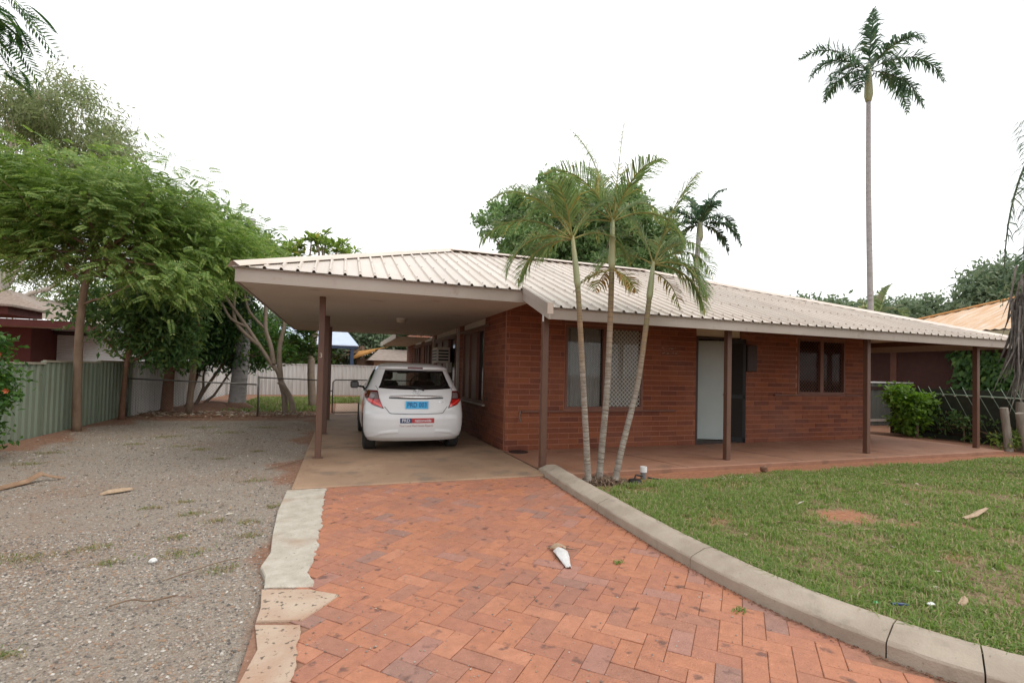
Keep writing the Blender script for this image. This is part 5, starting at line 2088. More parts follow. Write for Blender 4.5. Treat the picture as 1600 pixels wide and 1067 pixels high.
# smaller palm further back
sp_ = thing('palm_tree', (16.95, 20, 0), 'shorter dark palm rising behind the roof ridge', 'palm')
palm_trunk(sp_, [(16.8, 20, 0), (16.87, 20, 6.3), (17.05, 20, 9.2)], .15, .11, M['greytrunk'], .01, 30, M['greytrunk'])
for (d, ln, gv) in [((-.8, .8, .1), 2.2, 1.0), ((-.2, 1.2, .3), 1.9, .7), ((.35, 1.1, 0), 2.1, .8), ((.8, .75, .2), 2.3, 1.2), ((.95, .3, -.2), 2.3, 1.3), ((-.95, .3, -.2), 1.9, 1.3), ((.75, -.1, 0), 2.0, 1.2), ((.1, .9, -.8), 1.9, 1.0), ((-.6, -.1, .2), 1.4, 1.1)]:
    frond((17.05, 20, 9.15), cdir(*d), ln * 1.15, gv, 52, .70, .10, L['palmdark'], M['rachis_dark'], sp_, vee=.2, hang=1.0, rib_r=.03, thin=.95, rag=.20, bare=.08)
MB().tube([(17.05, 20, 8.3), (17.05, 20, 8.5), (17.05, 20, 9.0), (17.05, 20, 9.4)], [.12, .17, .14, .08], 10).build('crownshaft', M['crownshaft'], sp_, True)

# palm on the right with a skirt of dead fronds, its trunk just out of view
skp = thing('palm_tree', (9.85, 4.05, 0), 'palm at the right edge with grey dead fronds hanging down', 'palm')
palm_trunk(skp, [(9.87, 4.05, -.1), (9.82, 4.05, 2.5), (9.77, 4.05, 5.2)], .17, .13, M['greytrunk'], .006, 30, M['greytrunk'])
mb = MB()
V, F, off = [], [], 0
n = 230
c0 = np.array((9.10, 4.02, 2.45))
a0 = c0 + RNG.normal(size=(n, 3)) * np.array((.06, .06, .22))
ln = RNG.uniform(.5, 1.15, n)
dx = np.stack([-.06 + .10 * RNG.normal(size=n), .10 * RNG.normal(size=n), -np.ones(n)], 1)
P0, P1 = a0, a0 + unit(dx) * ln[:, None] * .6
P2 = P1 + unit(dx + np.stack([-.25 * RNG.random(n), .1 * RNG.normal(size=n), np.zeros(n)], 1)) * ln[:, None] * .45
w = np.array((.7, -.3, 0)) * .02
VV = np.stack([P0 - w, P0 + w, P1 + w * .9, P1 - w * .9, P2], 1).reshape(-1, 3)
i = np.arange(n) * 5
FF = np.concatenate([np.stack([i, i + 1, i + 2], 1), np.stack([i, i + 2, i + 3], 1), np.stack([i + 3, i + 2, i + 4], 1)])
dead = np_mesh('dead_frond_skirt', VV, FF, M['deadleaf'], skp)
for k in range(7):
    q = a0[k]
    MB().tube([(9.75, 4.05, 4.9), (9.35, 4.03, 4.6), (9.16 + .02 * k, 4.02, 3.0), tuple(P1[k])], [.03, .028, .022, .008], 6).build('dead_frond_rib', M['deadleaf'], skp, True)
for (d, ln, gv) in (((-.16, .05, -.35), 2.3, 2.2), ((-.10, .12, -.30), 2.7, 2.0), ((.9, .0, .5), 2.4, 1.2), ((.8, -.4, .9), 2.4, 1.0), ((.9, .5, .9), 2.4, 1.0)):
    frond((9.70, 4.06, 5.2), d, ln, gv, 56, .42, .020, L['palmdark'], M['rachis_dark'], skp, vee=.0, hang=1.3, rib_r=.018, thin=.75, rag=.2)

# ------------------------------------------------------------------ trees on the left
feather_tree('feathery_tree', 'bright green feathery tree with a thin brown trunk against the green fence', (-5.05, 12.2, 0),
             [(-5.02, 12.2, -.05), (-5.04, 12.2, .95), (-5.04, 12.2, 2.2), (-4.95, 12.2, 3.2), (-4.75, 12.2, 3.7)], .085,
             [((-6.0, 12.2, 4.6), (1.5, 1.3, .75)), ((-4.4, 12.2, 4.75), (1.5, 1.3, .75)), ((-3.1, 12.3, 4.0), (1.1, 1.0, .55)), ((-3.3, 11.6, 3.15), (.75, .6, .28)), ((-5.6, 12.6, 3.9), (1.3, 1.0, .5)), ((-2.5, 12.6, 3.7), (.55, .7, .4)), ((-4.0, 12.6, 3.9), (1.2, 1.0, .6)), ((-4.9, 12.4, 5.05), (.9, .8, .45)), ((-6.6, 12.4, 4.9), (.8, .8, .5))],
             L['feather'], M['bark'], 7600, .30, 8, .080, .44, 22, .75, .34, extra=[((-5.04, 12.2, 2.55), (-3.9, 11.7, 3.05), .028), ((-5.0, 12.2, 3.0), (-6.0, 12.0, 4.3), .04), ((-4.9, 12.2, 3.4), (-3.3, 12.2, 4.3), .05), ((-4.85, 12.2, 3.5), (-4.3, 12.2, 4.6), .045)])
broad_tree('dark_tree', 'dark leafy young tree against the far end of the green fence', 'tree', (-5.0, 14.4, 0), [(-5.05, 14.4, -.05), (-5.02, 14.4, .9), (-4.95, 14.4, 1.85)], .07,
           [((-4.6, 14.5, 2.4), (.95, .8, .75)), ((-4.2, 14.7, 2.0), (.6, .6, .6)), ((-5.6, 14.4, 2.6), (.6, .6, .55)), ((-4.4, 14.6, 3.3), (1.2, .9, .6)), ((-4.5, 14.9, 1.75), (.9, .6, .35))], L['mid'], M['redbark'], (.17, .065), .22, .36, 64, .3, 12, .3)
broad_tree('dark_tree', 'dense dark tree with a thick reddish trunk behind the wire fence', 'tree', (-4.8, 17.0, 0), [(-4.85, 17, -.05), (-4.84, 17, .8), (-4.75, 17, 1.7), (-4.4, 17, 3.0)], .17,
           [((-4.2, 17.1, 4.2), (1.4, 1.2, 1.1)), ((-3.2, 17.4, 4.9), (1.1, 1.0, .9)), ((-4.4, 16.8, 2.7), (.9, .7, .7)), ((-5.2, 17, 3.6), (1.1, 1, .9)), ((-3.5, 17.2, 3.3), (.9, .7, .7)), ((-3.9, 17.3, 2.3), (1.1, .7, .6)), ((-5.2, 17.6, 2.4), (.9, .9, .7)), ((-4.6, 19.5, 2.4), (1.0, 1.2, .9)), ((-4.2, 21.0, 2.8), (1.2, 1.2, 1.1)), ((-4.5, 17.2, 1.55), (.7, .4, .4)), ((-3.6, 17.3, 1.65), (.7, .4, .45)), ((-3.0, 18.4, 1.7), (.8, .5, .5))], L['dark'], M['redbark'], (.18, .07), .25, .40, 64, .3, 14, .3)
broad_tree('multi_stem_tree', 'several thin leaning stems with green leaves by the red soil mound', 'tree', (-4.2, 17.7, 0), [(-4.35, 17.6, -.05), (-4.1, 17.6, .5), (-3.7, 17.6, 1.2), (-3.3, 17.6, 1.9)], .06,
           [((-3.2, 17.7, 2.6), (.9, .7, .7)), ((-3.9, 17.8, 2.2), (.6, .6, .5)), ((-2.6, 18.6, 2.2), (.7, .6, .8)), ((-2.2, 19.2, 2.9), (.7, .6, .8))], L['hedge'], M['bark'], (.17, .065), .2, .42, 46, .3, 12, .3)
st_ = bpy.data.objects['multi_stem_tree']
for (a, b, r_) in (((-4.6, 17.6, -.02), (-3.9, 17.6, 2.2), .035), ((-4.3, 17.7, 0), (-3.95, 17.7, 1.9), .045), ((-4.25, 17.7, 0), (-3.2, 17.8, 1.4), .05), ((-4.5, 17.5, 0), (-4.1, 17.5, 1.3), .03)):
    MB().tube(limb_path(a, b, .06, 6, .05), list(np.linspace(r_, r_ * .5, 6)), 7).build('stem', M['bark'], st_, True)
# bright leaves draped over the back of that group
feather_tree('feathery_tree', 'lighter green feathery tree leaning over the carport corner, behind the wire fence', (-3.9, 16.2, 0), [(-4.1, 16.2, -.05), (-4.0, 16.2, 1.5), (-3.8, 16.1, 3.4), (-3.4, 16, 4.3)], .09,
             [((-3.3, 15.7, 4.95), (1.0, .8, .65)), ((-2.55, 15.6, 4.6), (.65, .6, .5)), ((-4.4, 15.8, 5.3), (.8, .8, .5))], L['feather'], M['bark'], 3000, .34, 8, .095, .44, 14, .75, .30)

# dead palm trunk
dp = thing('dead_palm_trunk', (-3.1, 17.5, 0), 'thick grey bare palm trunk without a crown behind the wire fence', 'trunk')
palm_trunk(dp, [(-3.12, 17.5, -.05), (-3.05, 17.5, 1.2), (-2.95, 17.5, 3.0), (-2.9, 17.5, 6.15)], .27, .14, M['greytrunk'], .006, 34, M['greytrunk'], 1.25)
MB().lathe([(.50, -.02), (.46, .10), (.30, .20), (.25, .24)], (-3.12, 17.5, 0), 18).build('root_collar', M['redbark'], dp, True)

# frangipani with bare forked branches
fg = thing('frangipani_tree', (-1.35, 15.95, 0), 'leaning frangipani with smooth forked bare branches beside the wire gate', 'tree')
B = [
    ([(-1.30, 15.95, -.05), (-1.42, 15.95, .45), (-1.66, 15.95, .90), (-1.78, 15.95, 1.25), (-1.94, 15.95, 1.45), (-2.3, 15.95, 2.0), (-2.65, 15.95, 2.55), (-3.08, 15.9, 3.18), (-3.42, 15.8, 3.7)], .09, .035),
    ([(-1.68, 15.98, .85), (-1.60, 16.05, .55), (-1.55, 16.1, -.05)], .07, .09),
    ([(-1.70, 15.95, 1.0), (-1.76, 15.98, 1.6), (-1.75, 16.0, 2.1), (-1.66, 16.0, 2.6), (-1.63, 16.0, 3.0), (-1.25, 16.0, 3.35)], .085, .04),
    ([(-1.63, 16.0, 2.9), (-1.78, 16.05, 3.4), (-1.70, 16.1, 4.0)], .04, .03),
    ([(-1.9, 15.95, 1.45), (-2.0, 15.95, 2.0), (-2.15, 15.95, 2.5), (-2.17, 15.95, 3.15), (-2.24, 15.95, 4.0), (-2.1, 16, 4.6)], .075, .03),
    ([(-2.3, 15.95, 2.0), (-2.9, 15.95, 2.6), (-3.0, 15.95, 3.2), (-2.9, 15.95, 4.2)], .06, .03),
    ([(-2.15, 15.95, 2.5), (-2.6, 16.0, 3.0), (-2.75, 16.0, 3.6), (-2.7, 16.0, 4.2)], .045, .025),
    ([(-2.65, 15.95, 2.55), (-3.05, 15.9, 2.75), (-3.3, 15.9, 3.2)], .045, .03),
    ([(-1.42, 15.95, .45), (-1.55, 15.9, .75), (-1.75, 15.9, .95)], .05, .06),
]
mb = MB()
for (pts, a, b) in B:
    sp = spline(pts, 5)
    mb.tube(sp, list(np.linspace(a, b, len(sp))), 9)
mb.build('trunk', M['frangibark'], fg, True)


def rosettes(parent, tips, mt, n=16, ln=.30, wd=.085, name='crown', up=.35):
    P, D, N = [], [], []
    for q in tips:
        k = int(n * random.uniform(.7, 1.3))
        a = RNG.random(k) * 6.28
        el = RNG.uniform(-.35, .9, k) + up * .3
        d = np.stack([np.cos(a) * np.cos(el), np.sin(a) * np.cos(el), np.sin(el)], 1)
        P.append(np.array(q) + RNG.normal(size=(k, 3)) * .04)
        D.append(d)
        N.append(np.stack([-np.cos(a) * np.sin(el), -np.sin(a) * np.sin(el), np.cos(el)], 1))
    P, D, N = np.concatenate(P), np.concatenate(D), np.concatenate(N)
    V, F = leaves_np(P, D, N, ln * RNG.uniform(.7, 1.2, len(P)), wd * RNG.uniform(.8, 1.2, len(P)), .3)
    return np_mesh(name, V, F, mt, parent)


tips = [(-1.25, 16, 3.4), (-1.1, 16.2, 3.0), (-.95, 16.3, 2.75), (-1.2, 16.1, 2.5), (-1.0, 16.4, 2.2), (-1.3, 16.4, 2.9), (-.8, 16.5, 2.6), (-1.15, 16.5, 1.85), (-.9, 16.4, 1.9), (-1.4, 16.5, 2.2), (-2.1, 16, 4.65), (-2.9, 15.95, 4.3), (-2.7, 16, 4.25), (-3.45, 15.8, 3.8)]
tips += [tuple(np.array(t_) + RNG.normal(size=3) * .22) for t_ in tips[:10] * 3]
rosettes(fg, tips, L['mid'], 18, .32, .10)

# frangipani crown showing above the carport roof
fb = thing('frangipani_tree', (-1.0, 18.3, 0), 'yellow-green frangipani crown showing above the carport roof', 'tree')
mb = MB()
mb.tube(spline([(-.9, 18.3, -.05), (-1.0, 18.3, 1.5), (-.9, 18.3, 3.0), (-1.0, 18.2, 4.2)], 5), list(np.linspace(.14, .08, 16)), 9)
tips = []
for k in range(58):
    t_ = RNG.random()
    x = -2.2 + 3.3 * t_
    ztop = 5.15 + .75 * math.exp(-((x + 1.0) / .9) ** 2) + .45 * math.exp(-((x - .1) / .7) ** 2)
    tips.append((x, 18.2 + RNG.normal() * .45, ztop - abs(RNG.normal()) * .42))
for q in tips[:24]:
    mb.tube(limb_path((-.95 + .5 * RNG.normal() * .4, 18.2, 4.0), q, .05, 5, .1), list(np.linspace(.055, .018, 5)), 6)
mb.build('trunk', M['frangibark'], fb, True)
rosettes(fb, tips, L['frangi'], 15, .36, .11)

# gum tree far left
gum = broad_tree('gum_tree', 'tall olive gum tree with pale limbs behind the left neighbour', 'tree', (-13.4, 26, 0), [(-14.4, 26, 0), (-13.9, 26, 3.2), (-12.9, 26, 5.8), (-12.2, 26, 7.6)], .34,
                 [((-11.4, 26, 11.9), (2.1, 1.8, 1.9)), ((-9.9, 26, 10.2), (1.6, 1.5, 1.5)), ((-13.5, 26, 11.8), (1.6, 1.6, 1.5)), ((-11.5, 26, 9.4), (2.0, 1.5, 1.2)), ((-14.4, 26, 9.0), (1.6, 1.5, 1.6)), ((-9.3, 26, 8.8), (1.1, 1.2, .9))],
                 L['gum'], M['palebark'], (.26, .060), .36, .72, 95, .45, 22, .9, .2)
for (a, b, r_) in (((-14.1, 25.8, 3.5), (-10.6, 25.8, 5.4), .14), ((-13.9, 26, 3.3), (-14.6, 26, 9), .16), ((-13.2, 26, 5.2), (-12.0, 26, 10), .14)):
    MB().tube(limb_path(a, b, .08, 7, .06), list(np.linspace(r_, r_ * .35, 7)), 8).build('limb', M['palebark'], gum, True)
broad_tree('gum_tree', 'hazy low gum foliage behind the white shed on the left', 'tree', (-11.5, 29, 0), [(-11.5, 29, 0), (-11.4, 29, 3), (-11.2, 29, 5)], .2,
           [((-11, 29, 5.0), (2.4, 1.5, 1.5)), ((-13.5, 29, 4.9), (1.8, 1.5, 1.6)), ((-8.6, 29, 4.6), (1.8, 1.4, 1.5)), ((-6.5, 29, 4.4), (1.5, 1.3, 1.5))], L['gum'], M['palebark'], (.30, .07), .45, .95, 46, .3, 8, .6)

# leaves hanging into the top left corner from a tree beside the camera
ov = thing('overhanging_tree', (-4.2, 4.6, 0), 'dark feathery branch hanging into the top left corner', 'tree')
mb = MB()
mb.tube(spline([(-5.0, 4.9, -.05), (-4.9, 4.9, 2.2), (-4.5, 4.8, 3.8), (-3.6, 4.6, 4.35)], 5), list(np.linspace(.11, .05, 16)), 9)
ends = []
for (b, r_) in (((-2.35, 4.45, 4.02), .02), ((-2.45, 4.5, 3.80), .016), ((-2.6, 4.6, 3.62), .014)):
    mb.tube(limb_path((-3.6, 4.6, 4.35), b, -.05, 6, .04), list(np.linspace(.04, .006, 6)), 6)
mb.build('trunk', M['bark'], ov, True)
n = 130
P = np.stack([RNG.uniform(-3.5, -2.33, n), RNG.normal(4.55, .16, n), np.zeros(n)], 1)
P[:, 2] = 3.98 + .12 * RNG.normal(size=n) - .13 * np.clip((P[:, 0] + 3.0), -1, 1)
D = unit(np.stack([.8 + .3 * RNG.normal(size=n), .5 * RNG.normal(size=n), -.55 + .3 * RNG.normal(size=n)], 1))
N = unit(RNG.normal(size=(n, 3)) * .4 + np.array((0, -.3, 1)))
V, F = compound(P, D, N, RNG.uniform(.16, .30, n), 11, .085, .24, .35)
np_mesh('crown', V, F, L['dark'], ov)

# flowering bush at the left edge
bush = broad_tree('hibiscus_bush', 'leafy green bush with orange flowers at the left edge of the gravel', 'bush', (-4.75, 8.75, 0), [(-4.8, 8.8, -.05), (-4.8, 8.8, .4), (-4.78, 8.8, .8)], .05,
                  [((-4.85, 8.8, .55), (.42, .45, .50)), ((-4.85, 8.8, 1.05), (.46, .5, .5)), ((-4.88, 8.8, 1.5), (.36, .4, .35))], L['hedge'], M['bark'], (.085, .05), .10, .20, 52, .35, 14, .1)
for k, p in enumerate([(-4.44, 8.62, 1.48), (-4.33, 8.6, .98), (-4.55, 8.5, 1.62), (-4.5, 8.45, .8)]):
    f_ = MB()
    for q in range(6):
        a = q * 1.047
        f_.add([p, (p[0] + .03 * math.cos(a - .4), p[1] - .02, p[2] + .03 * math.sin(a - .4)), (p[0] + .04 * math.cos(a), p[1] - .035, p[2] + .04 * math.sin(a)), (p[0] + .03 * math.cos(a + .4), p[1] - .02, p[2] + .03 * math.sin(a + .4))], [(0, 1, 2, 3)])
    f_.build('flower', mat('orange_flower', (0.48, 0.09, 0.03), .6) if k == 0 else bpy.data.materials['orange_flower'], bush)

# round mango tree behind the house: a dome built of many rounded lumps
lumps = []
for (c, r_) in [((10.0, 22, 8.9), (2.3, 2.0, 2.0)), ((7.2, 21.6, 7.5), (1.7, 1.8, 1.4)), ((12.6, 22, 8.5), (2.5, 2.2, 2.1)), ((15.2, 22.4, 7.4), (1.9, 1.8, 1.6)), ((10.5, 21.8, 6.6), (3.0, 1.6, 1.0)), ((14.0, 22, 6.2), (2.4, 1.6, 1.0))]:
    k = int(7 + 2.6 * r_[0] * r_[2])
    d = rand_dirs(k, .15)
    d[:, 1] = -np.abs(d[:, 1]) * np.where(RNG.random(k) < .75, 1, -1)
    for q in np.array(c) + d * np.array(r_) * RNG.uniform(.72, 1.10, (k, 1)):
        rr = RNG.uniform(.55, .95)
        lumps.append((tuple(q), (rr, rr, rr * .85)))
broad_tree('mango_tree', 'large rounded green mango tree behind the house', 'tree', (10.5, 22, 0), [(10.6, 22, 0), (10.6, 22, 2.5), (10.9, 22, 4.5), (11, 22, 6)], .38,
           lumps, L['mango'], M['bark'], (.24, .11), .17, .40, 46, .72, 40, .3, .8)
# trees far behind on the right and in the middle
FAR = [('far line of mid green trees at the right, behind the tall palm trunk', [((33, 27, 5.3), (3.2, 2.5, 2.3)), ((37.5, 27, 5.5), (3.2, 2.5, 2.3)), ((42, 27, 5.6), (3.4, 2.5, 2.5)), ((29.8, 27, 4.5), (2.0, 2, 1.7)), ((46.5, 27, 5.9), (3, 2.5, 2.5))], (36, 27)),
       ('far tree crown highest on the right, above the rusty roof', [((43.5, 20.5, 8.2), (2.3, 2.0, 1.9)), ((47.2, 20.5, 8.0), (2.4, 2, 2.0)), ((41.0, 20.5, 6.8), (1.6, 1.5, 1.3)), ((46, 20.5, 6.2), (3.0, 2.0, 1.5))], (44, 20.5)),
       ('small far green crown peeping over the roof hip', [((27.0, 30, 7.0), (1.3, 1.3, .9)), ((25.8, 30, 6.2), (1.2, 1.2, .9))], (26.5, 30))]
for (lb, bl_, b) in FAR:
    broad_tree('far_tree', lb, 'tree', (b[0], b[1], 0), [(b[0], b[1], 0), (b[0], b[1], 3), (b[0] + .3, b[1], 4.8)], .25, bl_, L['far'], M['bark'], (.42, .18), .45, .85, 64, .35, 12, .3)
fp = thing('palm_tree', (36.5, 24, 0), 'far pale palm in the tree line behind the rusty roof', 'palm')
palm_trunk(fp, [(36.5, 24, 0), (36.4, 24, 3.5), (36.3, 24, 6.0)], .2, .15, M['greytrunk'])
for (d, ln, gv) in [((-.8, .7, 0), 2.6, 1.2), ((.2, 1.2, 0), 2.6, .9), ((.8, .8, .1), 2.8, 1.2), ((-.3, .9, .4), 2.4, 1.0), ((.9, .2, .1), 2.4, 1.2), ((-.9, .2, .2), 2.4, 1.2)]:
    frond((36.3, 24, 6.0), cdir(*d), ln, gv, 26, .8, .14, L['gum'], M['rachis'], fp, rib_r=.03)
# foliage behind the white back fence, seen under the carport
for (lb, c, bl_, lm) in [('mid green tree behind the blue-roofed shelter', (1.5, 38), [((-1, 40, 3.6), (3.5, 2, 2.4)), ((3, 40, 3.8), (2.6, 2, 2.6)), ((5.8, 40, 3.4), (2.4, 2, 2.4)), ((-5, 40, 3.4), (3, 2, 2.4)), ((-9, 40, 3.4), (3, 2, 2.6)), ((9, 40, 3.6), (3, 2, 2.6))], L['far']),
                         ('dark tree behind the brown shed at the back fence', (6.2, 36), [((5.2, 35, 4.2), (1.7, 1.5, 1.5)), ((7.4, 35, 3.4), (2.0, 1.5, 1.9))], L['dark']),
                         ('low green bushes behind the back fence left of the shelter', (-4, 32), [((-4.2, 32, 2.6), (1.8, 1.2, 1.4)), ((-1.6, 34, 2.2), (1.3, 1, 1.0))], L['hedge'])]:
    broad_tree('far_tree', lb, 'tree', (c[0], c[1], 0), [(c[0], c[1], 0), (c[0], c[1], 1.5), (c[0], c[1], 3)], .2, bl_, lm, M['bark'], (.34, .16), .38, .75, 60, .3, 10, .3)
# shrub beside the slanted fence on the right
broad_tree('shrub', 'bright green shrub growing beside the slanted bar fence past the porch', 'bush', (14.2, 8.35, 0), [(14.2, 8.4, -.1), (14.2, 8.4, .4), (14.2, 8.4, .8)], .04,
           [((14.2, 8.6, .55), (.36, .32, .50)), ((14.15, 8.72, .98), (.32, .28, .34)), ((14.3, 8.35, .75), (.26, .24, .3))], L['lime'], M['bark'], (.15, .085), .11, .19, 30, .45, 14, .2)
broad_tree('creeper', 'dark creeper tangled along the foot of the slanted bar fence', 'creeper', (14.38, 7.4, 0), [(14.4, 7.5, -.1), (14.4, 7.5, .15), (14.4, 7.5, .35)], .02,
           [((14.42, 7.9, .45), (.10, .4, .45)), ((14.42, 7.2, .30), (.10, .45, .32)), ((14.42, 6.6, .2), (.10, .35, .22))], L['mid'], M['bark'], (.10, .06), .09, .17, 20, .3, 10, .3)
broad_tree('shrub', 'small yellow-green plant at the foot of the timber stumps', 'bush', (14.0, 6.35, 0), [(13.6, 6.3, -.1), (13.6, 6.3, .1), (13.62, 6.3, .25)], .02,
           [((13.65, 6.35, .22), (.25, .22, .22))], L['frangi'], M['bark'], (.10, .03), .07, .16, 24, .3, 8, .2)
broad_tree('shrub', 'leafy shoots at the right edge beside the timber stumps', 'bush', (14.15, 5.7, 0), [(14.3, 5.75, -.1), (14.3, 5.75, .3), (14.3, 5.75, .6)], .02,
           [((14.25, 5.75, .55), (.18, .2, .45)), ((14.2, 5.9, .9), (.12, .15, .2))], L['lime'], M['bark'], (.12, .05), .08, .18, 26, .3, 8, .2)
# ================================================================== fences, neighbours, small things
def ribbed_panel(p, q, z0, z1, mt, parent, name='panel', pitch=.19, depth=.028):
    """profiled steel fence sheet from p to q"""
    p, q = Vector((p[0], p[1], 0)), Vector((q[0], q[1], 0))
    L_ = (q - p).length
    d = (q - p) / L_
    nrm = Vector((d.y, -d.x, 0))
    prof_ = []
    s = 0
    while s < L_ - 1e-4:
        for (a, h) in ((0, 0), (pitch * .50, 0), (pitch * .62, depth), (pitch * .88, depth)):
            if s + a < L_:
                prof_.append((s + a, h))
        s += pitch
    prof_.append((L_, 0))
    v = []
    for (s_, h) in prof_:
        c = p + d * s_ + nrm * h
        v += [(c.x, c.y, z0), (c.x, c.y, z1)]
    f = [(2 * i, 2 * i + 2, 2 * i + 3, 2 * i + 1) for i in range(len(prof_) - 1)]
    mb = MB()
    mb.add(v, f)
    return mb.build(name, mt, parent)


def steel_fence(name, label, pts, hts, mt, railmt):
    """pts along the fence; one panel, post and top rail per bay"""
    t = thing(name, (pts[0][0], pts[0][1], 0), label, 'fence')
    for i in range(len(pts) - 1):
        p, q = pts[i], pts[i + 1]
        z1 = hts[i]
        ribbed_panel(p, q, -.08, z1 - .02, mt, t)
        d = (Vector((*q, 0)) - Vector((*p, 0))).normalized()
        n_ = Vector((d.y, -d.x, 0)) * .014
        MB().beam((p[0] + n_.x, p[1] + n_.y, z1), (q[0] + n_.x, q[1] + n_.y, z1), .055, .04).build('top_rail', railmt, t)
        MB().box((p[0] - .03, p[1] - .03, -.05), (p[0] + .03, p[1] + .03, z1 + .005)).build('post', mt, t)
    return t


M['fencetop'] = mat('dusty_fence_top', (0.30, 0.27, 0.20), .8, (0.38, .34, .27), 3)
gp = [(-5.32, y) for y in (2.0, 4.4, 6.8, 9.2, 11.6, 13.8, 15.7)]
steel_fence('green_fence', 'dull green ribbed metal fence along the left side of the gravel yard', gp, [1.36, 1.36, 1.36, 1.36, 1.40, 1.43], M['greenfence'], M['fencetop'])
wp = [(-5.36, y) for y in (15.74, 18.1, 20.5, 22.9, 25.3, 27.0)]
steel_fence('white_side_fence', 'pale ribbed metal fence continuing past the green fence behind the trees', wp, [1.45, 1.45, 1.46, 1.48, 1.5], M['whitefence'], M['whitefence'])
bp = [(x, 27.05) for x in (-5.36, -3.0, -.6, 1.8, 4.2, 6.6, 9.0)]
steel_fence('white_back_fence', 'white ribbed metal fence across the back yard, seen under the carport', bp, [1.55] * 6, M['whitefence'], M['whitefence'])

# chain wire fence and gate at the back of the carport
def wire_mesh(p, q, z0, z1, parent, step=.075):
    p, q = Vector((p[0], p[1], 0)), Vector((q[0], q[1], 0))
    L_ = (q - p).length
    d = (q - p) / L_
    H = z1 - z0
    mb = MB()
    for s in (1, -1):
        k = -H
        while k < L_:
            a0, b0 = (k, k + H) if s > 0 else (k + H, k)
            za, zb = z0, z1
            sl = (zb - za) / (b0 - a0)
            if a0 < 0: za -= a0 * sl; a0 = 0
            if b0 < 0: zb -= b0 * sl; b0 = 0
            if a0 > L_: za += (L_ - a0) * sl; a0 = L_
            if b0 > L_: zb += (L_ - b0) * sl; b0 = L_
            if abs(a0 - b0) > .02:
                A, B_ = p + d * a0, p + d * b0
                mb.tube([(A.x, A.y, za), (B_.x, B_.y, zb)], .0022, 3, False)
            k += step
    return mb.build('wire_mesh', M['galv'], parent)


wf = thing('wire_fence', (-5.2, 15.35, 0), 'low chain wire fence with a rusty top pipe behind the gravel yard', 'fence')
MB().tube([(-5.3, 15.35, 1.0), (-2.25, 15.35, .88)], .022, 8).build('top_rail', M['galv'], wf, True)
MB().tube([(-2.18, 15.35, 1.08), (-.36, 15.35, 1.02)], .020, 8).build('top_rail', M['galv'], wf, True)
for (x, h) in ((-5.28, 1.02), (-2.2, 1.12), (-.36, 1.10)):
    MB().tube([(x, 15.35, -.05), (x, 15.35, h)], .027, 8).build('post', M['galv'], wf, True)
wire_mesh((-5.28, 15.36), (-2.2, 15.36), .02, .90, wf)
wire_mesh((-2.18, 15.36), (-.36, 15.36), .02, 1.0, wf)
wg = thing('wire_gate', (-.2, 15.35, 0), 'chain wire gate with rounded pipe frame at the back of the carport', 'gate')
MB().tube([(-.22, 15.3, .08), (-.22, 15.3, .98), (-.15, 15.3, 1.05), (2.4, 15.3, 1.05), (2.5, 15.3, .98), (2.5, 15.3, .08), (-.22, 15.3, .08)], .018, 8).build('frame', M['galv'], wg, True)
wire_mesh((-.20, 15.3), (2.48, 15.3), .09, 1.04, wg)
MB().tube([(-.24, 15.28, .72), (-.33, 15.3, .72)], .02, 6).build('hinge', M['galv'], wg)

# litter and rubble under the trees by the wire fence
n = 700
P = np.stack([RNG.uniform(-5.1, -.8, n), 15.3 + RNG.normal(size=n) * .5 + .2, np.full(n, .03)], 1)
P[:, 2] += .03 * RNG.random(n)
V, F = leaves_np(P, unit(RNG.normal(size=(n, 3)) * np.array((1, 1, .15))), unit(RNG.normal(size=(n, 3)) * .3 + np.array((0, 0, 1))), RNG.uniform(.06, .18, n), RNG.uniform(.03, .07, n))
tag(np_mesh('leaf_litter', V, F, L['litter']), 'dead leaves lying along the foot of the wire fence', 'leaf litter', kind='stuff')
n = 420
P = np.stack([RNG.uniform(-5.1, -.8, n), RNG.uniform(5, 15, n), np.zeros(n)], 1)
P[:, 2] = gravel_h(P[:, 0], P[:, 1]) + .02
V, F = leaves_np(P, unit(RNG.normal(size=(n, 3)) * np.array((1, 1, .12))), unit(RNG.normal(size=(n, 3)) * .3 + np.array((0, 0, 1))), RNG.uniform(.03, .10, n), RNG.uniform(.008, .03, n))
tag(np_mesh('yard_litter', V, F, L['litter']), 'small dry leaves and twigs scattered over the gravel yard', 'leaf litter', kind='stuff')
n = 320
P = np.stack([RNG.uniform(2.9, 9, n), RNG.uniform(1.2, 5.6, n), np.zeros(n)], 1)
P[:, 2] = lawn_h(P[:, 0], P[:, 1]) + .02
V, F = leaves_np(P, unit(RNG.normal(size=(n, 3)) * np.array((1, 1, .2))), unit(RNG.normal(size=(n, 3)) * .4 + np.array((0, 0, 1))), RNG.uniform(.03, .11, n), RNG.uniform(.006, .03, n))
tag(np_mesh('lawn_litter', V, F, L['litter']), 'dry leaf scraps and bark strewn through the lawn', 'leaf litter', kind='stuff')

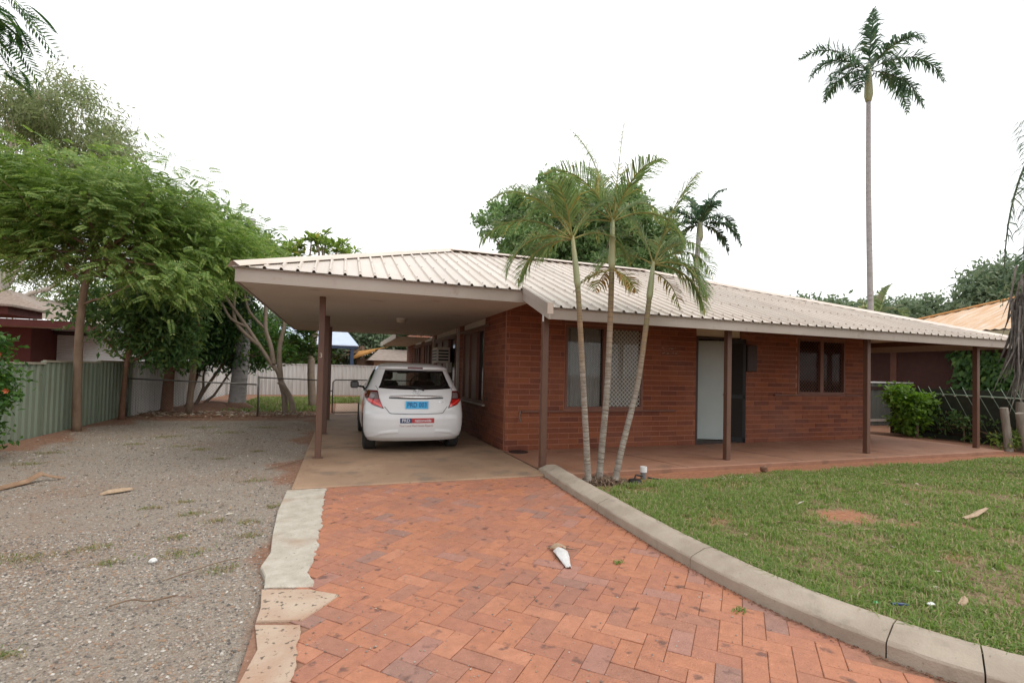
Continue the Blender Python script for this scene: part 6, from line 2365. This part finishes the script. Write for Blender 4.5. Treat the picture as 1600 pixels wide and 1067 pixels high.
# ------------------------------------------------------------------ left neighbour and white shed
M['redwall'] = mat('dark_red_wall', (0.10, 0.022, 0.018), .8, (0.12, .03, .024), 4)
M['brownroof'] = mat('weathered_brown_roof', (0.19, 0.135, 0.105), .6, (0.34, .27, .22), 5, stretch=(6, 1, 1))
nl_ = thing('neighbour_house', (-12, 21, 0), 'dark red neighbouring house with weathered ribbed roof beyond the green fence', 'house')
MB().box((-20, 20.5, 0), (-9.76, 30, 2.60)).build('wall', M['redwall'], nl_)
EX, EYn, EZ = -8.30, 19.5, 2.72
rf = MB()
n_ = 60
x0, x1 = -20.0, EX
v = []
for k in range(n_ * 2 + 1):
    xx = x0 + (x1 - x0) * k / (n_ * 2)
    h = .035 * (k % 2)
    fr = min(1, max(.01, (EX - xx) / 4.6))
    v += [(xx, EYn, EZ + h), (xx, EYn + 5.2 * fr, EZ + 1.55 * fr + h)]
rf.add(v, [(2 * k, 2 * k + 2, 2 * k + 3, 2 * k + 1) for k in range(n_ * 2)])
rf.build('roof', M['brownroof'], nl_)
MB().add([(EX, EYn, EZ), (EX, 30, EZ), (EX - 4.6, 30, EZ + 1.55), (EX - 4.6, EYn + 5.2, EZ + 1.55)], [(0, 1, 2, 3)]).build('side_slope', M['brownroof'], nl_)
MB().box((-20, EYn + .03, EZ - .23), (EX - .03, EYn + .08, EZ - .01)).build('fascia', M['redwall'], nl_)
MB().box((EX - .08, EYn + .09, EZ - .23), (EX - .03, 30, EZ - .01)).build('fascia', M['redwall'], nl_)
MB().box((-20, EYn + .09, EZ - .22), (EX - .09, 20.49, EZ - .20)).build('soffit', M['cream'], nl_)
MB().box((-14, 17.0, 2.66), (-8.62, 18.6, 2.86)).build('porch_fascia', M['redwall'], nl_)
MB().box((-14, 16.85, 2.865), (-8.48, 18.7, 2.92)).build('porch_roof', M['brownroof'], nl_)

sh = thing('white_shed', (-9, 22.5, 0), 'white shed with horizontal corrugated wall beyond the green fence', 'shed')
M['shedwall'] = mat('white_corrugated', (0.56, 0.57, 0.57), .5, (0.62, .63, .63), 3)
v = []
kz = 60
for k in range(kz + 1):
    z = 2.35 * k / kz
    yy = 22.0 + .022 * (k % 2)
    v += [(-9.74, yy, z), (-5.9, yy, z)]
MB().add(v, [(2 * k, 2 * k + 1, 2 * k + 3, 2 * k + 2) for k in range(kz)]).build('wall', M['shedwall'], sh)
MB().box((-9.74, 22.03, 0), (-5.9, 25.5, 2.36)).build('core', M['shedwall'], sh)
MB().bevbox((-9.74, 21.55, 2.50), (-5.6, 25.8, 2.72), .02).build('roof_edge', mat('blue_grey_gutter', (0.33, 0.38, 0.43), .5, (0.38, .42, .46), 3), sh)
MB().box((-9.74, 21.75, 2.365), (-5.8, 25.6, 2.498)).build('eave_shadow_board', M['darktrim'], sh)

# ------------------------------------------------------------------ back shelter and shed
gz_ = thing('roofed_shelter', (-1, 33, 0), 'open shelter with a blue-grey metal roof behind the white back fence', 'shelter')
M['blueroof'] = mat('blue_grey_roof', (0.42, 0.49, 0.62), .4, (0.48, .55, .67), 2)
MB().add([(-4.6, 32.2, 2.85), (1.0, 32.2, 2.85), (.2, 34.6, 4.0), (-3.8, 34.6, 4.0), (-4.6, 37, 2.85), (1.0, 37, 2.85), (-4.6, 32.2, 2.80), (1.0, 32.2, 2.80), (1.0, 37, 2.8), (-4.6, 37, 2.8)],
         [(0, 1, 2, 3), (1, 5, 2), (5, 4, 3, 2), (4, 0, 3), (6, 9, 8, 7), (0, 6, 7, 1), (1, 7, 8, 5)]).build('roof', M['blueroof'], gz_)
MB().box((-4.55, 32.26, 2.64), (.95, 32.34, 2.79)).build('beam', M['navy'] if 'navy' in M else mat('dark_blue_steel', (0.03, 0.055, 0.11), .5), gz_)
for x in (-4.3, .62):
    for y in (32.4, 36.7):
        MB().box((x - .10, y - .10, -.1), (x + .10, y + .10, 2.635)).build('post', bpy.data.materials['dark_blue_steel'], gz_)
sd_ = thing('brown_shed', (3.2, 33.5, 0), 'brown shed with an orange and grey thatched-looking roof behind the back fence', 'shed')
MB().box((2.0, 32.6, 0), (6.4, 36, 1.95)).build('wall', mat('tan_shed_wall', (0.24, 0.155, 0.10), .9, (0.28, .19, .13), 3), sd_)
MB().add([(1.6, 32.2, 1.95), (6.8, 32.2, 1.95), (5.6, 34.2, 2.75), (2.4, 34.2, 2.75), (1.6, 36.2, 1.95), (6.8, 36.2, 1.95)], [(0, 1, 2, 3), (1, 5, 2), (5, 4, 3, 2), (4, 0, 3)]).build('roof', mat('grey_brown_roof', (0.22, 0.17, 0.14), .8, (0.30, .24, .2), 4), sd_)
or_ = thing('orange_roofed_shed', (1.6, 35.5, 0), 'small shed with a bright orange roof behind the brown shed', 'shed')
MB().add([(.7, 34.9, 2.15), (2.2, 34.9, 2.75), (3.3, 36.2, 3.05), (1.2, 37.5, 2.7), (.7, 34.9, 2.02), (2.2, 34.9, 2.62)], [(0, 1, 2, 3), (4, 5, 1, 0)]).build('roof', mat('orange_roof', (0.50, 0.24, 0.05), .8, (0.42, .2, .06), 5), or_)
MB().box((1.0, 35.4, 0), (2.6, 36.6, 2.1)).build('wall', M['bark'], or_)

# ------------------------------------------------------------------ right neighbour
nr_ = thing('neighbour_house', (22, 9.5, 0), 'dark brick neighbouring house with a rusty orange ribbed roof at the right', 'house')
M['darkbrick'] = mat('dark_neighbour_brick', (0.060, 0.022, 0.017), .85, (0.075, .03, .022), 5)
MB().box((18.2, 6.4, 0), (30, 16.5, 2.75)).build('wall', M['darkbrick'], nr_)
MB().box((18.17, 11.4, -.1), (18.199, 11.6, 2.7)).build('corner_trim', M['trim'], nr_)
M['rustroof'] = mat('rusty_orange_roof', (0.52, 0.27, 0.11), .55, (0.64, .50, .36), 1.6, 7, stretch=(.5, 5, 1), spots=[(2, .55, .7, (0.60, .55, .48), .7)])
mb = MB()
ys = np.arange(3.0, 12.9, .1)
for k in range(len(ys) - 1):
    ya, yb = ys[k], ys[k + 1]
    ha, hb = (.035 if k % 2 else 0), (.035 if (k + 1) % 2 else 0)
    def xt(y): return 22.6 if y < 8.6 else 22.6 - (y - 8.6) / 4.3 * 5.3
    def zt(y): return 2.90 + (xt(y) - 17.3) * .34
    mb.add([(17.3, ya, 2.90 + ha), (17.3, yb, 2.90 + hb), (xt(yb), yb, zt(yb) + hb), (xt(ya), ya, zt(ya) + ha)], [(0, 3, 2, 1)])
mb.build('roof', M['rustroof'], nr_)
capm = mat('orange_ridge_cap', (0.55, 0.26, 0.08), .6, (0.6, .34, .14), 3)
MB().beam((17.3, 12.9, 2.96), (22.6, 8.6, 4.76), .22, .05).build('hip_capping', capm, nr_)
MB().add([(22.6, 3.0, 4.70), (22.6, 8.6, 4.70), (27.9, 12.9, 2.9), (27.9, 3.0, 2.9), (17.3, 12.9, 2.9)], [(0, 3, 2, 1), (1, 2, 4)]).build('far_slope', M['rustroof'], nr_)
MB().box((17.33, 3.0, 2.62), (17.38, 12.9, 2.885)).build('fascia', mat('cream_gutter', (0.42, .37, .24), .6), nr_)
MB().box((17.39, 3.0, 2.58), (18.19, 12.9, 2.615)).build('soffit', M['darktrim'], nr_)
vine = thing('climbing_vine', (18.1, 9.0, 0), 'dark green vine climbing the neighbouring dark brick wall', 'vine')
P, O, K = clump_points([((18.08, 9.05, 1.7), (.10, .75, .95)), ((18.08, 8.6, 1.2), (.10, .6, .8))], .14, .20, 44, .2)
N = unit(np.stack([-np.ones(len(P)), .5 * RNG.normal(size=len(P)), .5 + .4 * RNG.normal(size=len(P))], 1))
D = unit(np.stack([-.3 * np.ones(len(P)), RNG.normal(size=len(P)) * .6, -.8 * np.ones(len(P))], 1))
V, F = leaves_np(P, D, N, RNG.uniform(.12, .22, len(P)), RNG.uniform(.08, .14, len(P)))
np_mesh('foliage', V, F, L['hedge'], vine)
MB().tube([(18.15, 8.9, -.1), (18.13, 8.8, .9), (18.12, 9.1, 1.9)], [.03, .025, .012], 6).build('stem', M['bark'], vine)
# fence and hut at the far end of the side passage
fr_ = thing('dark_fence', (16, 10.4, 0), 'dark ribbed fence with a white top edge at the end of the side passage', 'fence')
ribbed_panel((13.3, 10.9), (18.15, 10.9), -.08, 1.32, mat('dark_grey_green_fence', (0.085, 0.088, 0.075), .7, (0.10, .1, .085), 2), fr_, pitch=.3)
MB().beam((13.3, 10.88, 1.345), (18.15, 10.88, 1.345), .06, .045).build('top_rail', M['white'], fr_)
MB().beam((13.3, 10.86, 1.16), (18.15, 10.86, 1.16), .03, .10).build('rail', M['darktrim'], fr_)
MB().beam((13.3, 10.86, .12), (18.15, 10.86, .12), .03, .08).build('rail', M['fascia'], fr_)
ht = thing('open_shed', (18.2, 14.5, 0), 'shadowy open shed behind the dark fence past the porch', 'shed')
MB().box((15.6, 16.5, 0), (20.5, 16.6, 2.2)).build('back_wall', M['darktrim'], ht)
MB().box((15.4, 13.4, 2.25), (18.1, 16.7, 2.33)).build('roof', M['brownroof'], ht)
for x in (15.7, 17.9):
    MB().box((x - .05, 13.55, 0), (x + .05, 13.65, 2.24)).build('post', M['post'], ht)
MB().beam((15.6, 13.7, 1.95), (18.0, 15.8, 2.12), .07, .05).build('brace', M['trim'], ht)
broad_tree('shrub', 'leafy bush hanging beside the dark fence at the end of the porch', 'bush', (14.3, 11.6, 0), [(14.3, 11.5, -.1), (14.3, 11.5, .8), (14.3, 11.5, 1.5)], .04,
           [((14.1, 11.4, 1.75), (.75, .4, .42)), ((14.75, 11.4, 1.55), (.45, .35, .3)), ((13.7, 11.4, 1.8), (.5, .4, .4))], L['hedge'], M['bark'], (.14, .07), .13, .26, 40, .35, 10, .3)

# slanted-bar fence
sf = thing('slanted_bar_fence', (14.5, 8, 0), 'low fence of slanted pale green bars at the right of the porch', 'fence')
M['palebar'] = mat('pale_green_bar', (0.17, 0.23, 0.15), .6, (0.22, .27, .2), 4)
fx = 14.5
MB().tube([(fx, 5.7, 1.05), (fx, 9.0, 1.10)], .022, 8).build('rail', M['palebar'], sf, True)
MB().tube([(fx, 5.7, .10), (fx, 9.0, .12)], .018, 8).build('rail', M['darktrim'], sf, True)
ya = 6.05
while ya < 9.0:
    MB().tube([(fx - .02, ya + .30, 1.28), (fx - .02, ya - .25, .12)], .007, 6).build('bar', M['palebar'], sf, True)
    MB().tube([(fx - .03, ya + .19, 1.05), (fx - .08, ya + .19, 1.06)], .016, 6).build('clamp', M['fascia'], sf, True)
    ya += .245
# added dark sheet, standing in for the dark wire and foliage behind the bars
MB().box((fx + .08, 5.2, -.05), (fx + .10, 9.3, 1.22)).build('dark_backing', mat('dark_backing_sheet', (0.03, .034, .026), .95, (0.05, .055, .035), 6), sf)

# timber stumps at the right edge
M['stump'] = mat('grey_weathered_timber', (0.22, 0.185, 0.15), .95, (0.33, .29, .245), 7, 7, bump=.6, bscale=24, stretch=(2, 2, .5))
STUMPS = [((13.62, 6.12), .78, .075, 0, 'shortest weathered timber stump in front at the right edge'), ((13.52, 6.27), .88, .07, .05, 'weathered timber stump next to the porch post at the right edge'),
          ((13.95, 6.22), 1.0, .09, .0, 'taller weathered timber stump behind the short ones at the right edge'), ((14.0, 5.98), 1.02, .10, .0, 'thick weathered timber stump with a flat top at the right edge'), ((14.05, 5.80), 1.08, .09, .0, 'rightmost weathered timber stump cut off by the picture edge')]
for k, ((x, y), h, r_, ln_, lb) in enumerate(STUMPS):
    sp = MB()
    pts = [(x + .04 * math.sin(3 * t + k) + (.10 * (1 - t) if k == 0 else 0), y - (.12 * (1 - t) ** 2 if k == 0 else 0) + ln_ * t, -.1 + (h + .1) * t) for t in np.linspace(0, 1, 7)]
    sp.tube(pts, [r_ * 1.15, r_ * 1.05, r_, r_, r_ * .96, r_, r_ * .97], 12)
    tag(sp.build('timber_stump', M['stump'], None, True, 50), lb, 'stump', 'timber stumps at the right edge')

# ------------------------------------------------------------------ small things
# white pipe stub with grey collar
pp = thing('garden_pipe', (4.02, 5.78, -.05), 'short pipe stub with a white cap in the soil by the porch edge', 'pipe')
MB().tube([(4.02, 5.78, -.08), (4.02, 5.78, .05)], .040, 14).build('collar', mat('grey_pvc', (0.16, .16, .16), .6), pp, True, 40)
MB().tube([(4.02, 5.78, .05), (4.02, 5.78, .125)], .047, 14).build('cap', M['white'], pp, True, 40)
MB().tube([(4.06, 5.74, -.02), (4.18, 5.66, -.035), (4.32, 5.60, -.04)], .012, 6).build('feed_pipe', M['blackm'], pp)
MB().tube([(3.98, 5.75, .0), (3.86, 5.72, .03), (3.80, 5.66, .0), (3.78, 5.6, -.04)], .012, 6).build('feed_pipe', M['blackm'], pp)
pk = MB().lathe([(.0, .045), (.075, .045), (.085, .03), (.085, -.05)], (3.66, 5.45, -.01), 20).build('valve_cover', M['blackm'], None, True, 40)
tag(pk, 'round black valve cover lying in the soil beside the palms', 'valve cover')


def rock(name, c, r_, mt, label, cat, sq=(1, 1, .7), seed=1):
    bm = bmesh.new()
    bmesh.ops.create_icosphere(bm, subdivisions=2, radius=1)
    rr = np.random.default_rng(seed)
    for v_ in bm.verts:
        k = 1 + rr.normal() * .09
        v_.co = Vector((c[0] + v_.co.x * r_ * sq[0] * k, c[1] + v_.co.y * r_ * sq[1] * k, c[2] + v_.co.z * r_ * sq[2] * k))
    me = bpy.data.meshes.new(name)
    bm.to_mesh(me)
    bm.free()
    me.materials.append(mt)
    return tag(link(bpy.data.objects.new(name, me)), label, cat)


rock('coconut', (6.12, 5.70, .01), .06, M['redbark'], 'small round brown husk lying at the porch edge of the lawn', 'husk', (1, .9, .9))
rock('white_stone', (-1.23, 4.15, -.01), .022, M['white'], 'small white stone on the gravel near the drive', 'stone', (1.2, .9, .9), 3)


def sheath(name, path, widths, mt, label, cat, lift=.02, curl=.35, parent=None):
    """curled dry bark or palm sheath: a trough-shaped strip with thickness"""
    pts = [Vector(p) for p in path]
    v, f = [], []
    m_ = 7
    for i, p in enumerate(pts):
        d = (pts[min(i + 1, len(pts) - 1)] - pts[max(i - 1, 0)]).normalized()
        s = d.cross(Vector((0, 0, 1))).normalized()
        for lay_ in (0, 1):
            for k in range(m_):
                t = k / (m_ - 1) * 2 - 1
                v.append(p + s * (t * widths[i] / 2) + Vector((0, 0, lift + curl * widths[i] * (1 - t * t) * .5 + lay_ * .006 + .004 * math.sin(5 * t + i))))
    w_ = 2 * m_
    for i in range(len(pts) - 1):
        for k in range(m_ - 1):
            a = i * w_ + k
            f.append((a, a + w_, a + w_ + 1, a + 1))
            b = a + m_
            f.append((b, b + 1, b + w_ + 1, b + w_))
        f.append((i * w_, i * w_ + m_, (i + 1) * w_ + m_, (i + 1) * w_))
        f.append((i * w_ + m_ - 1, (i + 1) * w_ + m_ - 1, (i + 1) * w_ + 2 * m_ - 1, i * w_ + 2 * m_ - 1))
    for i in (0, len(pts) - 1):
        for k in range(m_ - 1):
            a = i * w_ + k
            f.append((a, a + 1, a + m_ + 1, a + m_))
    mb = MB()
    mb.add(v, f)
    o = mb.build(name, mt, parent, True, 60)
    return tag(o, label, cat) if label else o


M['tansheath'] = mat('tan_palm_sheath', (0.33, 0.225, 0.14), .7, (0.44, .32, .21), 8, 6, stretch=(4, 4, 1), bump=.3)
M['brownsheath'] = mat('brown_palm_sheath', (0.20, 0.115, 0.065), .8, (0.32, .205, .125), 8, 6, bump=.3)
M['silver'] = mat('silvery_bark', (0.55, 0.54, 0.52), .5, (0.72, .71, .69), 14, 6, bump=.4, stretch=(1, 1, 1))
# pale piece on the drive: white tapering sheath with a ragged brown top
db = thing('dry_palm_sheath', (1.60, 3.35, 0), 'white tapering piece of dry palm sheath lying on the red pavers', 'palm sheath')
sheath('sheath', [(1.645, 3.46, .012), (1.635, 3.40, .02), (1.615, 3.31, .016), (1.595, 3.22, .004), (1.583, 3.16, 0)], [.095, .10, .085, .055, .038], M['silver'], None, None, .004, .5, db)
sheath('husk', [(1.665, 3.54, .004), (1.66, 3.50, .016), (1.65, 3.45, .026)], [.125, .12, .085], M['tansheath'], None, None, .006, .5, db)
for (a_, b_) in (((1.69, 3.50, .02), (1.80, 3.45, .012)), ((1.62, 3.52, .02), (1.585, 3.56, .008)), ((1.70, 3.51, .02), (1.77, 3.54, .016)), ((1.60, 3.46, .01), (1.575, 3.30, .004))):
    MB().tube([a_, b_], [.006, .003], 5).build('fibre', M['bark'], db)
sheath('palm_sheath', [(-3.75, 6.70, -.03), (-3.53, 6.88, -.025), (-3.42, 7.20, -.02), (-3.36, 7.36, .035), (-3.28, 7.40, .0), (-3.15, 7.44, -.03)], [.03, .07, .08, .09, .05, .02], M['brownsheath'], 'long brown curled palm sheath on the gravel at the left edge', 'palm sheath', .0, .9)
sheath('palm_sheath', [(-2.42, 6.44, -.03), (-2.36, 6.46, -.02), (-2.26, 6.52, -.02), (-2.18, 6.58, -.02)], [.03, .07, .085, .05], M['tansheath'], 'pale tan leaf-shaped palm sheath lying on the gravel', 'palm sheath', .0, .7)
sheath('palm_sheath', [(5.60, 2.92, .105), (5.78, 2.93, .115), (5.98, 2.98, .125), (6.20, 3.04, .12)], [.025, .05, .055, .03], M['tansheath'], 'curled pale dry sheath on the lawn at the right', 'palm sheath', .01, .4)
sheath('bark_scrap', [(3.42, 1.80, .10), (3.48, 1.81, .11), (3.54, 1.84, .11)], [.02, .035, .025], M['tansheath'], 'small pale pink scrap of bark on the lawn beside the kerb', 'bark', .01, .4)
bt = MB().tube([(3.03, 1.922, .118), (3.09, 1.898, .118), (3.12, 1.887, .116)], [.008, .008, .005], 8).build('blue_tube', mat('blue_plastic', (0.025, 0.06, 0.19), .4), None, True, 40)
tag(bt, 'small blue plastic tube on the lawn beside the kerb', 'litter')
gt = rock('green_scrap', (2.955, 1.96, .118), .013, mat('green_plastic', (0.06, .38, .16), .4), 'tiny green plastic scrap on the lawn next to the blue tube', 'litter', (1.4, .8, .6), 5)
wt = rock('white_scrap', (3.245, 1.845, .122), .020, M['white'], 'small white scrap on the lawn beside the blue tube', 'litter', (1.3, .8, .5), 6)
STICKS = [([(2.98, 1.87, .09), (3.12, 1.82, .095), (3.2, 1.80, .09)], .006, 'dark twig on the lawn by the kerb below the blue tube'),
          ([(-1.05, 3.72, .0), (-.92, 3.80, .012), (-.80, 3.93, .006), (-.66, 4.02, .0)], .0035, 'thin curved twig on the gravel near the concrete strip'),
          ([(-1.22, 3.42, 0), (-1.12, 3.44, .015), (-1.02, 3.41, .008), (-.9, 3.47, .0)], .005, 'grey forked twig on the gravel in the foreground'),
          ([(-.95, 7.45, -.02), (-.78, 7.6, -.01), (-.60, 7.9, -.01), (-.5, 8.0, .01)], .006, 'bent twig lying beside the front carport post'),
          ([(4.2, 3.05, .09), (4.38, 2.98, .10), (4.5, 2.97, .09)], .005, 'pale straw-coloured stick in the lawn near the kerb')]
for (p, r_, lb) in STICKS:
    tag(MB().tube(spline(p, 4), r_, 6).build('twig', M['bark'] if 'pale' not in lb else M['tansheath'], None, True), lb, 'twig')
# small weeds on the pavers
for k, (x, y, lb) in enumerate([(1.98, 3.15, 'tiny green weed on the pavers right of the dry sheath'), (2.30, 2.30, 'tiny green weed on the pavers at the foot of the kerb')]):
    px = RNG.normal(x, .02, 40)
    py = RNG.normal(y, .015, 40)
    o = blades('weed', px, py, np.full(40, .0), .012 + .02 * RNG.random(40), L['grass'], .004, 1.8, lb, 'weed', kind='stuff')
